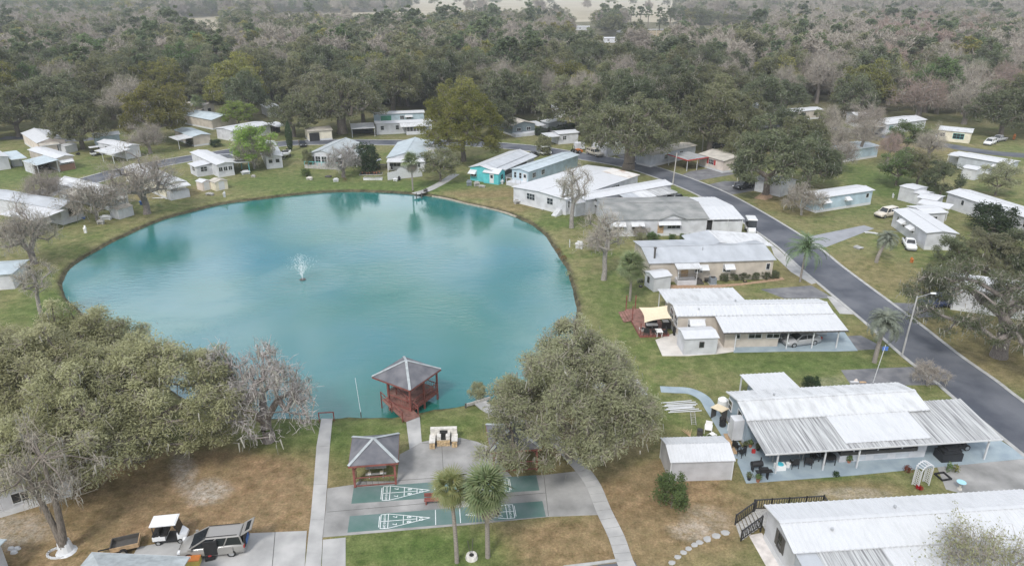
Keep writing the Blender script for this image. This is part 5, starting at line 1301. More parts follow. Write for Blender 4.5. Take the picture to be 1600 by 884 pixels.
# roofs cut by the frame
ht = Home('grey shingle hip roofed building cut by the bottom edge of the photo', (118, 902), (305, 884), (150, 862), e=2.6, rise=.05, roof='pale_shingle', wall='white_wall', D=.9, flat=True)
for ch_ in list(ht.r.children): bpy.data.objects.remove(ch_)
bl_, br_ = G(172, 861, 3.2), G(296, 868, 3.0)
HOMES.pop()
def hipped(root, A, B, D, e, rise, m, wall):
    a, b_ = G(*A, e), G(*B, e); L = (b_ - a).length; rz = math.atan2(b_.y - a.y, b_.x - a.x); root.location = (a.x, a.y, 0); root.rotation_euler = (0, 0, rz)
    q = MB(); q.box(.3, L - .3, -D + .3, -.3, 0, e - .05); q.build('wall', M[wall], root)
    cs = [(0, -D, e), (L, -D, e), (L, 0, e), (0, 0, e)]; r0, r1 = (D / 2, -D / 2, e + rise), (L - D / 2, -D / 2, e + rise)
    for f in ([cs[0], cs[1], r1, r0], [cs[1], cs[2], r1], [cs[2], cs[3], r0, r1], [cs[3], cs[0], r0]):
        q = MB(); q.face(f); q.face([(p[0], p[1], p[2] - .06) for p in reversed(f)]); q.build('roof', M[m], root)
    q = MB(); q.box(0, L, -.02, .03, e - .16, e - .01); q.build('gutter', M['white_trim'], root)
hipped(ht.r, (143, 862), (297, 869), 5, 2.6, .9, 'pale_shingle', 'white_wall')
hb = thing('low_building', 'blue roofed building corner cut by the lower left border', 'building'); hipped(hb, (-60, 838), (10, 842), 6, 2.5, .5, 'blue_grey_roof', 'white_wall')
hb2 = thing('low_building', 'blue-grey roof corner cut by the left border beside the pond lawn', 'building'); hipped(hb2, (-60, 412), (46, 405), 6, 2.4, .35, 'blue_grey_roof', 'white_wall')

# ------------------------------------------------------------------ black stair and ramp deck of the nearest home
st = thing('entry_stair', 'black railed wooden stair and landing behind the nearest home', 'stair', h1.w(0, 0), h1.ang)
def h1l(px, z):
    x, y = h1.loc(px, z); return Vector((x, y, z))
A1, A2, B1, B2 = h1l((1181, 783), 1.55), h1l((1151, 804), 1.0), h1l((1192, 806), 1.55), h1l((1160, 829), 1.0)
yt_ = h1l((1235, 777.5), 1.55).y; lx1 = h1l((1287, 773), 1.55).x; lx0 = A1.x
nbd = 34
for i in range(nbd):
    x = lx0 + (lx1 - lx0) * i / nbd; q = MB(); q.box(x, x + (lx1 - lx0) / nbd - .015, h1.D - .2, yt_, .55, .6); q.build('deck_board', M['grey_wood'], st)
for i in range(6):
    f0, f1 = i / 6, (i + 1) / 6 - .02
    P_ = [A1.lerp(A2, f0), A1.lerp(A2, f1), B1.lerp(B2, f1), B1.lerp(B2, f0)]; zz_ = .58 - .095 * (i + .5)
    q = MB(); q.hexa([(p.x, p.y, zz_ - .05) for p in P_] + [(p.x, p.y, zz_) for p in P_]); q.build('step', M['grey_wood'], st)
def rail3(parent, a, b_, top=.95, m='black_wood', n=None):
    a, b_ = Vector(a), Vector(b_); up = Vector((0, 0, 1))
    q = MB(); q.bar(a + up * top, b_ + up * top, .1, .06); q.bar(a + up * .1, b_ + up * .1, .06, .06); q.build('rail', M[m], parent)
    n = n or int((b_ - a).length / .2); q = MB()
    for i in range(1, n):
        p = a.lerp(b_, i / n); q.box(p.x - .022, p.x + .022, p.y - .022, p.y + .022, p.z + .1, p.z + top)
    o = q.build('balusters', M[m], parent); o['kind'] = 'stuff'
    for p in (a, b_):
        q = MB(); q.box(p.x - .05, p.x + .05, p.y - .05, p.y + .05, 0, p.z + top + .08); q.build('post', M[m], parent)
dn_ = Vector((0, 0, .95))
for f0, f1 in ((0, .25), (.25, .5), (.5, .75), (.75, 1)):
    rail3(st, (lx0 + (lx1 - lx0) * f0, yt_, .6), (lx0 + (lx1 - lx0) * f1, yt_, .6))
rail3(st, (lx1, h1.D, .6), (lx1, yt_, .6)); rail3(st, A1 - dn_, A2 - dn_); rail3(st, B1 - dn_, B2 - dn_)
# stepping stones
for i, (x, y) in enumerate([(1050, 879), (1059, 870), (1068, 863), (1076, 857), (1085, 851), (1093, 847), (1105, 842), (1119, 837), (1133, 832)]):
    p = G(x, y); q = MB(); r_ = .3 if i < 6 else .38
    pl = [(math.cos(a + .3 * i) * r_ * rs.uniform(.85, 1.1), math.sin(a + .3 * i) * r_ * .8 * rs.uniform(.85, 1.1)) for a in [k * 6.283 / 7 for k in range(7)]]
    q.prism(pl, -.02, .045); o = q.build('stepping_stone', M['concrete']); o.location = p; o.rotation_euler = (0, 0, rs.random()); tag(o, ['farthest', 'eighth', 'seventh', 'sixth', 'fifth', 'fourth', 'third', 'second', 'nearest'][i] + ' pale stepping stone counted from the black stair', 'stepping stone', 'stepping stones to the stair')

# ------------------------------------------------------------------ porch of the slate blue home
arb = thing('garden_arbor', 'white lattice arch arbor on the strip of lawn', 'arbor', G(1438, 757), .35)
for y in (-.35, .35):
    pass
for x in (-.62, .62):
    for y in (-.3, .3):
        q = MB(); q.box(x - .04, x + .04, y - .04, y + .04, 0, 1.75); q.build('post', M['white_trim'], arb)
    q = MB()
    for i in range(9): q.box(x - .012, x + .012, -.26, .26, .15 + i * .19, .19 + i * .19)
    for i in range(3): q.box(x - .014, x + .014, -.17 + i * .17 - .02, -.17 + i * .17 + .02, .1, 1.72)
    o = q.build('lattice', M['white_trim'], arb)
for y in (-.3, .3):
    q = MB(); pr = None
    for i in range(9):
        a = math.pi * i / 8; p = (-.62 * math.cos(a), y, 1.72 + .55 * math.sin(a))
        if pr: q.bar(pr, p, .07, .07)
        pr = p
    q.build('arch_rib', M['white_trim'], arb)
for i in range(1, 8):
    a = math.pi * i / 8; q = MB(); q.bar((-.64 * math.cos(a), -.38, 1.76 + .57 * math.sin(a)), (-.64 * math.cos(a), .38, 1.76 + .57 * math.sin(a)), .07, .03); q.build('slat', M['white_trim'], arb)
T('bird_bath', 'pale blue bird bath on a pedestal at the edge of the concrete drive', 'bird bath', (1499, 764), [('pedestal', 'stone_cap', [('t', (0, 0, 0), (0, 0, .12), .2, .18, 12), ('t', (0, 0, .12), (0, 0, .65), .09, .08, 10)]), ('bowl', 'pool_blue', [('t', (0, 0, .65), (0, 0, .78), .16, .38, 18)])])
def plant(label, px, m, h=.5, r=.3, name='potted_plant', pot=None, z=0, seed=0, flower=None, cat='plant'):
    t = thing(name, label, cat, G(*px, z)); rr = np.random.default_rng(seed + 50); n = 160
    z0 = .25 if pot else 0
    if pot: q = MB(); q.tube((0, 0, 0), (0, 0, .28), .13, .19, 12); q.build('pot', M[pot], t)
    d = unit(rr.normal(size=(n, 3)) + np.array([0, 0, .6])); P_ = d * np.array([r, r, h * .6]) * rr.uniform(.4, 1, (n, 1)) + np.array([0, 0, z0 + h * .4])
    q_, t_ = leaves(rr, P_, unit(d + rr.normal(size=(n, 3)) * .5), .16, rr.random(n))
    o = put('foliage', quads_mesh('foliage', [(q_, t_, 0)], [m]), t); o['kind'] = 'stuff'; return t
LATE = []
T('garden_ring', 'empty black square planter on the lawn by the white arbor', 'planter', (1473, 745), [('side', 'black_plastic', [('b', -.5, .5, -.5, -.42, 0, .18), ('b', -.5, .5, .42, .5, 0, .18)]), ('side', 'black_plastic', [('b', -.5, -.42, -.42, .42, 0, .18), ('b', .42, .5, -.42, .42, 0, .18)])], .2)
def w2(px, z=0): return G(*px, z)
T('covered_grill', 'bulky object under a black cover in the carport bay', 'covered object', (1480, 716), [('cover', 'black_cover', [('b', -1.0, 1.0, -.6, .6, 0, .85), ('b', -.85, .85, -.5, .5, .85, 1.15), ('b', -.5, .6, -.4, .4, 1.15, 1.3)])], .1)
mt_ = thing('motorcycle', 'black motorcycle parked behind the black covered object', 'motorcycle', G(1498, 705), .15)
wheel(mt_, -.7, 0, .32, .16); wheel(mt_, .75, 0, .32, .14)
shapes(MB(), [('r', (-.6, 0, .45), (.45, 0, .5), .26, .3), ('r', (.1, 0, .75), (.5, 0, .85), .3, .22), ('r', (.75, 0, .32), (.45, 0, 1.0), .1, .08)]).build('frame', M['black_plastic'], mt_)
shapes(MB(), [('r', (-.75, 0, .78), (.1, 0, .74), .28, .1)]).build('saddle', M['black_plastic'], mt_); shapes(MB(), [('r', (.42, -.38, 1.02), (.42, .38, 1.02), .04, .04)]).build('handlebar', M['metal'], mt_)
T('gas_grill', 'black gas grill with side shelves at the front corner of the blue patio', 'grill', (1192, 748), [('hood', 'black_plastic', [('b', -.4, .4, -.27, .27, .85, 1.0), ('b', -.36, .36, -.2, .2, 1.0, 1.15)]), ('shelf', 'black_plastic', [('b', -.75, -.42, -.22, .22, .82, .86)]), ('shelf', 'black_plastic', [('b', .42, .75, -.22, .22, .82, .86)]), ('leg', 'black_plastic', [('b', -.38, -.32, -.2, .2, 0, .85)]), ('leg', 'black_plastic', [('b', .32, .38, -.2, .2, 0, .85)])], .1)
T('smoker_grill', 'dark barrel smoker left of the porch post', 'grill', (1181, 735), [('barrel', 'black_plastic', [('t', (-.5, 0, .75), (.5, 0, .75), .28, .28, 14)]), ('leg', 'black_plastic', [('b', -.4, -.35, -.2, .2, 0, .6)]), ('leg', 'black_plastic', [('b', .35, .4, -.2, .2, 0, .6)]), ('chimney', 'black_plastic', [('t', (.35, 0, 1.0), (.35, 0, 1.4), .06, .06, 8)])], .2)
for i, (x, y, rz, lb) in enumerate([(1158, 712, 2.2, 'black patio chair at the outer corner of the blue patio'), (1150, 703, .6, 'dark patio chair by the potted plants under the eave'), (1240, 730, 1.7, 'dark porch chair next to the white cooler'), (1262, 728, 1.2, 'dark porch chair right of the cooler under the ribbed roof'), (1272, 720, -1.2, 'dark chair at the glass topped porch table')]):
    chair(lb, (x, y), rz, 'black_plastic', 1.15, .05, 'patio_chair')
table('round glass topped table under the ribbed porch roof', (1293, 722), 0, 1.3, h=.75, m='black_plastic', z=.05, round_=True)
table('long brown work bench against the porch wall', (1228, 717), .06, 3.0, .8, .8, 'grey_wood', .05)
T('cooler_box', 'white cooler tub with turquoise lid on the blue patio', 'cooler', (1218, 732), [('tub', 'white_plastic', [('b', -.45, .45, -.3, .3, 0, .5)]), ('lid', 'aqua', [('t', (0, 0, .5), (0, 0, .56), .3, .28, 16)])], .1, z=.05)
T('white_bin', 'small white bin right of the turquoise lidded cooler', 'bin', (1231, 729), [('bin', 'white_plastic', [('t', (0, 0, 0), (0, 0, .4), .17, .2, 12)]), ('rim', 'white_plastic', [('t', (0, 0, .4), (0, 0, .43), .22, .22, 12)])], z=.05)
T('red_can', 'red fuel can among the plants by the house wall', 'can', (1177, 707), [('can', 'red_cloth', [('b', -.15, .15, -.1, .1, 0, .38)]), ('spout', 'black_plastic', [('t', (.05, 0, .38), (.16, 0, .52), .03, .02, 6)])], z=.05)
T('plank_stack', 'tan wooden planks laid along the blue path by the house end', 'planks', (1141, 693), [('plank', 'tan_wood', [('b', -1.6, 1.6, -.25 + .17 * i, -.1 + .17 * i, 0, .06)]) for i in range(3)], heading((1146, 707), (1134, 680)), z=.06)
T('aluminium_poles', 'pile of white aluminium strips and frames lying under the oak edge', 'metal scrap', (1064, 636), [('strip', 'white_trim', [('r', (-1.6 + .3 * math.sin(i * 2.1), -.9 + .22 * i, .05 + .02 * (i % 3)), (1.5 + .4 * math.cos(i), -.85 + .22 * i + .12 * math.sin(i), .06 + .02 * (i % 3)), .12, .03)]) for i in range(9)], .08)
ld = [('rail', 'grey_wood', [('r', (-1.3, y, .06), (1.3, y, .06), .05, .04)]) for y in (-.22, .22)] + [('rung', 'grey_wood', [('r', (-1.1 + .3 * i, -.22, .06), (-1.1 + .3 * i, .22, .06), .035, .03)]) for i in range(8)]
T('ladder', 'pale ladder lying on the grass below the aluminium strips', 'ladder', (1083, 653), ld, heading((1083, 664), (1081, 643)))
chair('white plastic garden chair upright behind the ribbed shed', (1106, 676), -1.9, 'white_plastic', 1.25, name='garden_chair')
T('garden_chair', 'white plastic garden chair tipped over beside the upright one', 'chair', (1113, 682), [('seat', 'white_plastic', [('b', -.25, .25, -.25, .25, .3, .35)]), ('backrest', 'white_plastic', [('b', -.25, .3, -.28, -.22, .0, .35)]), ('leg', 'white_plastic', [('r', (.2, .2, .3), (.45, .3, .0), .04, .04)]), ('leg', 'white_plastic', [('r', (-.2, .2, .3), (-.3, .45, .05), .04, .04)])], .5)
T('fire_barrel', 'dark rusty barrel behind the ribbed shed', 'barrel', (1093, 681), [('barrel', 'dark_trim', [('t', (0, 0, 0), (0, 0, .7), .28, .28, 14)]), ('rim', 'black_plastic', [('t', (0, 0, .7), (0, 0, .74), .3, .3, 14)])])
T('stick_pile', 'fan of pale sticks on the grass behind the ribbed shed', 'sticks', (1077, 680), [('stick', 'tan_wood', [('r', (0, -.3, .08), (-.6 + .2 * i, .7 + .1 * (i % 2), .2), .04, .04)]) for i in range(6)])
T('patio_heater', 'tan folding shelter top standing on the blue path', 'shelter', (1122, 656), [('top', 'cream_cloth', [('r', (-.7, 0, 1.5), (.7, 0, 1.35), 1.1, .05)]), ('leg', 'dark_trim', [('b', -.65, -.6, -.4, .4, 0, 1.45)]), ('leg', 'dark_trim', [('b', .6, .65, -.4, .4, 0, 1.3)])], 2.2)
T('white_tank', 'white rounded tank beside the slate blue end wall', 'tank', (1128, 638), [('tank', 'white_plastic', [('t', (0, 0, .1), (0, 0, 1.1), .5, .5, 16), ('t', (0, 0, 1.1), (0, 0, 1.3), .5, .25, 16)]), ('foot', 'dark_trim', [('b', -.4, .4, -.4, .4, 0, .1)])])
T('bicycle_heap', 'dark jumble of bicycles leaning by the end wall', 'bicycles', (1131, 664), [('wheel', 'black_plastic', [('t', (-.5 + .35 * i, .1 * i, .35), (-.5 + .35 * i + .06, .1 * i + .03, .35), .33, .33, 14)]) for i in range(4)] + [('frame', 'dark_trim', [('r', (-.5, 0, .5), (.5, .2, .6), .05, .05), ('r', (0, 0, .8), (.3, .1, .35), .05, .05)])], 1.0)
T('ac_unit', 'pale air conditioner box on the slate blue end wall', 'air conditioner', (1143, 675), [('case', 'white_plastic', [('b', -.4, .4, -.3, .3, .0, .85)]), ('grille', 'grey_wood', [('b', -.3, .3, -.315, -.301, .1, .75)])], h2.ang + math.pi / 2)
T('flag_pole', 'leaning flag pole with a small blue flag by the worn ribbed roof', 'flag pole', (1364, 598), [('pole', 'white_trim', [('r', (0, 0, 0), (.55, .2, 4.6), .05, .05)]), ('flag', 'flag_blue', [('b', .3, .9, .18, .2, 3.9, 4.4)])])
T('debris_pile', 'small pile of pale clutter behind the worn ribbed roof', 'clutter', (1340, 597), [('board', 'white_trim', [('b', -.8, .1, -.1, .1, .0, .1)]), ('board', 'tan_wood', [('b', .2, .9, -.15, .1, 0, .08)]), ('lump', 'pink_wall', [('t', (-.1, .2, 0), (-.1, .2, .3), .25, .1, 8)])])

# ------------------------------------------------------------------ deck with shade sail
dk = thing('timber_deck', 'red-brown timber deck at the pond end of the silver car home', 'deck', G(1000, 527), heading((1003, 527), (1052, 525)))
c_, s__ = math.cos(dk.rotation_euler.z), math.sin(dk.rotation_euler.z)
def dl(px, z=.3):
    p = G(*px, z) - dk.location; return (p.x * c_ + p.y * s__, -p.x * s__ + p.y * c_)
dW = dl((1048, 525))[0]; dD = dl((994, 482))[1]
for i in range(30):
    q = MB(); q.box(0, dW, dD * i / 30, dD * (i + 1) / 30 - .015, .25, .3); q.build('deck_board', M['red_deck'], dk)
for i in range(3):
    q = MB(); q.box(-.35 * (i + 1), -.35 * i - .02, dD * .55, dD * .95, .2 - .07 * i, .25 - .07 * i); q.build('step', M['red_deck'], dk)
q = MB(); q.box(0, dW, -.05, 0, 0, .28); q.box(-.05, 0, 0, dD, 0, .2); q.build('skirt_board', M['red_wood'], dk)
for x, y in ((0.05, .1), (.05, dD * .55), (.05, dD - .1), (dW * .35, dD - .1)):
    q = MB(); q.box(x - .06, x + .06, y - .06, y + .06, 0, 2.3 if y > .5 else 1.9); q.build('post', M['red_wood'], dk)
sail = thing('shade_sail', 'cream shade sail stretched over the timber deck', 'shade sail', dk.location, dk.rotation_euler.z)
q = MB(); n = 8
cs = [Vector((*dl((1007, 504), 2.3), 2.3)), Vector((*dl((1050, 497), 2.7), 2.7)), Vector((*dl((1043, 477), 2.8), 2.8)), Vector((*dl((998, 480), 2.3), 2.3))]
for i in range(n):
    for j in range(n):
        def sp(u, v):
            uu = .5 + (u - .5) * (1 - .14 * math.sin(math.pi * v)); vv = .5 + (v - .5) * (1 - .14 * math.sin(math.pi * u))
            p = cs[0].lerp(cs[1], uu).lerp(cs[3].lerp(cs[2], uu), vv); p.z -= .22 * math.sin(math.pi * u) * math.sin(math.pi * v); return p
        q.face([sp(i / n, j / n), sp((i + 1) / n, j / n), sp((i + 1) / n, (j + 1) / n), sp(i / n, (j + 1) / n)])
q.build('cloth', M['cream_cloth'], sail, True)
T('outdoor_sofa', 'dark outdoor sofa with pale cushions on the timber deck', 'sofa', (1018, 511), [('frame', 'black_plastic', [('b', -.75, .75, -.4, .4, 0, .38)]), ('cushion', 'white_plastic', [('b', -.7, .7, -.38, .2, .38, .5)]), ('backrest', 'black_plastic', [('b', -.75, .75, .28, .42, .38, .8)])], .05, z=.3)
table('white topped patio table on the deck between dark chairs', (1029, 524), .05, .8, 1.0, .72, 'white_plastic', .3)
chair('left dark chair at the white topped deck table', (1022, 523), 0, 'black_plastic', 1.2, .3, 'deck_chair'); chair('right dark chair at the white topped deck table', (1037, 523), 3.1, 'black_plastic', 1.2, .3, 'deck_chair')
chair('single black chair at the front left of the deck', (1010, 524), 1.2, 'black_plastic', 1.2, .3, 'deck_chair')
T('deck_bar', 'dark bar cabinet under the inner edge of the shade sail', 'cabinet', (1041, 512), [('cabinet', 'black_plastic', [('b', -.5, .5, -.3, .3, 0, .95)]), ('top', 'white_plastic', [('b', -.55, .2, -.35, .35, .95, 1.0)])], .05, z=.3)
T('white_urn', 'white round planter at the left edge of the deck', 'planter', (1003, 517), [('bowl', 'white_plastic', [('t', (0, 0, 0), (0, 0, .4), .22, .38, 14)]), ('soil', 'soot_black', [('t', (0, 0, .38), (0, 0, .41), .32, .32, 14)])], z=.3)
T('wheeled_bin', 'dark wheeled bin beside the pale patio wall', 'bin', (1055, 523), [('bin', 'black_plastic', [('b', -.28, .28, -.3, .3, .05, 1.0)]), ('lid', 'black_plastic', [('b', -.3, .3, -.33, .33, 1.0, 1.06)])])
# ------------------------------------------------------------------ items by the tan home
T('ac_unit', 'dark grey air conditioner unit on the mulch bed', 'air conditioner', (1113, 443), [('case', 'ac_metal', [('b', -.45, .45, -.45, .45, .05, 1.0)]), ('fan_grille', 'black_plastic', [('t', (0, 0, 1.0), (0, 0, 1.03), .36, .36, 16)]), ('pad', 'concrete', [('b', -.55, .55, -.55, .55, 0, .05)])], h4.ang)
T('tyre_ring', 'black hose coil on the mulch bed edge', 'hose', (1164, 440), [('coil', 'tyre', [('t', (0, 0, 0), (0, 0, .12), .3, .3, 14)]), ('centre', 'mulch', [('t', (0, 0, .1), (0, 0, .13), .16, .16, 10)])])
T('tyre_ring', 'black tyre lying on the grass by the small white shed', 'tyre', (1001, 448), [('tyre', 'tyre', [('t', (0, 0, 0), (0, 0, .18), .28, .28, 14)]), ('hub', 'grey_wood', [('t', (0, 0, .15), (0, 0, .19), .12, .12, 8)])])
for i, (x, y) in enumerate([(1000, 441), (1010, 440), (1092, 441), (1105, 440)]):
    T('garden_clutter', ['dark garden cart beside the small white shed', 'dark bags against the small white shed', 'dark bin at the foot of the porch steps', 'low dark box beside the air conditioner'][i], 'clutter', (x, y), [('box', 'black_plastic', [('b', -.4, .4, -.25, .25, 0, .45)]), ('lid', 'dark_trim', [('b', -.3, .42, -.2, .22, .45, .6)])], i)

# ------------------------------------------------------------------ vehicles
mv = car('van', 'silver minivan with its rear hatch and side door open on the concrete drive', (336, 858), heading((372, 854), (297, 861)), 'champagne')
vL, vW = 4.95, 1.95
q = MB(); q.hexa([(-2.3, -.72, 1.70), (-2.3, .72, 1.70), (-3.15, .68, 2.2), (-3.15, -.68, 2.2), (-2.28, -.72, 1.76), (-2.28, .72, 1.76), (-3.13, .68, 2.27), (-3.13, -.68, 2.27)]); q.build('hatch', M['paint_champagne'], mv)
q = MB(); q.hexa([(-2.5, -.55, 1.79), (-2.5, .55, 1.79), (-2.95, .5, 2.05), (-2.95, -.5, 2.05), (-2.49, -.55, 1.885), (-2.49, .55, 1.885), (-2.94, .5, 2.16), (-2.94, -.5, 2.16)]); q.build('hatch_window', M['glass'], mv)
q = MB(); q.box(-.55, .45, vW / 2 - .12, vW / 2 + .015, .38, 1.62); q.build('door_shade_panel', M['dark'], mv)  # dark panel on the closed body, paints the shaded cabin
q = MB(); q.box(-1.65, -.55, vW / 2 + .03, vW / 2 + .08, .42, .98); q.build('sliding_door', M['paint_champagne'], mv)
q = MB(); q.box(-2.50, -2.42, -.7, .7, .6, 1.62); q.build('hatch_shade_panel', M['dark'], mv); q = MB(); q.box(-2.54, -2.5, -.4, .4, .65, 1.1); q.build('cargo_box', M['blue_plastic'], mv)  # first panel is near-black, painted as the shaded cargo space
for y in (-.62, .62):
    q = MB(); q.box(-2.0, .3, y - .02, y + .02, 1.77, 1.81); q.build('roof_rail', M['black_plastic'], mv)
golf_cart('white golf cart with a flat roof parked at the edge of the leaf litter', (269, 842), heading((250, 843), (289, 839)), 'white', 1.0)
tr_ = thing('utility_trailer', 'small wooden sided utility trailer beside the golf cart', 'trailer', G(198, 857), heading((180, 860), (216, 852)))
q = MB(); q.box(-.95, 1.0, -.6, .6, .38, .44); q.build('floor', M['dark_trim'], tr_)
for y, m_ in ((-.6, 'tan_wood'), (.6, 'dark_trim')):
    q = MB(); q.box(-.95, 1.0, y - .03, y + .03, .44, .8); q.build('side_board', M[m_], tr_)
q = MB(); q.box(.97, 1.03, -.57, .57, .44, .8); q.build('end_board', M['tan_wood'], tr_); q = MB(); q.box(-.98, -.92, -.57, .57, .44, .8); q.build('end_board', M['dark_trim'], tr_)
q = MB(); q.bar((-.95, 0, .4), (-1.9, 0, .38), .08, .08); q.build('drawbar', M['black_plastic'], tr_)
wheel(tr_, -.1, -.72, .3, .18); wheel(tr_, -.1, .72, .3, .18)
T('tool_case', 'black tool case on the drive below the open minivan door', 'case', (329, 873), [('case', 'black_plastic', [('b', -.35, .35, -.22, .22, 0, .28)]), ('handle', 'red_cloth', [('b', -.12, .12, -.03, .03, .28, .36)])], .3)
T('yellow_crate', 'orange-yellow crate at the corner of the shingle roof', 'crate', (303, 880), [('crate', 'yellow', [('b', -.5, .5, -.3, .3, .0, .5)]), ('rim', 'orange', [('b', -.52, .52, -.32, .32, .5, .54)])], .1)
car('sedan', 'silver sedan parked in the long white carport', (1250, 536), heading((1276, 533), (1228, 539)) , 'silver')
car('suv', 'black car in the dark roofed carport at the bend side', (1057, 316), heading((1045, 319), (1075, 311)), 'black', 'parked_car')
car('van', 'black van parked on asphalt beside the mulch ring oak', (1161, 294), heading((1180, 290), (1145, 297)), 'black')
car('suv', 'dark blue car in the drive behind the stout forked oak', (1462, 478), heading((1484, 476), (1440, 481)), 'navy')
car('pickup', 'pale gold pickup truck with cap parked on the road bend', (929, 243), heading((916, 239), (942, 247)), 'gold', bed='cap')
car('suv', 'beige and white off-road car on the grass left of the cream trailer', (1384, 338), heading((1394, 336), (1373, 340)), 'beige')
car('pickup', 'white pickup with dark bed below the cream trailer awning', (1420, 386), heading((1416, 378), (1424, 392)), 'white', s=.85)
golf_cart('white golf cart with a tall cab beside the white carport', (1172, 363), heading((1172, 356), (1178, 366)), 'white', 1.35)
tt_ = thing('compact_tractor', 'orange tractor parked in front of the gold pickup truck', 'tractor', G(899, 240), .6)
shapes(MB(), [('b', .1, 1.3, -.35, .35, .6, 1.15)]).build('bonnet', M['orange'], tt_); shapes(MB(), [('b', -.6, .1, -.3, .3, .5, .85), ('b', -.5, -.1, -.3, .3, .85, 1.0)]).build('seat', M['black_plastic'], tt_); shapes(MB(), [('b', 1.3, 2.0, -.7, .7, .3, .8)]).build('bucket', M['orange'], tt_)
shapes(MB(), [('r', (-.7, -.4, .8), (-.7, -.4, 2.1), .07, .07), ('r', (-.7, .4, .8), (-.7, .4, 2.1), .07, .07), ('r', (-.7, -.4, 2.1), (-.7, .4, 2.1), .07, .07)]).build('roll_bar', M['black_plastic'], tt_)
for x, r_ in ((-.5, .6), (.95, .4)):
    for y in (-.55, .55): wheel(tt_, x, y, r_, .3)
bt_ = T('box_trailer', 'white box trailer behind the orange tractor', 'trailer', (905, 235), [('box', 'white_panel', [('b', -1.3, 1.3, -.8, .8, .5, 2.1)]), ('drawbar', 'black_plastic', [('r', (1.3, 0, .5), (2.2, 0, .45), .1, .1)])], .3); wheel(bt_, 0, -.85, .33, .2); wheel(bt_, 0, .85, .33, .2)
car('suv', 'white car parked under the big dark oak at the upper right', (1546, 226), heading((1556, 222), (1538, 228)), 'white')
car('pickup', 'silver pickup standing behind the white car at the upper right', (1560, 221), heading((1572, 219), (1548, 223)), 'silver')
car('sedan', 'white car with dark windows in front of the cream teal-trimmed home', (1467, 216), heading((1472, 213), (1462, 218)), 'white')
car('sedan', 'dark car beside the white one in front of the cream home', (1477, 215), heading((1484, 212), (1470, 217)), 'black')
car('pickup', 'white pickup truck under the oak with sweeping limbs', (1200, 187), heading((1188, 189), (1210, 184)), 'white')
car('suv', 'dark car in shade left of the low white roofed home', (1284, 193), heading((1278, 195), (1292, 190)), 'black')
car('sedan', 'dark car in the blue-grey carport by the brick fronted home', (70, 262), heading((66, 255), (74, 268)), 'black')
car('sedan', 'dark car behind the slim cypress column', (473, 228), heading((470, 222), (476, 232)), 'black')
car('pickup', 'dark truck in the carport left of the screened porch home', (566, 205), heading((556, 205), (580, 205)), 'black')
car('sedan', 'dark car in the shade behind the red edged carport', (1119, 231), heading((1110, 232), (1128, 230)), 'black')
car('sedan', 'dark car at the road end of the turquoise cottage', (833, 246), heading((828, 248), (838, 243)), 'black')
golf_cart('white golf cart beside the awning porch of the left home', (152, 243), .8, 'white', 1.2)
golf_cart('pale golf cart at the road end of the blue-grey metal roof', (853, 242), .4, 'white', 1.2)
car('pickup', 'distant white truck on the country road', (1015, 58.5), heading((1005, 57), (1030, 60)), 'white', s=1.5)
car('suv', 'distant white car at the far side of the country road', (1068, 48.5), 0, 'white', s=1.4)
# boat on trailer
bo = thing('motor_boat', 'white motor boat on a trailer beside the small white trailer home', 'boat', G(447, 246), heading((450, 240), (443, 250)))
q = MB(); q.loft([[(-2.6, -.95, .9), (-2.6, 0, .5), (-2.6, .95, .9), (-2.6, .95, 1.35), (-2.6, -.95, 1.35)], [(0, -1.05, .9), (0, 0, .5), (0, 1.05, .9), (0, 1.05, 1.4), (0, -1.05, 1.4)], [(1.8, -.8, 1.0), (1.8, 0, .65), (1.8, .8, 1.0), (1.8, .85, 1.5), (1.8, -.85, 1.5)], [(2.9, -.1, 1.3), (2.9, 0, 1.2), (2.9, .1, 1.3), (2.9, .1, 1.6), (2.9, -.1, 1.6)]]); q.build('hull', M['white_plastic'], bo)
shapes(MB(), [('b', -2.2, .3, -.75, .75, 1.401, 1.43)]).build('cockpit', M['paint_grey'], bo); shapes(MB(), [('b', .3, .5, -.8, .8, 1.4, 1.8)]).build('windscreen', M['glass'], bo); shapes(MB(), [('b', -3.0, -2.65, -.2, .2, .7, 1.7)]).build('outboard', M['black_plastic'], bo)
shapes(MB(), [('b', -2.4, 3.4, -.06, .06, .35, .45), ('b', -1, -.8, -.9, .9, .35, .5)]).build('trailer_frame', M['metal'], bo); wheel(bo, -.9, -.95, .33, .2); wheel(bo, -.9, .95, .33, .2)

# ------------------------------------------------------------------ poles
def pole(label, px, h, lean=(0, 0), r=.13, arm=None, name='utility_pole', m='pole', cat='pole'):
    t = thing(name, label, cat, G(*px))
    q = MB(); q.tube((0, 0, -.1), (lean[0], lean[1], h), r * 1.15, r * .8, 10); q.build('pole', M[m], t)
    if arm:
        q = MB(); e = Vector((lean[0], lean[1], h - .15)) + Vector(arm); q.bar((lean[0], lean[1], h - .15), e, .06, .06); q.build('arm', M['metal'], t)
        q = MB(); q.hexa([tuple(e + Vector(v)) for v in ((-.3, -.12, -.1), (.3, -.12, -.1), (.3, .12, -.1), (-.3, .12, -.1), (-.25, -.1, .02), (.25, -.1, .02), (.25, .1, .02), (-.25, .1, .02))]); q.build('lamp_head', M['white_plastic'], t)
    return t
pole('concrete street light pole with curved arm at the road edge by the pindo palm', (1409, 556), 7.6, (.25, .2), .10, (1.9, .25, .45), 'street_light', 'concrete', 'street light')
pole('wooden pole standing at the far kerb left of the red-edged carport', (1051, 288), 7.0, (.35, .1), .12)
pole('thin wooden pole by the white walled home behind the giant oak', (1097, 236), 7, (0, 0), .12)
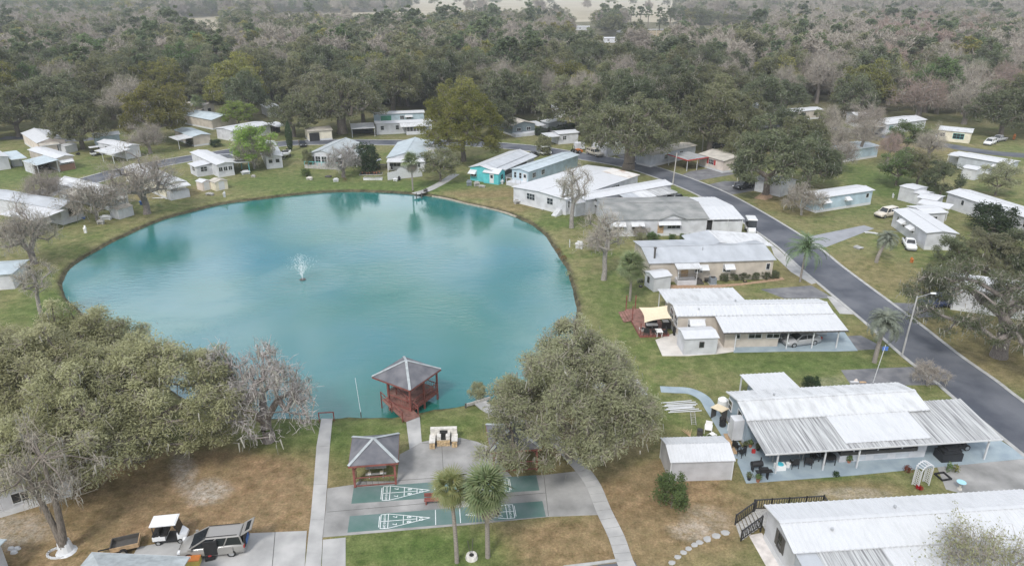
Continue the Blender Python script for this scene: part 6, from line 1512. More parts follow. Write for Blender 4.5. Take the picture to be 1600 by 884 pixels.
for i, (x, y, lb) in enumerate([(1006, 66, 'tall pole left of the country road truck'), (1024, 66, 'tall pole right of the country road truck'), (1431, 182, 'bare pale pole before the reddish woods'), (891, 190, 'dark pole beside the grey outbuilding')]):
    pole(lb, (x, y), 11 if y < 100 else 9, (rs.uniform(-.5, .5), 0), .22)
# ------------------------------------------------------------------ far shore clutter
fn = thing('wooden_fence', 'white curved top wooden fence round the far shore patio', 'fence', G(606, 282), heading((606, 282), (660, 276)))
cF, sF = math.cos(fn.rotation_euler.z), math.sin(fn.rotation_euler.z)
L = (G(660, 276) - G(606, 282)).length
nn = 40
for i in range(nn):
    x = L * i / nn; h = 1.75 + .35 * math.sin(i / nn * 3.1) + (.5 if 10 < i < 20 else 0) * math.sin((i - 10) / 10 * 3.14)
    q = MB(); q.box(x, x + L / nn - .02, -.03, .03, .05, h); q.build('fence_board', M['white_trim'], fn)
q = MB(); q.box(0, L, .03, .09, .4, .5); q.box(0, L, .03, .09, 1.3, 1.4); q.build('rail', M['white_trim'], fn)
T('raised_planter', 'long white raised planter at the far shore lawn', 'planter', (583, 281), [('side', 'white_trim', [('b', -2.1, 2.1, -.4, -.34, 0, .5)]), ('side', 'white_trim', [('b', -2.1, 2.1, .34, .4, 0, .5)]), ('end', 'white_trim', [('b', -2.1, -2.04, -.34, .34, 0, .5)]), ('end', 'white_trim', [('b', 2.04, 2.1, -.34, .34, 0, .5)]), ('soil', 'soot_black', [('b', -2.04, 2.04, -.34, .34, 0, .42)])], .02)
T('canopy_sheet', 'tilted white sheet canopy by the dark conical evergreen', 'canopy', (583, 262), [('sheet', 'white_trim', [('r', (-2.2, 0, .9), (2.0, .4, 1.9), 1.8, .05)]), ('post', 'dark_trim', [('b', -1.9, -1.8, -.6, -.5, 0, .9)]), ('post', 'dark_trim', [('b', 1.6, 1.7, .2, .3, 0, 1.75)])], .25)
table('dark patio table within the cluttered far shore patio', (598, 262), .2, 1.6, .9, .74, 'dark_trim')
for i, (x, y, lb) in enumerate([(590, 265, 'dark patio chair beside the cluttered patio table'), (606, 262, 'dark patio chair near the hip roofed home porch'), (611, 268, 'black patio chair inside the white fence')]): chair(lb, (x, y), i * 2, 'black_plastic', 1.2, name='patio_chair')
T('dark_planting', 'dark ground bed filled with pots below the tilted sheet', 'flower bed', (580, 272), [('edge', 'grey_wood', [('b', -2.6, 2.6, -1.2, 1.2, 0, .15)]), ('soil', 'soot_black', [('b', -2.5, 2.5, -1.1, 1.1, .15, .2)])] + [('pot', 'terracotta', [('t', (-2 + .55 * i, .6 * math.sin(i * 2), .2), (-2 + .55 * i, .6 * math.sin(i * 2), .5), .14, .2, 10)]) for i in range(8)], .05)
for i, (x, y, m_, lb, w_, d_, h_) in enumerate([(525, 284, 'white_trim', 'small white bench on the lawn left of the bare tree', 1.2, .5, .6), (618, 283, 'white_trim', 'white storage box at the fence foot', 1.1, .5, .5), (624, 282, 'black_plastic', 'black bin beside the white storage box', .5, .5, .7), (484, 281, 'stone_cap', 'pile of pale stones and statues on the far shore lawn', 1.4, .7, .5), (513, 277, 'dark_trim', 'dark fire ring on the lawn before the glazed porch', 1.4, 1.0, .25),
      (733, 290, 'ac_metal', 'dark grill table on the grass before the turquoise cottage', 1.2, .7, .9), (745, 291, 'grey_wood', 'weathered lawn chairs right of the grill table', 1.3, .6, .8), (753, 293, 'grey_wood', 'broken pale bench beside the weathered lawn chairs', 1.5, .5, .4), (782, 287, 'white_trim', 'white table on the lawn left of the pale blue home', 1.5, .8, .7),
      (134, 364, 'white_plastic', 'small white pedestal ornament on the left lawn', .4, .4, 1.0), (158, 350, 'grey_wood', 'pale lawn chair by the low bare tree', 1.2, .8, .6), (166, 343, 'white_trim', 'white plank table beside the low bare tree', 2.2, .6, .6), (247, 310, 'white_trim', 'long white board lying on the left bank lawn', 2.4, .4, .1), (328, 305, 'grey_wood', 'low grey table in front of the pinkish shed', 1.8, .7, .4), (351, 308, 'white_trim', 'white garden ornament below the cream shed', .4, .4, .9),
      (384, 272, 'white_trim', 'white lawn furniture right of the trailer porch', 2.0, 1.0, .6), (396, 277, 'grey_wood', 'low grey bench beside the white lawn furniture', 1.0, .5, .4), (1005, 418, 'white_trim', 'white cabinet at the corner of the tan home', .6, .4, 1.0), (905, 388, 'white_trim', 'white weathered bench by the pond right bank', 1.3, .6, .9), (890, 386, 'white_trim', 'short white post on the pond right bank', .15, .15, 1.0),
      (1341, 388, 'concrete', 'round pale stump with a dark ornament on the corner lawn', 1.2, 1.2, .25), (1361, 365, 'white_trim', 'white wheel stop beside the grey drive', 2.2, .3, .2), (1376, 336, 'tan_wood', 'tan ornament on the grass left of the beige car', .3, .3, .6), (1395, 309, 'white_trim', 'white meter box on the grass strip', .3, .3, .7),
      (128, 342, 'blue_plastic', 'blue kiddie pool by the grey roofed home', 1.2, .9, .35), (223, 320, 'blue_plastic', 'blue covered chair behind the dark trunked bare tree', .9, .7, .8), (810, 318, 'grey_wood', 'stack of weathered garden boards at the white steps', 2.0, .9, .6), (852, 327, 'white_trim', 'white low platform under the tall thin bare tree', 1.8, .9, .2), (665, 300, 'dark_trim', 'dark pump box where the track meets the water', .8, .6, .5),
      (122, 242, 'black_plastic', 'dark round fire pit on the grass by the left shed', .8, .8, .4), (1424, 410, 'orange', 'orange cone shaped ornament at the lawn edge', .4, .4, .6), (1584, 218, 'orange', 'orange barrel under the dark oak at the upper right', .7, .7, 1.1), (1466, 492, 'white_trim', 'white pole foot at the drive of the blue car', .5, .4, .15)]):
    rr_ = random.Random(i)
    T('lawn_item' if False else lb.split(' on ')[0].split(' by ')[0].split(' beside ')[0].split(' before ')[0].split(' right ')[0].split(' at ')[0].split(' left ')[0].split(' in ')[0].split(' below ')[0].split(' behind ')[0].split(' under ')[0].split(' of ')[0].split(' with ')[0].split(' lying')[0].split(' where')[0].split(' and ')[0].replace('-', ' ').split(' ', 1)[-1].replace(' ', '_'),
      lb, lb.split(' on ')[0].split(' by ')[0].split(' beside ')[0].split(' before ')[0].split(' right ')[0].split(' at ')[0].split(' left ')[0].split(' in ')[0].split(' below ')[0].split(' behind ')[0].split(' under ')[0].split(' of ')[0].split(' with ')[0].split(' lying')[0].split(' where')[0].split(' and ')[0].replace('-', ' ').split()[-1], (x, y),
      [('top', m_, [('b', -w_ / 2, w_ / 2, -d_ / 2, d_ / 2, h_ * .75, h_), ('b', -w_ * .3, w_ * .35, d_ * .1, d_ * .5, h_, h_ * 1.35)]), ('base', m_, [('b', -w_ * .42, -w_ * .3, -d_ * .42, d_ * .42, 0, h_ * .75), ('b', w_ * .3, w_ * .42, -d_ * .42, d_ * .42, 0, h_ * .75), ('b', -w_ * .3, w_ * .3, -d_ * .1, d_ * .1, 0, h_ * .75)])], rr_.uniform(-.6, .6))
# white painted foot and edging of the leaning trunk
T('painted_collar', 'white painted collar round the foot of the leaning twin trunk', 'collar', (104, 861), [('collar', 'white_trim', [('t', (0, 0, 0), (-.13, .12, .95), .56, .44, 12)]), ('flare', 'white_trim', [('t', (0, 0, -.02), (0, 0, .14), .78, .60, 12)])])
ring_ = thing('edging_ring', 'half ring of white edging stones left of the painted trunk foot', 'edging', G(92, 864))
for i in range(12):
    a = 2.0 + i * .33; q = MB(); q.box(-.14, .14, -.07, .07, 0, .12); q.build('stone', M['white_trim'], ring_, False, (math.cos(a) * .8, math.sin(a) * .55, 0), a + 1.57)
for i, (x, y, lb) in enumerate([(18, 857, 'white stone at the left building corner'), (22, 863, 'white stone below the first at the building corner'), (27, 857, 'white long stone right of the building corner')]):
    q = MB(); q.loft([[(math.cos(k) * .3, math.sin(k) * .2, 0) for k in [j * .785 for j in range(8)]], [(math.cos(k) * .22, math.sin(k) * .14, .16) for k in [j * .785 for j in range(8)]]]); o = q.build('edging_stone', M['white_trim']); o.location = G(x, y); tag(o, lb, 'stone', 'white stones at the building corner')
T('lattice_table', 'white metal bench in the shade by the left oak', 'bench', (16, 792), [('seat', 'white_trim', [('b', -.7, .7, -.25, .25, .4, .45)]), ('backrest', 'white_trim', [('b', -.7, .7, .22, .27, .45, .9)]), ('leg', 'white_trim', [('b', -.65, -.6, -.25, .25, 0, .4)]), ('leg', 'white_trim', [('b', .6, .65, -.25, .25, 0, .4)])], .3)
# stump with vines by the palms
T('cut_stump', 'pale cut stump with twigs between the two cabbage palms', 'stump', (737, 871), [('stump', 'stone_cap', [('t', (0, 0, -.05), (0, 0, .3), .5, .42, 12)]), ('hollow_shade', 'soot_black', [('t', (0, 0, .3), (0, 0, .305), .2, .2, 8)]), ('twig', 'dark_trim', [('r', (-.1, .2, .2), (-.3, .4, 1.3), .04, .04), ('r', (0, .2, .2), (.1, .5, 1.4), .04, .04)])])  # hollow is a flat near-black disc, its shade painted on
# fishing line pole at the shore
T('fishing_rod', 'thin pale fishing rod leaning over the water near the walkway', 'fishing rod', (564, 648), [('rod', 'white_trim', [('r', (0, 0, .2), (-1.5, 5.0, 1.4), .03, .03)]), ('holder', 'dark_trim', [('b', -.04, .04, -.04, .04, -.3, .35)])])
# wall at the small landing right of the gazebo
T('retaining_wall', 'low timber edge wall by the rusty brown bush', 'wall', (748, 630), [('beam', 'grey_wood', [('r', (-1.3, -.5, .1), (1.2, .75, .2), .15, .3)]), ('post', 'dark_trim', [('b', -1.4, -1.25, -.62, -.48, -.8, .35)])])
# swing or hammock frame by the water: two small piles
T('mooring_post', 'dark posts in the water where the track ends', 'post', (655, 305), [('post', 'dark_trim', [('t', (-.6, 0, -1.2), (-.6, 0, .5), .1, .1, 8)]), ('post', 'dark_trim', [('t', (.5, .1, -1.2), (.5, .1, .45), .1, .1, 8)])])
# roof like white cloth pieces seen through the central oak: a canopy tent
cano = T('canopy_tent', 'pale grey tarpaulin tent glimpsed through the central oak', 'tent', (968, 640), [('tarp', 'white_roof_worn', [('r', (-2.4, -.2, 2.0), (2.4, .2, 2.3), 3.4, .06)]), ('tarp', 'white_roof_worn', [('r', (-2.4, 2.0, 1.5), (2.4, 2.4, 1.6), 1.6, .06)])] + [('pole', 'metal', [('b', x - .03, x + .03, y - .03, y + .03, 0, 1.95)]) for x in (-2.2, 2.2) for y in (-1.5, 1.5)], .1)
# ------------------------------------------------------------------ trees
def leaf_mat(name, a, b_, grey=None, gf=0.0, trans=.45, rnd=.22, spread=.25):
    """clump tint varies along a..b (attribute 'tint'); each tree shifts a little (object random)"""
    m = bpy.data.materials.new(name); m.use_nodes = True
    t = m.node_tree; lk = t.links.new
    for n in list(t.nodes):
        if n.type == 'BSDF_PRINCIPLED': t.nodes.remove(n)
    out = [n for n in t.nodes if n.type == 'OUTPUT_MATERIAL'][0]
    at = N(t, 'ShaderNodeAttribute', attribute_name='tint'); oi = N(t, 'ShaderNodeObjectInfo')
    mx = N(t, 'ShaderNodeMix', data_type='RGBA'); mx.inputs['A'].default_value = c4(a); mx.inputs['B'].default_value = c4(b_)
    lk(at.outputs['Fac'], mx.inputs['Factor'])
    col = mx.outputs['Result']
    mr = N(t, 'ShaderNodeMapRange'); mr.inputs['To Min'].default_value = 1 - rnd; mr.inputs['To Max'].default_value = 1 + rnd
    lk(oi.outputs['Random'], mr.inputs['Value'])
    hs = N(t, 'ShaderNodeHueSaturation'); lk(col, hs.inputs['Color']); lk(mr.outputs['Result'], hs.inputs['Value'])
    m2 = N(t, 'ShaderNodeMath', operation='MULTIPLY_ADD'); m2.inputs[1].default_value = 7.31; m2.inputs[2].default_value = 0; lk(oi.outputs['Random'], m2.inputs[0])
    fr = N(t, 'ShaderNodeMath', operation='FRACT'); lk(m2.outputs[0], fr.inputs[0])
    hr = N(t, 'ShaderNodeMapRange'); hr.inputs['To Min'].default_value = .5 - .025 * spread * 2; hr.inputs['To Max'].default_value = .5 + .02 * spread * 2
    lk(fr.outputs[0], hr.inputs['Value']); lk(hr.outputs['Result'], hs.inputs['Hue'])
    d = N(t, 'ShaderNodeBsdfDiffuse'); tr = N(t, 'ShaderNodeBsdfTranslucent'); ms = N(t, 'ShaderNodeMixShader'); ms.inputs[0].default_value = trans
    lk(hs.outputs['Color'], d.inputs['Color']); lk(hs.outputs['Color'], tr.inputs['Color'])
    lk(d.outputs[0], ms.inputs[1]); lk(tr.outputs[0], ms.inputs[2]); lk(ms.outputs[0], out.inputs['Surface'])
    return m
LM = {}
LM['oak'] = leaf_mat('oak_foliage', (0.129, 0.143, 0.078), (0.263, 0.269, 0.151))
LM['dark_oak'] = leaf_mat('dark_oak_foliage', (0.095, 0.118, 0.069), (0.196, 0.218, 0.129))
LM['spring_oak'] = leaf_mat('spring_oak_foliage', (0.231, 0.232, 0.118), (0.479, 0.482, 0.294), rnd=.05)
LM['moss_oak'] = leaf_mat('mossy_oak_foliage', (0.215, 0.227, 0.128), (0.452, 0.462, 0.296), rnd=.1)
LM['yellow'] = leaf_mat('yellow_green_foliage', (.165, .175, .055), (.300, .285, .095))
LM['pale_oak'] = leaf_mat('pale_oak_foliage', (.165, .175, .105), (.310, .305, .200), rnd=.12)
LM['camphor'] = leaf_mat('camphor_foliage', (.110, .128, .034), (.245, .240, .066), rnd=.03)
LM['lime'] = leaf_mat('lime_foliage', (0.185, 0.270, 0.064), (0.298, 0.412, 0.106), rnd=.08)
LM['green'] = leaf_mat('fresh_green_foliage', (0.097, 0.149, 0.060), (0.185, 0.248, 0.102))
LM['dark'] = leaf_mat('dark_evergreen_foliage', (0.033, 0.060, 0.033), (0.075, 0.112, 0.054))
LM['pine'] = leaf_mat('pine_foliage', (0.119, 0.162, 0.088), (0.213, 0.258, 0.144))
LM['twig'] = leaf_mat('grey_twigs', (.230, .205, .170), (.400, .365, .315), trans=.0, rnd=.12)
LM['pink_twig'] = leaf_mat('pinkish_grey_twigs', (0.264, 0.243, 0.232), (0.440, 0.410, 0.396), trans=.0, rnd=.12)
LM['red_twig'] = leaf_mat('reddish_twigs', (0.229, 0.180, 0.151), (0.352, 0.280, 0.239), trans=.0, rnd=.12)
LM['moss'] = leaf_mat('hanging_moss', (0.253, 0.247, 0.213), (0.391, 0.380, 0.333), trans=.2, rnd=.08)
M['bark'] = mat('grey_brown_bark', (.150, .128, .108), .95, .35, 5, .6, 9, stretch=(3, 3, .6))
M['mid_bark'] = mat('mid_grey_bark', (.20, .175, .16), .95, .3, 5, .6, 9, stretch=(3, 3, .6))
M['pale_bark'] = mat('pale_grey_bark', (.26, .24, .22), .95, .3, 5, .6, 9, stretch=(3, 3, .6))
M['palm_bark'] = mat('palm_bark', (.24, .215, .19), .95, .3, 6, .7, 9, stretch=(1, 1, 5))

def quads_mesh(name, groups, mats):
    """groups: list of (corners (n,4,3), tint (n,), material index)"""
    V = np.concatenate([g_[0].reshape(-1, 3) for g_ in groups]).astype(np.float32)
    n = len(V) // 4
    me = bpy.data.meshes.new(name)
    me.vertices.add(4 * n); me.vertices.foreach_set('co', V.ravel())
    me.loops.add(4 * n); me.loops.foreach_set('vertex_index', np.arange(4 * n, dtype=np.int32))
    me.polygons.add(n); me.polygons.foreach_set('loop_start', np.arange(0, 4 * n, 4, dtype=np.int32))
    me.polygons.foreach_set('material_index', np.concatenate([np.full(len(g_[0]), g_[2], np.int32) for g_ in groups]))
    for q in mats: me.materials.append(q)
    at = me.attributes.new('tint', 'FLOAT', 'FACE'); at.data.foreach_set('value', np.concatenate([g_[1] for g_ in groups]).astype(np.float32))
    me.update(calc_edges=True)
    return me
def unit(v): return v / np.maximum(np.linalg.norm(v, axis=-1, keepdims=True), 1e-6)
def leaves(rng, C, nrm, size, tint, asp=.55, axis=None):
    n = len(C)
    r = unit(rng.normal(size=(n, 3)))
    if axis is not None: r = np.cross(unit(axis + rng.normal(size=(n, 3)) * .45), nrm)
    u = unit(np.cross(nrm, r)); v = np.cross(nrm, u)
    s = size * rng.uniform(.6, 1.4, (n, 1))
    u = u * s * .5; v = v * s * asp * .5
    return np.stack([C - u, C - v * .9, C + u, C + v * .9], 1), tint
def strips(rng, P0, P1, w0, w1, tint):
    """thin flat strips from P0 to P1"""
    d = unit(P1 - P0); s = unit(np.cross(d, unit(rng.normal(size=P0.shape))))
    return np.stack([P0 - s * w0 / 2, P0 + s * w0 / 2, P1 + s * w1 / 2, P1 - s * w1 / 2], 1), tint

def skeleton(rng, clumps, base, fork, r0, lean=0.0, step=1.6, jit=.22):
    """nodes grown toward every clump; returns node positions, parents, radii, and the node of each clump"""
    P = [np.array(base, float)]; par = [-1]
    k = 3
    for i in range(1, k + 1):
        f = i / k
        P.append(np.array(base) + (np.array(fork) - np.array(base)) * f + rng.normal(size=3) * .06 * np.array([1, 1, 0])); par.append(len(P) - 2)
    root = len(P) - 1
    order = np.argsort([np.linalg.norm(c - P[root]) for c in clumps])
    ends = [0] * len(clumps)
    first = True
    for ci in order:
        c = clumps[ci]
        A = np.array(P[root:])
        dist = np.linalg.norm(A - c, axis=1)
        dr = np.linalg.norm(A - P[root], axis=1); dc = np.linalg.norm(c - P[root])
        dist = dist + .35 * dr + np.where(dr > dc, 50, 0)
        j = root + int(np.argmin(dist))
        p = P[j]; L = np.linalg.norm(c - p); m = max(1, int(L / step))
        prev = j
        for q in range(1, m + 1):
            f = q / m
            x = p + (c - p) * f
            x[2] += L * .12 * math.sin(math.pi * f) * (1 if c[2] > p[2] else .3)
            if q < m: x = x + rng.normal(size=3) * jit * min(1, L / 4)
            P.append(x); par.append(prev); prev = len(P) - 1
        ends[ci] = prev
    n = len(P); cnt = np.zeros(n)
    for e in ends: cnt[e] += 1
    for i in range(n - 1, 0, -1): cnt[par[i]] += cnt[i]
    rad = r0 * (np.maximum(cnt, .7) / cnt[0]) ** .45
    rad[0] = r0 * 1.35; rad[1] = r0 * 1.05
    return P, par, rad, ends, root
def limb_mesh(name, P, par, rad, material, rmin=.0):
    mb = MB()
    for i in range(1, len(P)):
        ra, rb = rad[par[i]], rad[i]
        if par[i] > 2: ra = min(ra, rb * 1.5)
        n = 9 if rb > .25 else 6 if rb > .1 else 4
        if rb < rmin: continue
        mb.tube(P[par[i]], P[i], ra, rb, n, 0, caps=False)
    # drop degenerate caps; flare at the base
    return mb.mesh(name, material, smooth=True)
def dome(rng, n, R_, z0, z1, inner=.45, low=-.25, lobes=None):
    """clump centres through a domed crown with an uneven outline"""
    out = []
    ph = rng.uniform(0, 6.28, 4)
    while len(out) < n:
        d = unit(rng.normal(size=3))
        if d[2] < low: continue
        az = math.atan2(d[1], d[0])
        lob = .96 + .17 * math.sin(2 * az + ph[0]) + .13 * math.sin(3 * az + ph[1]) + .10 * math.sin(5 * az + ph[2] + 3 * d[2])
        f = (inner + (1 - inner) * rng.random() ** .45) * lob
        h = (z1 - z0)
        c = np.array([d[0] * R_ * f, d[1] * R_ * f, z0 + h * .30 + d[2] * h * .70 * f])
        if out and min(np.linalg.norm(c - o_) for o_ in out) < R_ * .13: 
            if rng.random() < .7: continue
        out.append(c)
    return np.array(out)
PROTO = {}
def make_leafy(key, seed, H, R_, nclump, nleaf, leaf, trunk_h, r0, mat_leaf='oak', twigs=0, moss=0, clump_r=.24, flat=.62, lean=(0, 0), bark='bark', inner=.45, fill=.5, low=-.25, rmin=0, holes=0, asp=.55, tuft=False):
    rng = np.random.default_rng(seed)
    C = dome(rng, nclump, R_ * .84, trunk_h * .75, H * .93, inner, low)
    C[:, 0] += lean[0]; C[:, 1] += lean[1]
    P, par, rad, ends, root = skeleton(rng, list(C), (0, 0, -.15), (lean[0] * .4, lean[1] * .4, trunk_h), r0)
    tm = limb_mesh('trunk', P, par, rad, M[bark], rmin)
    G_ = []
    per = max(4, nleaf // nclump)
    rc = R_ * clump_r * rng.uniform(.7, 1.25, nclump)
    ci = np.repeat(np.arange(nclump), per)
    n = len(ci)
    d = unit(rng.normal(size=(n, 3)) + np.array([0, 0, .5]))
    # every clump is itself lobed: sub-clusters
    sub = unit(rng.normal(size=(nclump, 7, 3)))[ci, rng.integers(0, 7, n)]
    off_ = unit(d * .8 + sub * .9) * (rng.random((n, 1)) ** fill) * rc[ci][:, None] + rng.normal(size=(n, 3)) * .12
    off_[:, 2] *= flat
    pos = C[ci] + off_
    nr = unit(d * .45 + rng.normal(size=(n, 3)) * .5 + np.array([0, 0, 1.15]))
    tint = np.clip(rng.uniform(0, 1, nclump)[ci] * .55 + rng.random(n) * .45, 0, 1)
    q, t_ = leaves(rng, pos, nr, leaf, tint, asp, d if tuft else None); G_.append((q, t_, 0))
    mats = [LM[mat_leaf], LM['twig'], LM['moss']]
    if twigs:
        per = max(1, twigs // nclump); ci = np.repeat(np.arange(nclump), per); n = len(ci)
        d = unit(rng.normal(size=(n, 3)) + np.array([0, 0, .3]))
        st = C[ci] + d * rc[ci][:, None] * rng.uniform(0, .6, (n, 1)) * np.array([1, 1, flat])
        en = st + unit(d + rng.normal(size=(n, 3)) * .5) * rc[ci][:, None] * rng.uniform(.3, .75, (n, 1))
        q, t_ = strips(rng, st, en, .05, .02, rng.random(n)); G_.append((q, t_, 1))
    if moss:
        per = max(1, moss // nclump); ci = np.repeat(np.arange(nclump), per); n = len(ci)
        d = rng.normal(size=(n, 3)) * rc[ci][:, None] * .55; d[:, 2] *= flat
        st = C[ci] + d; en = st + np.array([0, 0, -1]) * rng.uniform(.25, .8, (n, 1)) + rng.normal(size=(n, 3)) * .15
        q, t_ = strips(rng, st, en, .12, .04, rng.random(n)); G_.append((q, t_, 2))
    cm = quads_mesh('crown', G_, mats)
    PROTO[key] = (tm, cm, H, R_)
def make_bare(key, seed, H, R_, nclump, ntwig, trunk_h, r0, moss=0, mat_t='twig', tw=.045, low=-.1, lean=(0, 0), bark='pale_bark', inner=.35, buds=0, budmat='moss_oak', fork=None, cshift=(0, 0, 0), rmin=0, tl=.26):
    rng = np.random.default_rng(seed)
    C = dome(rng, nclump, R_ * .8, trunk_h * .8, H * .9, inner, low)
    C[:, 0] += lean[0]; C[:, 1] += lean[1]
    P, par, rad, ends, root = skeleton(rng, list(C), (0, 0, -.15), fork or (lean[0] * .4, lean[1] * .4, trunk_h), r0, step=1.2, jit=.3)
    tm = limb_mesh('trunk', P, par, rad, M[bark], rmin)
    per = max(4, ntwig // nclump); ci = np.repeat(np.arange(nclump), per); n = len(ci)
    rc = R_ * tl * rng.uniform(.7, 1.3, nclump)
    outw = unit(C - np.array([lean[0] * .5, lean[1] * .5, trunk_h]))[ci]
    d = unit(outw * .7 + rng.normal(size=(n, 3)) * .75 + np.array([0, 0, .25]))
    L = rc[ci][:, None] * rng.uniform(.4, 1.15, (n, 1))
    st = C[ci] + rng.normal(size=(n, 3)) * rc[ci][:, None] * .3
    m_ = st + d * L * .55 + rng.normal(size=(n, 3)) * .08
    en = m_ + unit(d + rng.normal(size=(n, 3)) * .5 + np.array([0, 0, -.25])) * L * .5
    tint = np.clip(rng.random(nclump)[ci] * .5 + rng.random(n) * .5, 0, 1)
    G_ = []
    a, t_ = strips(rng, st, m_, tw, tw * .7, tint); G_.append((a, t_, 0))
    a, t_ = strips(rng, m_, en, tw * .7, tw * .35, tint); G_.append((a, t_, 0))
    if moss:
        k = rng.integers(0, n, moss); s2 = m_[k]
        e2 = s2 + np.array([0, 0, -1]) * rng.uniform(.25, .85, (moss, 1)) + rng.normal(size=(moss, 3)) * .15
        a, t_ = strips(rng, s2, e2, .11, .04, rng.random(moss)); G_.append((a, t_, 1))
    if buds:
        k = rng.integers(0, n, buds)
        a, t_ = leaves(rng, en[k] + rng.normal(size=(buds, 3)) * .15, unit(rng.normal(size=(buds, 3)) + np.array([0, 0, .5])), .16, rng.random(buds)); G_.append((a, t_, 2))
    cm = quads_mesh('crown', G_, [LM[mat_t], LM['moss'], LM[budmat]])
    PROTO[key] = (tm, cm, H, R_)
TREES = []; CROWN = {}; ORD = ['first', 'second', 'third', 'fourth', 'fifth', 'sixth', 'seventh', 'eighth', 'ninth']
def tree(key, px, label, s=1.0, rz=None, name='oak_tree', cat='tree', group=None, mt=None, world=None, sz=None, bark=None):
    tm, cm, H, R_ = PROTO[key]
    p = Vector(world) if world is not None else G(*px)
    rz = random.uniform(0, 6.28) if rz is None else rz
    t = thing(name, label, cat, p, rz, group)
    t.scale = (s, s, sz or s)
    put('trunk', tm, t); c = put('crown', cm, t)
    c['kind'] = 'stuff'; CROWN[t.name] = c
    if mt:
        c.material_slots[0].link = 'OBJECT'; c.material_slots[0].material = LM[mt]
    TREES.append((p.x, p.y, R_ * s))
    return t
# prototypes -------------------------------------------------------
make_leafy('hero_a', 11, 12.0, 11.0, 210, 100000, .30, 2.6, .62, 'spring_oak', twigs=9000, moss=900, clump_r=.125, flat=.8, inner=.66, low=-.2, fill=.36, asp=.34, tuft=True)
make_leafy('hero_b', 12, 12.5, 8.8, 190, 88000, .27, 2.6, .55, 'moss_oak', twigs=14000, moss=1500, clump_r=.135, flat=.85, inner=.62, low=-.12, fill=.36, asp=.32, tuft=True)
make_leafy('oak_a', 21, 13, 8.5, 110, 20000, .44, 3.2, .55, 'oak', moss=700, fill=.36, clump_r=.165, inner=.62, flat=.7)
make_leafy('oak_b', 22, 12, 8.0, 95, 18000, .44, 3.0, .5, 'oak', moss=500, flat=.75, inner=.62, fill=.36, clump_r=.17)
make_leafy('oak_c', 23, 15, 7.5, 115, 20000, .43, 4.0, .5, 'oak', moss=700, flat=.85, fill=.36, clump_r=.165, inner=.6)
make_leafy('giant', 24, 15, 12.5, 190, 36000, .42, 4.5, 1.15, 'oak', twigs=2500, moss=2000, clump_r=.125, fill=.36, inner=.65, flat=.75)
make_leafy('fork', 25, 12.5, 11.0, 115, 40000, .27, 4.2, .75, 'dark_oak', twigs=4500, moss=2200, clump_r=.115, fill=.36, low=-.2, bark='mid_bark', inner=.6, flat=.8, asp=.4, tuft=True)
make_leafy('camphor', 26, 15, 9.3, 150, 32000, .36, 4.2, .5, 'camphor', clump_r=.15, flat=.85, inner=.66, low=-.45, fill=.33)
make_leafy('small_a', 27, 7.5, 4.6, 40, 9000, .30, 1.8, .2, 'green', twigs=900, fill=.45)
make_leafy('small_b', 28, 6.5, 3.6, 30, 7000, .28, 1.4, .16, 'green', flat=.85, fill=.4, low=-.5)
make_leafy('bush', 29, 3.0, 2.2, 26, 6000, .20, .3, .1, 'dark', flat=.9, fill=.3, inner=.5, low=-.5, clump_r=.3)
make_leafy('pine_a', 30, 19, 5.0, 42, 7500, .50, 10.5, .32, 'pine', flat=.5, fill=.5)
make_leafy('far_a', 31, 13, 7.5, 46, 3600, .85, 3.0, .4, 'oak', fill=.4, rmin=.09)
make_leafy('far_b', 32, 14, 6.5, 46, 3400, .80, 3.5, .4, 'dark_oak', flat=.8, fill=.4, rmin=.09)
make_leafy('far_pine', 33, 19, 4.5, 30, 2200, .85, 10.5, .3, 'pine', flat=.6, fill=.5, rmin=.06)
make_bare('bare_a', 41, 11, 6.5, 100, 3900, 2.4, .52, moss=400, inner=.15, bark='mid_bark')
make_bare('bare_b', 42, 14, 6.0, 100, 4200, 4.0, .46, moss=150, low=.0, inner=.15, bark='mid_bark')
make_bare('bare_c', 43, 8.5, 5.4, 150, 4600, 1.8, .40, moss=700, tw=.036, low=-.12, inner=.3, mat_t='pink_twig', bark='mid_bark', tl=.15)
make_bare('thin_bare', 44, 11.5, 4.2, 44, 1700, 4.4, .34, moss=120, low=-.1, buds=500, inner=.3)
make_bare('small_bare', 45, 4.6, 3.4, 56, 2300, .8, .15, moss=150, tw=.035)
make_bare('far_bare', 46, 15, 5.2, 38, 2600, 4.5, .3, tw=.17, low=.0, rmin=.08)
make_bare('far_bare_b', 47, 13, 6.2, 40, 2700, 3.5, .3, tw=.17, low=-.1, rmin=.08)
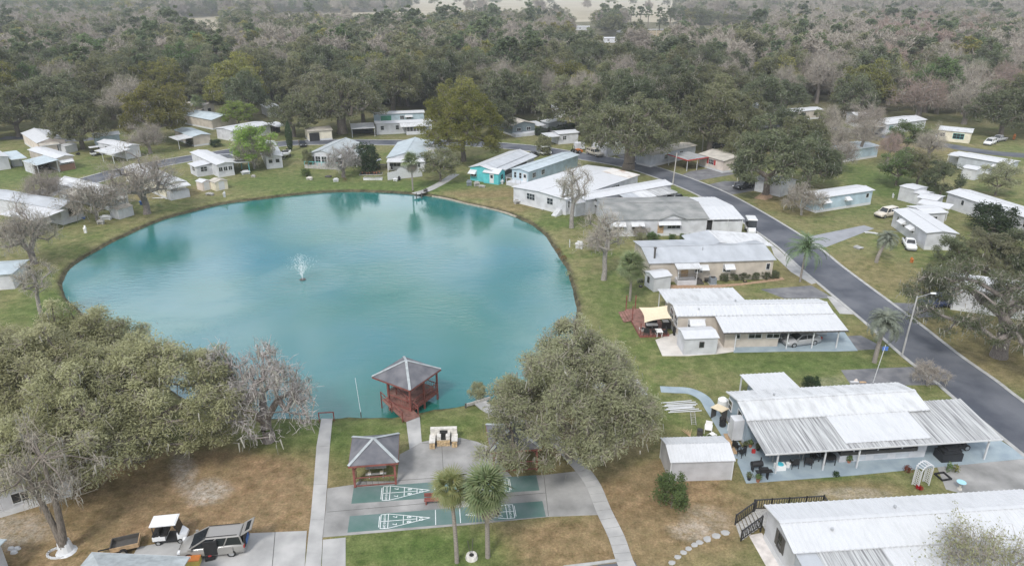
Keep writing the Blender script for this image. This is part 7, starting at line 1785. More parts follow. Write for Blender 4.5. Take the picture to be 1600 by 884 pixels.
def make_twin(key, seed):
    rng = np.random.default_rng(seed)
    P = [np.array(v, float) for v in [(0, 0, -.1), (-.05, 0, .7), (-.35, .1, 2.2), (-.75, .25, 4.0), (-1.15, .4, 5.6), (-1.5, .5, 7.0), (.12, .1, 2.0), (.2, .2, 3.8), (.15, .35, 5.5), (.0, .5, 7.2), (-.1, .6, 8.4)]]
    par = [-1, 0, 1, 2, 3, 4, 1, 6, 7, 8, 9]; rad = [.42, .34, .24, .21, .18, .13, .27, .24, .20, .15, .10]
    C = []
    for _ in range(34):
        j = int(rng.choice([4, 5, 8, 9, 10])); c = P[j] + rng.normal(size=3) * np.array([1.5, 1.3, .8]) + np.array([0, 0, .3]); C.append(c)
        m = (P[j] + c) / 2 + rng.normal(size=3) * .2; P.append(m); par.append(j); rad.append(.065); P.append(c); par.append(len(P) - 2); rad.append(.03)
    mb = MB()
    for i in range(1, len(P)): mb.tube(P[par[i]], P[i], min(rad[par[i]], rad[i] * 1.5), rad[i], 8 if rad[i] > .1 else 5, 0, caps=False)
    tm = mb.mesh('trunk', M['bark'], True)
    C = np.array(C); n = 1100; ci = rng.integers(0, len(C), n)
    st = C[ci] + rng.normal(size=(n, 3)) * .25; m_ = st + rng.normal(size=(n, 3)) * .45; en = m_ + rng.normal(size=(n, 3)) * .35 + np.array([0, 0, -.2])
    G_ = [(*strips(rng, st, m_, .03, .022, rng.random(n)), 0), (*strips(rng, m_, en, .022, .012, rng.random(n)), 0)]
    k = rng.integers(0, n, 300); e2 = m_[k] + np.array([0, 0, -1]) * rng.uniform(.25, .8, (300, 1)); G_.append((*strips(rng, m_[k], e2, .1, .04, rng.random(300)), 1))
    PROTO[key] = (tm, quads_mesh('crown', G_, [LM['twig'], LM['moss'], LM['moss_oak']]), 9, 3.5)
make_twin('lean', 48)
make_bare('budding', 49, 6.4, 4.6, 46, 1600, 1.2, .2, buds=4600, inner=.1, tw=.03, budmat='spring_oak', bark='pale_bark')

# --- big trees that stand in the foreground
tree('hero_a', (222, 715), 'huge olive-brown oak filling the left foreground, right-hand crown by the pond', .95, .4, group='spring oaks in the foreground')
tree('hero_a', (35, 700), 'spreading olive-brown oak cut off by the left border of the photo', .98, 2.6, group='spring oaks in the foreground')
tree('hero_a', (120, 668), 'olive-brown oak between the two big crowns at the left pond shore', .95, 4.4, group='spring oaks in the foreground')
tree('hero_b', (893, 712), 'wide grey-green mossy oak in the centre foreground beside the curved path', .98, 1.0, group='spring oaks in the foreground')
tree('bare_c', (420, 688), 'grey leafless tree hung with moss on the near pond shore', 1.27, .6, name='bare_tree', cat='tree')
tree('lean', (103, 862), 'leaning mossy twin trunk tree with its foot painted white', 1.0, 0, name='bare_tree')
tree('thin_bare', (66, 494), 'small dark bare tree leaning over the left pond corner', .72, .5, name='bare_tree', bark='bark')
tree('bare_a', (54, 412), 'thick leafless tree near the blue roof corner on the left shore', .92, 1.2, name='bare_tree')
tree('bare_a', (230, 334), 'dark trunked leafless tree with moss beside the small white shed', 1.12, 3.1, name='bare_tree')
tree('small_bare', (152, 344), 'low leafless tree between the grey home and the white shed', 1.7, 2, name='bare_tree')
tree('bare_a', (75, 326), 'bare tree in front of the grey roofed home at the left edge', .75, 4, name='bare_tree')
tree('thin_bare', (893, 356), 'tall thin bare tree in front of the flat white roofed home', 1.05, .3, name='bare_tree')
tree('thin_bare', (943, 437), 'bare curved tree on the lawn right of the pond', 1.0, 2.2, name='bare_tree')
tree('small_bare', (934, 392), 'grey bare shrub tree by the dark shingle roofed home', .85, 5, name='bare_tree')
tree('fork', (1560, 557), 'stout forked oak with dark crown beside the road at right', 1.0, 2.2, sz=.86)
tree('oak_a', (1196, 304), 'broad grey-green oak in the mulch ring by the black van', 1.15, 0.3, mt='dark_oak')
tree('oak_b', (1262, 292), 'bushy dark oak just right of the mulch ring oak', .95, 1.3, mt='dark_oak')
tree('giant', (982, 264), 'giant oak with thick trunks where the road bends', 1.1, .9)
tree('oak_a', (1108, 238), 'grey-green oak behind the red-edged carport', 1.25, 3.3)
tree('camphor', (724, 252), 'dense yellow-green camphor tree with slim trunks at the far shore', 1.12, .4)
tree('giant', (535, 209), 'big rounded grey-green oak behind the far shore road', 1.15, 2.5)
tree('oak_b', (636, 166), 'light olive oak with dark forked trunk behind the pale blue home', 1.25, 1, mt='yellow')
tree('oak_a', (130, 233), 'round grey oak at the left in front of the cream gabled home', .98, 1.7)
tree('oak_b', (30, 214), 'dark oak at the left border above the white metal roof', 1.25, .2)
tree('oak_b', (245, 222), 'yellow-olive low spreading tree left of centre beyond the far street', 1.3, 2.2, mt='yellow')
tree('bare_a', (235, 240), 'bare grey tree in front of the yellow-olive tree', .8, 2.2, name='bare_tree')
tree('small_a', (398, 262), 'light green flowering tree beside the small white trailer', 1.5, .2, mt='lime')
tree('small_bare', (398, 264), 'pale twiggy tree entwined with the light green flowering tree', 1.6, .9, name='bare_tree')
tree('bare_c', (537, 277), 'leafless pale tree in front of the glazed porch', .95, 2.4, name='bare_tree')
tree('bush', (572, 268), 'dark conical evergreen between the two far shore homes', 1.9, 0, mt='dark', sz=2.3)
tree('small_a', (688, 284), 'dark green rounded tree beside the track at the far shore', 1.1, .8, mt='oak')
tree('bush', (849, 241), 'round clipped dark shrub on the lawn beside the far road', 1.25, 0, mt='oak', sz=1.7, name='shrub', cat='shrub')
tree('bush', (1546, 366), 'round dark green bush in front of the long white home', 2.1, 0, mt='dark', sz=1.9, name='shrub', cat='shrub')
tree('small_a', (1400, 290), 'bright green tree standing in grass behind the right-hand sheds', 1.15, 2, mt='green')
tree('small_a', (1432, 292), 'grey-green thin tree beside the bright green tree', 1.1, 4, mt='oak')
tree('small_b', (1468, 308), 'dark green small tree between the white sheds at right', 1.2, 1, mt='dark_oak')
tree('small_a', (1555, 306), 'yellowish loose tree before the long pale grey trailer', 1.05, 2, mt='moss_oak')
tree('oak_a', (1562, 214), 'massive dark oak at the upper right above the cream home', 1.15, 1, mt='dark_oak')
tree('oak_c', (1620, 208), 'dark oak cut by the right border beside the cream home', 1.1, 1, mt='dark_oak')
tree('small_bare', (1252, 336), 'low pale bare tree before the pale blue trailer', 1.35, 0, name='bare_tree')
tree('bare_a', (1312, 268), 'pale bare tree in the grass across the road', .72, 1, name='bare_tree')
tree('bare_b', (1342, 248), 'wide grey bare tree by the pale blue roofed home', .8, 2, name='bare_tree')
tree('bare_b', (1385, 258), 'reddish-grey bare tree left of the bright green tree', .62, 2, name='bare_tree', mt='red_twig')
tree('bare_b', (1290, 224), 'upright bare tree between the right hand white roofs', .8, 3, name='bare_tree')
tree('oak_a', (1330, 186), 'dark spreading oak above the low white roofed home', 1.1, 3, mt='dark_oak')
tree('oak_a', (1225, 180), 'dark oak in front of the tan walled home', .95, 5, mt='dark_oak')
tree('oak_b', (1185, 193), 'dark oak with sweeping limbs right of the giant oak', 1.25, 5, mt='dark_oak')
tree('giant', (1095, 150), 'wide dark oak crown in the middle of the far grove', .95, 1, mt='dark_oak')
tree('budding', (1520, 945), 'budding young tree in front of the ribbed roof in the corner', 1.0, .5, name='young_tree')
tree('small_bare', (1448, 602), 'pale leafless shrub at the road edge by the asphalt pad', .62, 0, name='bare_shrub', cat='shrub')
tree('small_b', (1480, 420), 'dark small oak spray left of the stout forked oak', .0001 + .9, 3, mt='dark_oak')
tree('bush', (1462, 445), 'small grey-green tree on the lawn behind the blue car', 1.1, 3, mt='dark_oak')
tree('bush', (1048, 792), 'dark leafy shrub at the corner of the white ribbed shed', .72, 1, mt='green', sz=1.15, name='shrub', cat='shrub')
tree('bush', (746, 620), 'rusty brown rounded bush at the water edge right of the gazebo', .55, 0, name='shrub', cat='shrub', mt='moss_oak')
tree('bush', (1126, 255), 'small round citrus-like tree in front of the pink home', .75, 0, name='shrub', cat='shrub', mt='green', sz=.95)
for i, (x, y) in enumerate([(1122, 373), (1131, 374.5), (1142, 376)]):
    pass
hedge_px = [((1107, 374), .32, 'first clipped round shrub in front of the dark shingle home'), ((1062, 374), .35, 'first leafy clump below the white awnings'), ]
for x, lb in ((1046, 'left clipped ball shrub at the dark shingle home wall'), (1062, 'middle clipped ball shrub at the dark shingle home wall'), (1074, 'right clipped ball shrub at the dark shingle home wall')):
    tree('bush', (x + 4, 374), lb, .36, x, name='shrub', cat='shrub', mt='green', group='ball shrubs along the white wall')
tree('bush', (1003, 376), 'loose leafy shrub below the double white awning', .5, 1, name='shrub', cat='shrub', mt='moss_oak')
tree('bush', (1020, 376), 'spreading green shrub beside the brown front door', .55, 2, name='shrub', cat='shrub', mt='green')
for i, x in enumerate((1130, 1146, 1162, 1180, 1194, 1208)):
    tree('bush', (x, 438 - i * .8), ORD[i] + ' dark foundation shrub from the left along the tan wall', .42, i, name='shrub', cat='shrub', mt='dark_oak', group='foundation shrubs in the mulch bed')
tree('bush', (1268, 607), 'dark spiky shrub behind the ribbed worn roof', .5, 1, name='shrub', cat='shrub', mt='dark')
tree('small_bare', (1000, 372), 'thin bare sapling before the white awnings', .5, 1, name='bare_tree')
tree('bush', (482, 262), 'tall narrow dark shrub at the corner of the glazed porch home', .7, 1, name='shrub', cat='shrub', sz=1.6, mt='oak')
tree('bush', (478, 275), 'green bush below the narrow dark shrub', .6, 1, name='shrub', cat='shrub', mt='green')
tree('bush', (386, 246), 'dark rounded palm-like shrub behind the white trailer roof', 1.1, 1, name='shrub', cat='shrub', mt='dark_oak', sz=1.9)
tree('bush', (300, 228), 'dark clipped hedge mass beside the low white roof', .8, 1, name='shrub', cat='shrub', mt='dark', sz=.7)
tree('bush', (338, 229), 'dark rounded hedge end near the far left street', .9, 4, name='shrub', cat='shrub', mt='dark', sz=.7)
for px_, key_, s_, mt_, lb_ in [((262, 196), 'oak_a', 1.0, 'yellow', 'yellow-olive oak below the pair of white units'), ((160, 200), 'oak_b', 1.0, 'oak', 'grey oak right of the round grey oak'),
    ((460, 214), 'oak_a', .95, 'oak', 'olive oak left of the big rounded far shore oak'), ((585, 160), 'oak_c', 1.1, 'pale_oak', 'pale mossy oak behind the pale blue home left end'), ((770, 214), 'oak_b', .9, 'dark_oak', 'dark oak between the camphor tree and the dark grey home'), ((830, 176), 'oak_a', 1.15, 'pale_oak', 'tall pale mossy oak behind the dark grey home'),
    ((930, 196), 'bare_b', 1.2, None, 'tall bare mossy tree left of the giant oak'), ((905, 184), 'bare_b', 1.15, None, 'bare tree behind the clipped dark hedge'), ((860, 178), 'bare_b', 1.1, None, 'bare tree behind the grey outbuilding'), ((1010, 178), 'bare_a', 1.2, None, 'spreading bare tree behind the giant oak'),
    ((1062, 205), 'oak_a', 1.1, 'oak', 'olive oak filling the gap behind the giant oak'), ((1150, 222), 'oak_b', 1.15, 'oak', 'olive oak behind the pink home'), ((1160, 262), 'oak_b', .7, 'oak', 'small oak right of the pink home'), ((1250, 250), 'oak_a', .9, 'oak', 'olive oak behind the bushy dark oak'), ((1225, 235), 'oak_b', .9, 'dark_oak', 'dark oak left of the low bare trees'),
    ((1350, 215), 'bare_a', .95, None, 'mauve bare tree before the long low white home'), ((1300, 246), 'bare_a', .9, None, 'mauve bare tree left of the pale blue roofed home'), ((1450, 250), 'bare_a', .75, None, 'bare tree behind the dark green small tree'), ((1415, 240), 'small_a', 1.2, 'green', 'fresh green tree right of the reddish bare tree'),
    ((1540, 425), 'oak_b', .55, 'pale_oak', 'grey-olive tree behind the stout forked oak'), ((1605, 440), 'oak_b', .65, 'dark_oak', 'dark tree at the right border behind the forked oak'), ((500, 182), 'oak_a', 1.2, 'pale_oak', 'pale grey oak behind the cream garage home'), ((375, 200), 'small_a', 1.2, 'lime', 'lime tinted small tree behind the flowering tree')]:
    tree(key_, px_, lb_, s_, None, 'bare_tree' if mt_ is None else 'oak_tree', mt=mt_)
# cypress
rng = np.random.default_rng(5); n = 2600
hh = rng.random(n) ** .8; an = rng.uniform(0, 6.28, n); rr = .85 * np.sin(np.clip(hh * .93 + .07, 0, 1) * math.pi) ** .6 * rng.uniform(.8, 1.05, n)
pos = np.stack([rr * np.cos(an), rr * np.sin(an), .2 + hh * 7.2], 1)
q_, t_ = leaves(rng, pos, unit(np.stack([np.cos(an), np.sin(an), .3 + 0 * an], 1) + rng.normal(size=(n, 3)) * .4), .3, rng.random(n))
mb_ = MB(); mb_.tube((0, 0, -.1), (0, 0, 6.5), .12, .03, 6)
PROTO['cypress'] = (mb_.mesh('trunk', M['bark'], True), quads_mesh('crown', [(q_, t_, 0)], [LM['dark']]), 7.4, .9)
tree('cypress', (454, 236), 'slim dark cypress column at the far left of the pond road', 1.05, 0, name='cypress_tree')
# clipped hedge beyond the road
def hedge(px, width, h, label, seed):
    rng = np.random.default_rng(seed); pts = [G(*p) for p in px]
    c = (pts[0] + pts[-1]) / 2
    t = thing('hedge', label, 'hedge', c)
    Q = []
    for a, b_ in zip(pts, pts[1:]):
        L = (b_ - a).length; n = int(L * 260)
        d = (b_ - a).normalized(); nn = Vector((-d.y, d.x, 0))
        f = rng.random(n) * L; th = rng.uniform(0, math.pi, n)
        hv = h * (.9 + .12 * np.sin(f * 1.7)); rw = width / 2 * (.9 + .15 * np.sin(f * 1.1 + 1))
        x = np.cos(th) * rw; z = np.abs(np.sin(th)) ** .45 * hv * rng.uniform(.9, 1.03, n)
        z = np.where(rng.random(n) < .45, rng.random(n) * hv, z); 
        P_ = np.array([(a - c) + d * f[i] + nn * x[i] + Vector((0, 0, z[i])) for i in range(n)])
        Q.append(leaves(rng, P_, unit(np.stack([0 * x, x, z], 1) + rng.normal(size=(n, 3)) * .6), .28, rng.random(n)))
    o = put('foliage', quads_mesh('foliage', [(q[0], q[1], 0) for q in Q], [LM['dark']]), t); o['kind'] = 'stuff'
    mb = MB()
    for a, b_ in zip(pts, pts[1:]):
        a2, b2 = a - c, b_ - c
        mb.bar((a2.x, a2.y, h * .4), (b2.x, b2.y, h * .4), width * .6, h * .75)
    put('shade_core', mb.mesh('shade_core', M['dark']), t)  # solid near-black bars, painted as the shade inside the hedge
hedge([(838, 211), (858, 213), (878, 209), (895, 203)], 3.0, 2.6, 'dark clipped hedge running left of the small porch home', 3)
hedge([(846, 198), (866, 200), (880, 199)], 4.0, 3.4, 'taller dark hedge just behind the clipped hedge', 4)

# ------------------------------------------------------------------ palms
def fan_frond(seed, L=1.5, petiole=1.1, dead=False):
    rng = np.random.default_rng(seed); mb = MB()
    mb.bar((0, 0, 0), (petiole, 0, .12), .05, .03, 1)
    n = 20
    for i in range(n):
        a = R(-115 + 230 * i / (n - 1)); l = L * (1 - .25 * abs(i / (n - 1) - .5)) * rng.uniform(.92, 1.05)
        d = Vector((math.cos(a), math.sin(a), .0)); s = Vector((-d.y, d.x, 0)) * .055
        p0 = Vector((petiole, 0, .12)); p1 = p0 + d * l * .55 + Vector((0, 0, .06)); p2 = p0 + d * l + Vector((0, 0, -.30 * l))
        s0 = s * .4; up = Vector((0, 0, .03))
        mb.face([p0 - s0, p1 - s + up, p1 + s - up, p0 + s0]); mb.face([p1 - s + up, p2 - s * .2, p2 + s * .2, p1 + s - up])
    return mb.mesh('frond', [LM['palm_dead'] if dead else LM['palm'], LM['palm_dead'] if dead else LM['palm']])
def feather_frond(seed, L=3.0, droop=.5, leaf=.55, n=26):
    rng = np.random.default_rng(seed); mb = MB()
    pts = []
    for i in range(9):
        f = i / 8; a = .9 - f * (.9 + droop * 2.2)
        pts.append((pts[-1] + Vector((math.cos(a), 0, math.sin(a))) * L / 8) if pts else Vector((0, 0, 0)))
    for a, b_ in zip(pts, pts[1:]): mb.bar(a, b_, .05, .03)
    for i in range(n):
        f = (i + 2) / (n + 1) * 8; k = min(7, int(f)); p = pts[k].lerp(pts[k + 1], f - k)
        d = (pts[k + 1] - pts[k]).normalized(); l = leaf * math.sin(min(1, f / 8 + .12) * math.pi) ** .5 * rng.uniform(.9, 1.1) + .08
        for s in (-1, 1):
            e = p + (Vector((0, s, 0)) * .8 + d * .5 + Vector((0, 0, .05 - .55 * rng.random()))).normalized() * l
            mb.face([p - d * .04, p + d * .04, e + d * .012, e - d * .012])
    return mb.mesh('frond', LM['palm_blue'] if droop > .62 else LM['palm_green'])
def plain_leaf(name, a, b_):
    m = mat(name, a, .55, 0, col2=b_, scale=1.3); return m
LM['palm'] = plain_leaf('sabal_frond', (.078, .130, .045), (.185, .205, .098))
LM['palm_young'] = plain_leaf('young_sabal_frond', (.11, .14, .05), (.20, .20, .075))
LM['palm_dead'] = plain_leaf('dry_frond', (.20, .175, .13), (.28, .25, .20))
LM['palm_blue'] = plain_leaf('grey_green_frond', (.115, .135, .10), (.20, .22, .17))
LM['palm_green'] = plain_leaf('green_feather_frond', (.07, .12, .055), (.13, .19, .085))
FAN = [fan_frond(i) for i in range(3)]; FAND = [fan_frond(9, dead=True)]
def palm(px, label, H, nf=44, s=1.0, kind='fan', r=.17, lean=(0, 0), dead=6, young=False, L=None, droop=.7, top=.95, seed=0):
    rg = random.Random(seed + 3)
    t = thing('palm_tree', label, 'palm tree', G(*px))
    mb = MB(); prev = Vector((0, 0, -.1))
    nseg = 10
    for i in range(1, nseg + 1):
        f = i / nseg; p = Vector((lean[0] * f * f, lean[1] * f * f, H * f))
        mb.tube(prev, p, r * (1.25 - .35 * (f - .1)), r * (1.25 - .35 * f), 9, caps=False); prev = p
    mb.build('trunk', M['palm_bark'], t, True)
    fr = FAN if kind == 'fan' else [feather_frond(seed * 5 + i, L or 3, droop) for i in range(2)]
    for i in range(nf):
        dd = i < dead
        f = (i + .5) / nf
        el = -75 + 160 * f ** .9 if kind == 'fan' else -25 + 105 * f
        if dd: el = -80 + rg.uniform(0, 25)
        az = i * 137.5 + rg.uniform(-18, 18)
        me = (FAND[0] if dd and kind == 'fan' else fr[i % len(fr)])
        o = put('frond', me, t, prev + Vector((0, 0, .15 * f)))
        o.rotation_mode = 'XYZ'
        e = (Matrix.Rotation(R(az), 4, 'Z') @ Matrix.Rotation(-R(el), 4, 'Y') @ Matrix.Rotation(R(rg.uniform(-25, 25)), 4, 'X')).to_euler()
        o.rotation_euler = e; k = s * rg.uniform(.85, 1.1); o.scale = (k, k, k)
        if young and not dd:
            for q in o.material_slots: q.link = 'OBJECT'; q.material = LM['palm_young']
    return t
palm((714, 878), 'slim young cabbage palm with yellow-green crown by the shuffleboard courts', 6.4, 34, .66, r=.14, young=True, dead=5, lean=(-.3, .5), seed=1)
palm((762, 870), 'big cabbage palm with dark green crown and dry skirt by the shuffleboard courts', 6.0, 50, .88, r=.16, dead=14, seed=2)
palm((984, 470), 'round headed cabbage palm on the lawn left of the tan home', 5.0, 54, .92, r=.15, dead=6, seed=3)
palm((645, 297), 'thin cabbage palm with drooping head at the far shore', 6.0, 34, .95, r=.14, dead=12, seed=4)
palm((1366, 566), 'grey-green pindo palm with dense drooping crown at the driveway', 4.6, 62, 1.0, 'feather', r=.22, L=2.9, droop=.85, dead=0, lean=(.4, .3), seed=5)
palm((1250, 440), 'slender queen palm with loose feathery crown at the kerb', 4.5, 34, 1.15, 'feather', r=.13, L=3.7, droop=.62, dead=0, lean=(.2, .2), seed=6)
palm((1369, 410), 'leaning pindo palm on the lawn by the cream trailer', 3.4, 40, .9, 'feather', r=.24, L=2.8, droop=.8, dead=0, lean=(1.4, .6), seed=7)
palm((713, 150), 'shaggy palm standing tall in the far grove', 10, 30, 1.6, r=.2, dead=8, seed=8)
palm((314, 190), 'dark palm beside the tan gabled home', 6, 30, 1.1, r=.15, dead=4, seed=9)
palm((800, 195), 'slim palm at the left end of the dark grey home', 6, 28, 1.1, r=.15, dead=4, seed=10)

# ------------------------------------------------------------------ woods
FIELDS = [[(640, -15), (1110, -15), (1420, -15), (1400, 10), (1240, 14), (1110, 14), (1050, 40), (960, 42), (800, 46), (700, 46), (640, 30)], [(420, 24), (560, 20), (690, 18), (690, 54), (520, 56), (420, 54)],
          [(262, 30), (352, 26), (362, 72), (270, 74)], [(966, 40), (1205, 40), (1205, 82), (1040, 86), (966, 74)]]
fieldm = mat('dry_field', (.26, .225, .15), .95, 0, col2=(.36, .32, .235), scale=.012, detail=8)
sheet('dry_field', [(585, -15), (1430, -15), (1405, 15), (1240, 22), (1110, 18), (1050, 36), (960, 33), (800, 38), (700, 42), (520, 47), (395, 47), (395, 22), (560, 16)], fieldm, .05)
sheet('dry_field', [(255, 28), (355, 25), (366, 60), (262, 66)], fieldm, .05)
sheet('clearing', [(980, 49), (1190, 47), (1190, 62), (1050, 58), (1000, 54)], mat('brown_clearing', (.25, .19, .11), .95, .25, .05, detail=8), .04)
def inside(p, poly):
    x, y = p; c = False
    for i in range(len(poly)):
        x1, y1 = poly[i]; x2, y2 = poly[i - 1]
        if (y1 > y) != (y2 > y) and x < (x2 - x1) * (y - y1) / (y2 - y1) + x1: c = not c
    return c
EDGE = [(-400, 215), (0, 188), (100, 185), (170, 172), (300, 166), (420, 160), (560, 164), (690, 172), (760, 182), (900, 186), (1000, 190), (1090, 185), (1200, 170), (1330, 160), (1430, 178), (1480, 186), (1560, 180), (1700, 190), (2000, 200)]
def edge_y(x):
    for (a, ya), (b_, yb_) in zip(EDGE, EDGE[1:]):
        if a <= x <= b_: return ya + (yb_ - ya) * (x - a) / (b_ - a)
    return 190
grid = {}
def free(x, y, r):
    for hx, hy, ang, L, D in HOMES:
        dx, dy = x - hx, y - hy; c, s = math.cos(ang), math.sin(ang)
        u, v = dx * c + dy * s, -dx * s + dy * c
        if -r < u < L + r and -r * 1.6 < v < D + r: return False
    return True
def zone(x, y, rg):
    """kind of tree by place in the wood"""
    r = rg.random()
    bare_p = .24 if x < 1130 else .55
    if x < 420 and y < 80: bare_p = .42
    if y < 40 and x < 1150: bare_p = .36
    if r < bare_p:
        red = 1350 < x < 1560 and 50 < y < 190 and rg.random() < .5
        return (('far_bare' if rg.random() < .5 else 'far_bare_b'), 'red_twig' if red else 'twig')
    q = rg.random()
    if q < .05: return ('far_pine', 'pine')
    if q < .17: return ('far_a', 'yellow')
    if q < .24: return ('far_a', 'pale_oak')
    if q < .28: return ('far_b', 'green')
    return (('far_a' if rg.random() < .5 else 'far_b'), 'oak' if rg.random() < .5 else 'dark_oak')
rg = random.Random(99)
cand = []
d = 172.0
while d < 3000:
    stepd = 8.0 if d < 500 else 10.0 if d < 900 else 16 if d < 1700 else 26
    half = d * .80 + 40
    x = -half + rg.random() * stepd
    while x < half:
        px_, py_ = x + rg.uniform(-.45, .45) * stepd, d + rg.uniform(-.45, .45) * stepd
        u, v = PX((px_, py_, 0))
        x += stepd * (1.0 if d < 900 else 1.1)
        if v > edge_y(u) or u < -260 or u > 1860: continue
        if any(inside((u, v), f) for f in FIELDS) and rg.random() > .012 or any(abs(u - q_[1]) < q_[3] * .5 + 13 and -2 < v - q_[2] < 70 for q_ in FAR): continue
        if not free(px_, py_, 4.5): continue
        cand.append((px_, py_, u, v))
    d += stepd
LBL = {('far_bare', 'twig'): 'grey leafless tree standing in the far woods', ('far_bare_b', 'twig'): 'broad grey leafless tree in the far woods', ('far_bare', 'red_twig'): 'reddish leafless tree in the woods at the right', ('far_bare_b', 'red_twig'): 'broad reddish leafless tree in the woods at the right',
       ('far_pine', 'pine'): 'tall dark pine rising over the far woods', ('far_a', 'yellow'): 'yellow-green rounded tree in the far woods', ('far_a', 'moss_oak'): 'pale grey-olive rounded oak in the far woods', ('far_b', 'green'): 'fresh green tree in the far woods',
       ('far_a', 'oak'): 'olive rounded oak in the far woods', ('far_b', 'oak'): 'olive upright oak in the far woods', ('far_a', 'dark_oak'): 'dark rounded oak in the far woods', ('far_b', 'dark_oak'): 'dark upright oak in the far woods'}
NMS = {'far_bare': 'bare_tree', 'far_bare_b': 'bare_tree', 'far_pine': 'pine_tree'}
LAND = [(20, 245, 'the white home at the left border'), (70, 214, 'the cream gabled home'), (225, 166, 'the pair of white units'), (318, 160, 'the brown carport home'), (350, 186, 'the tan gabled home'), (430, 168, 'the arched white roof'), (500, 203, 'the cream garage home'), (630, 182, 'the screened porch home'), (725, 205, 'the camphor tree'), (818, 192, 'the dark grey home'), (888, 206, 'the small porch home'), (984, 205, 'the giant oak'), (1095, 140, 'the wide grove oak'), (1160, 76, 'the lime green tree'), (1258, 172, 'the tan walled home'), (1350, 184, 'the bluish roofed home'), (1418, 190, 'the long low white home'), (1495, 200, 'the teal trimmed cream home'), (1562, 180, 'the massive upper right oak'), (535, 100, 'the tallest far pine'), (1015, 56, 'the country road bend'), (310, 45, 'the small dry field'), (1300, 12, 'the right end of the dry field'), (800, 40, 'the long dry field'), (130, 190, 'the round grey oak'), (30, 80, 'the pale roofs at the left border'), (175, 85, 'the white roof between the left oaks'), (957, 62, 'the white roof near the road bend'), (1018, 135, 'the white box trailer'), (1410, 130, 'the white roof flecks in the bare woods')]
DESC = {('far_bare', 'twig'): 'grey leafless tree', ('far_bare_b', 'twig'): 'spreading grey leafless tree', ('far_bare', 'red_twig'): 'reddish leafless tree', ('far_bare_b', 'red_twig'): 'spreading reddish leafless tree', ('far_pine', 'pine'): 'dark pine', ('far_a', 'yellow'): 'yellow-green tree', ('far_a', 'pale_oak'): 'pale grey-olive oak', ('far_b', 'green'): 'fresh green tree', ('far_a', 'oak'): 'olive oak', ('far_b', 'oak'): 'upright olive oak', ('far_a', 'dark_oak'): 'dark oak', ('far_b', 'dark_oak'): 'upright dark oak'}
LBL = DESC
NMS = {'far_bare': 'bare_tree', 'far_bare_b': 'bare_tree', 'far_pine': 'pine_tree', 'bare_b': 'bare_tree', 'bare_a': 'bare_tree'}
DET = {'far_a': ('oak_a', 'oak_b'), 'far_b': ('oak_c', 'oak_c'), 'far_bare': ('bare_b', 'bare_b'), 'far_bare_b': ('bare_a', 'bare_a')}
def wood_label(key, mt, s, u, v):
    lx, ly, nm_ = min(LAND, key=lambda q: (q[0] - u) ** 2 + ((q[1] - v) * 1.6) ** 2)
    dx, dy = u - lx, v - ly
    far_ = '' if len(nm_.split()) > 5 else 'just' if math.hypot(dx, dy * 1.6) < 30 else '' if math.hypot(dx, dy * 1.6) < 60 else 'well'
    rel = ('behind' if dy < 0 else 'in front of') if abs(dx) < 14 else ('left of' if dx < 0 else 'right of') if abs(dy) < 6 else ('behind and left of' if dx < 0 else 'behind and right of') if dy < 0 else ('in front and left of' if dx < 0 else 'in front and right of')
    size = 'tall ' if s > 1.28 else 'low ' if s < 1.05 else ''
    if len((size + DESC[(key, mt)] + ' ' + far_ + ' ' + rel + ' ' + nm_).split()) > 16: far_ = ''
    if len((size + DESC[(key, mt)] + ' ' + rel + ' ' + nm_).split()) > 16: rel = rel.replace('behind and ', '').replace('in front and ', '')
    return (size + DESC[(key, mt)] + ' ' + far_ + ' ' + rel + ' ' + nm_).replace('  ', ' ')
# the grove: big oaks between and just behind the homes
def road_free(x, y, m):
    return all((x - a) ** 2 + (y - b_) ** 2 > (w_ / 2 + m) ** 2 for a, b_, w_ in ROADPTS)
grove = []
rg2 = random.Random(31)
tries = 0
while tries < 9000 and len(grove) < 92:
    tries += 1
    u = rg2.uniform(-60, 1660); v = edge_y(u) + rg2.uniform(-34, 34)
    q = G(u, v); x, y = q.x, q.y
    if not free(x, y, 2.5) or not road_free(x, y, 2.0): continue
    if any((x - a) ** 2 + (y - b_) ** 2 < 11.5 ** 2 for a, b_, _, _ in grove): continue
    if any((x - a) ** 2 + (y - b_) ** 2 < (r_ * .8 + 3) ** 2 for a, b_, r_ in TREES): continue
    if any(abs(u - q_[1]) < q_[3] * .5 + 13 and -2 < v - q_[2] < 70 for q_ in FAR) or any(abs(u - a) < 30 and 0 < v - b_ < 30 for a, b_ in ((1258, 172), (1284, 206), (1420, 190), (225, 165), (345, 186), (500, 204))): continue
    # keep the roofs listed as landmarks in view
    if any(abs(u - cx_) < 34 and 0 < v - cy_ < 34 for cx_, cy_ in ((630, 192), (690, 205), (1495, 205), (1430, 195), (325, 168), (348, 190), (820, 195), (1150, 250), (430, 168), (225, 168))): continue
    grove.append((x, y, u, v))
single, mass = [], []
for c_ in cand:
    if any((c_[0] - a) ** 2 + (c_[1] - b_) ** 2 < 49 for a, b_, _, _ in grove): continue
    (single if (len(single) < 225 and -20 < c_[2] < 1620) else mass).append(c_)
SRC = {}
recs = []
for (x, y, u, v) in grove:
    key, mt = zone(u, v, rg2)
    if key == 'far_pine' or (key.startswith('far_bare') and u < 1250 and rg2.random() < .5): key, mt = 'far_a', 'oak'
    recs.append((x, y, u, v, key, mt, rg2.uniform(1.05, 1.45)))
for (x, y, u, v) in single:
    key, mt = zone(u, v, rg); recs.append((x, y, u, v, key, mt, rg.uniform(.95, 1.4)))
cnt_ = {}
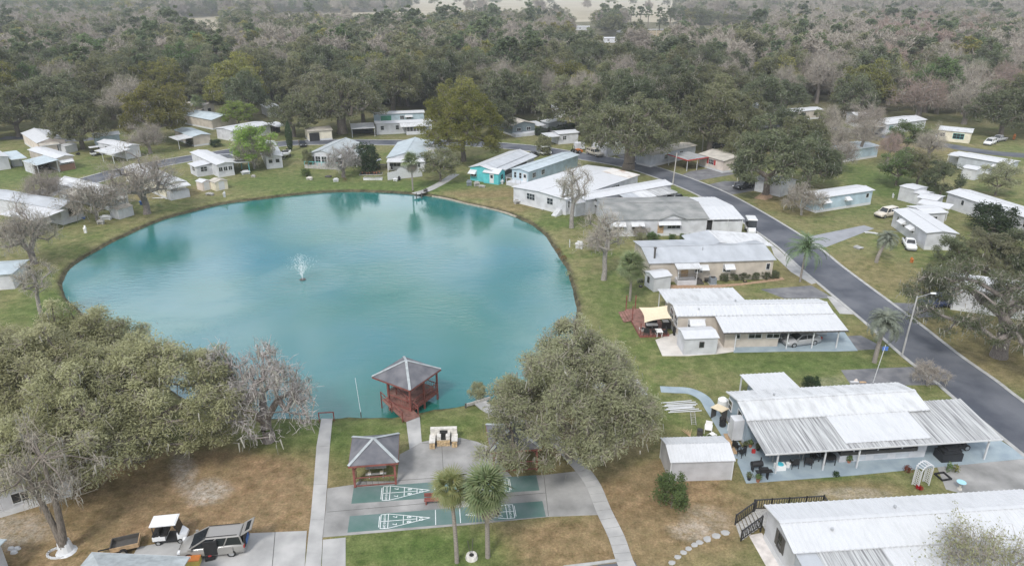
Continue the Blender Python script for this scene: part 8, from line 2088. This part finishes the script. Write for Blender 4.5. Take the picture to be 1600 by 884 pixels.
for r_ in recs: l_ = wood_label(r_[4], r_[5], r_[6], r_[2], r_[3]); cnt_[l_] = cnt_.get(l_, 0) + 1
for (x, y, u, v, key, mt, s_) in recs:
    lb = wood_label(key, mt, s_, u, v)
    same = sorted(r_[1] for r_ in recs if wood_label(r_[4], r_[5], r_[6], r_[2], r_[3]) == lb) if cnt_[lb] > 1 else []
    if len(same) > 1:
        k_ = same.index(y); lb = ('nearer ' if k_ == 0 else 'farther ' if k_ == len(same) - 1 else 'middle ') + lb
        if len(lb.split()) > 16: lb = lb.replace(' well', '').replace(' just', '').replace('behind and ', '').replace('in front and ', '')
    det = DET.get(key)
    pk = det[int(x * 7) % 2] if det and y < 330 else key
    o = tree(pk, None, lb, s_, rg.uniform(0, 6.28), NMS.get(key, 'oak_tree'), 'tree', 'trees of the far woods', mt=mt, world=(x, y, 0))
    if pk == key: SRC.setdefault((key, mt), CROWN[o.name])
for k_ in LBL:
    if k_ not in SRC:
        x, y, u, v = mass.pop(0)
        o = tree(k_[0], None, 'farther ' + wood_label(k_[0], k_[1], 1.2, u, v), 1.2, 0, NMS.get(k_[0], 'oak_tree'), 'tree', 'trees of the far woods', mt=k_[1], world=(x, y, 0)); SRC[k_] = CROWN[o.name]
# a few marked trees far off
tree('far_b', (1160, 88), 'vivid lime green tree in the far woods at the right', 1.35, 0, mt='lime')
tree('far_pine', (535, 122), 'tall green pine in the middle of the far woods', 1.35, 0, name='pine_tree', mt='green')
tree('far_pine', (522, 126), 'second tall green pine beside the tallest far pine', 1.15, 1, name='pine_tree', mt='green')
tree('far_pine', (551, 118), 'dark pine just right of the tallest far pine', 1.2, 2, name='pine_tree', mt='pine')
for i, (x, y) in enumerate([(985, 42), (1000, 41), (1012, 42), (1030, 44), (1046, 46), (1062, 45)]):
    tree('far_pine', (x, y + 4), ORD[i] + ' tall dark pine from the left behind the country road bend', 1.3, i, name='pine_tree', mt='pine', group='dark pines behind the country road')
# the rest of the wood reads as one mass
kinds = list(SRC)
pts = bpy.data.meshes.new('distant_woods')
KI, SCL, ROT, VV = [], [], [], []
for (x, y, u, v) in mass:
    k_ = zone(u, v, rg); KI.append(kinds.index(k_)); SCL.append(rg.uniform(.95, 1.65) * (1.0 if y < 900 else 1.35)); ROT.append(rg.uniform(0, 6.28)); VV.append((x, y, 0))
pts.from_pydata(VV, [], [])
for nm, ty, dat in (('kind_no', 'INT', KI), ('size', 'FLOAT', SCL), ('turn', 'FLOAT', ROT)):
    at = pts.attributes.new(nm, ty, 'POINT'); at.data.foreach_set('value', dat)
wo = put('distant_woods', pts); tag(wo, kind='stuff')
ng = bpy.data.node_groups.new('woods', 'GeometryNodeTree')
ng.interface.new_socket('Geometry', in_out='INPUT', socket_type='NodeSocketGeometry'); ng.interface.new_socket('Geometry', in_out='OUTPUT', socket_type='NodeSocketGeometry')
gi, go = ng.nodes.new('NodeGroupInput'), ng.nodes.new('NodeGroupOutput')
jn = ng.nodes.new('GeometryNodeJoinGeometry')
def named(nm, ty):
    n = ng.nodes.new('GeometryNodeInputNamedAttribute'); n.data_type = ty; n.inputs['Name'].default_value = nm; return n.outputs['Attribute']
ka, sa, ra = named('kind_no', 'INT'), named('size', 'FLOAT'), named('turn', 'FLOAT')
cx_ = ng.nodes.new('ShaderNodeCombineXYZ'); ng.links.new(ra, cx_.inputs['Z'])
for i, k_ in enumerate(kinds):
    oi = ng.nodes.new('GeometryNodeObjectInfo'); oi.inputs['Object'].default_value = SRC[k_]; oi.inputs['As Instance'].default_value = True
    cp = ng.nodes.new('FunctionNodeCompare'); cp.data_type = 'INT'; cp.operation = 'EQUAL'; ng.links.new(ka, cp.inputs['A']) if False else None
    ins_ = [s for s in cp.inputs if s.enabled and s.type == 'INT']
    ng.links.new(ka, ins_[0]); ins_[1].default_value = i
    ip = ng.nodes.new('GeometryNodeInstanceOnPoints')
    ng.links.new(gi.outputs[0], ip.inputs['Points']); ng.links.new(cp.outputs[0], ip.inputs['Selection']); ng.links.new(oi.outputs['Geometry'], ip.inputs['Instance'])
    ng.links.new(cx_.outputs[0], ip.inputs['Rotation']); ng.links.new(sa, ip.inputs['Scale'])
    ng.links.new(ip.outputs[0], jn.inputs[0])
ng.links.new(jn.outputs[0], go.inputs[0])
md = wo.modifiers.new('woods', 'NODES'); md.node_group = ng
print('woods:', len(single), 'single,', len(mass), 'mass')
plant('red leaved low shrub at the lawn corner left of the white arbor', (1417, 737), leaf_mat('red_shrub', (.18, .05, .04), (.26, .09, .06)), .7, .45, 'shrub', cat='shrub')
plant('bright red poinsettia at the foot of the white arbor', (1435, 763), leaf_mat('poinsettia', (.45, .02, .02), (.6, .05, .04)), .35, .35, 'flower', cat='flower')
plant('small round topiary by the empty black planter', (1492, 738), LM['yellow'], .9, .4, 'shrub', cat='shrub', seed=3)
plant('young sapling left of the round topiary', (1481, 738), LM['green'], 1.2, .3, 'shrub', cat='shrub', seed=4)
plant('dark small shrub on the lawn edge of the blue patio', (1306, 743), LM['dark'], .5, .35, 'shrub', cat='shrub', seed=5)
for i, (x, y, lb) in enumerate([(1170, 749, 'potted plant at the outermost corner of the blue patio'), (1184, 752, 'potted plant in front of the gas grill'), (1164, 700, 'potted green plant by the slate end wall'), (1172, 698, 'taller potted plant next to the red fuel can'), (1184, 703, 'potted palm by the porch wall'), (1326, 722, 'small potted plant at the screened room corner')]):
    plant(lb, (x, y), LM['green' if i % 2 else 'dark_oak'], .55, .35, 'potted_plant', 'terracotta' if i % 2 else 'black_plastic', .05, i)
plant('long row of flowers filling the white raised planter', (583, 280.5), LM['moss_oak'], .8, 1.6, 'plant', z=.3, seed=9)
plant('leafy plants behind the planter on the cluttered patio', (598, 275), LM['oak'], 1.0, 1.4, 'plant', seed=10)
plant('tall leafy clump right of the turquoise cottage corner', (812, 300), LM['yellow'], 1.8, 1.2, 'shrub', cat='shrub', seed=11)
plant('green shrub at the foot of the white house steps', (818, 306), LM['green'], 1.4, 1.0, 'shrub', cat='shrub', seed=12)
plant('reddish brown shrub at the foot of the pale bare tree', (539, 284), leaf_mat('brown_shrub', (.16, .10, .06), (.22, .14, .09)), 1.0, .8, 'shrub', cat='shrub', seed=13)
plant('rust coloured reeds on the right bank of the pond', (873, 395), leaf_mat('reed', (.22, .12, .05), (.26, .18, .09)), .9, .7, 'reeds', z=-.3, seed=14)
plant('second clump of dry reeds on the right bank', (881, 405), bpy.data.materials['reed'], .7, .6, 'reeds', z=-.3, seed=15)
plant('grassy tuft below the bend of the right bank', (888, 430), LM['moss_oak'], .7, .6, 'reeds', z=-.3, seed=16)
# ------------------------------------------------------------------ haze
hz = MB(); hz.box(-9500, 9500, -9300, 9500, -3.4, 42)
hm = bpy.data.materials.new('haze'); hm.use_nodes = True
t_ = hm.node_tree
for n in list(t_.nodes):
    if n.type == 'BSDF_PRINCIPLED': t_.nodes.remove(n)
pv = N(t_, 'ShaderNodeVolumePrincipled')
pv.inputs['Color'].default_value = (.92, .95, 1.0, 1)
pv.inputs['Density'].default_value = .00022
pv.inputs['Anisotropy'].default_value = .2
t_.links.new(pv.outputs[0], [n for n in t_.nodes if n.type == 'OUTPUT_MATERIAL'][0].inputs['Volume'])
tag(hz.build('haze', hm), kind='stuff')
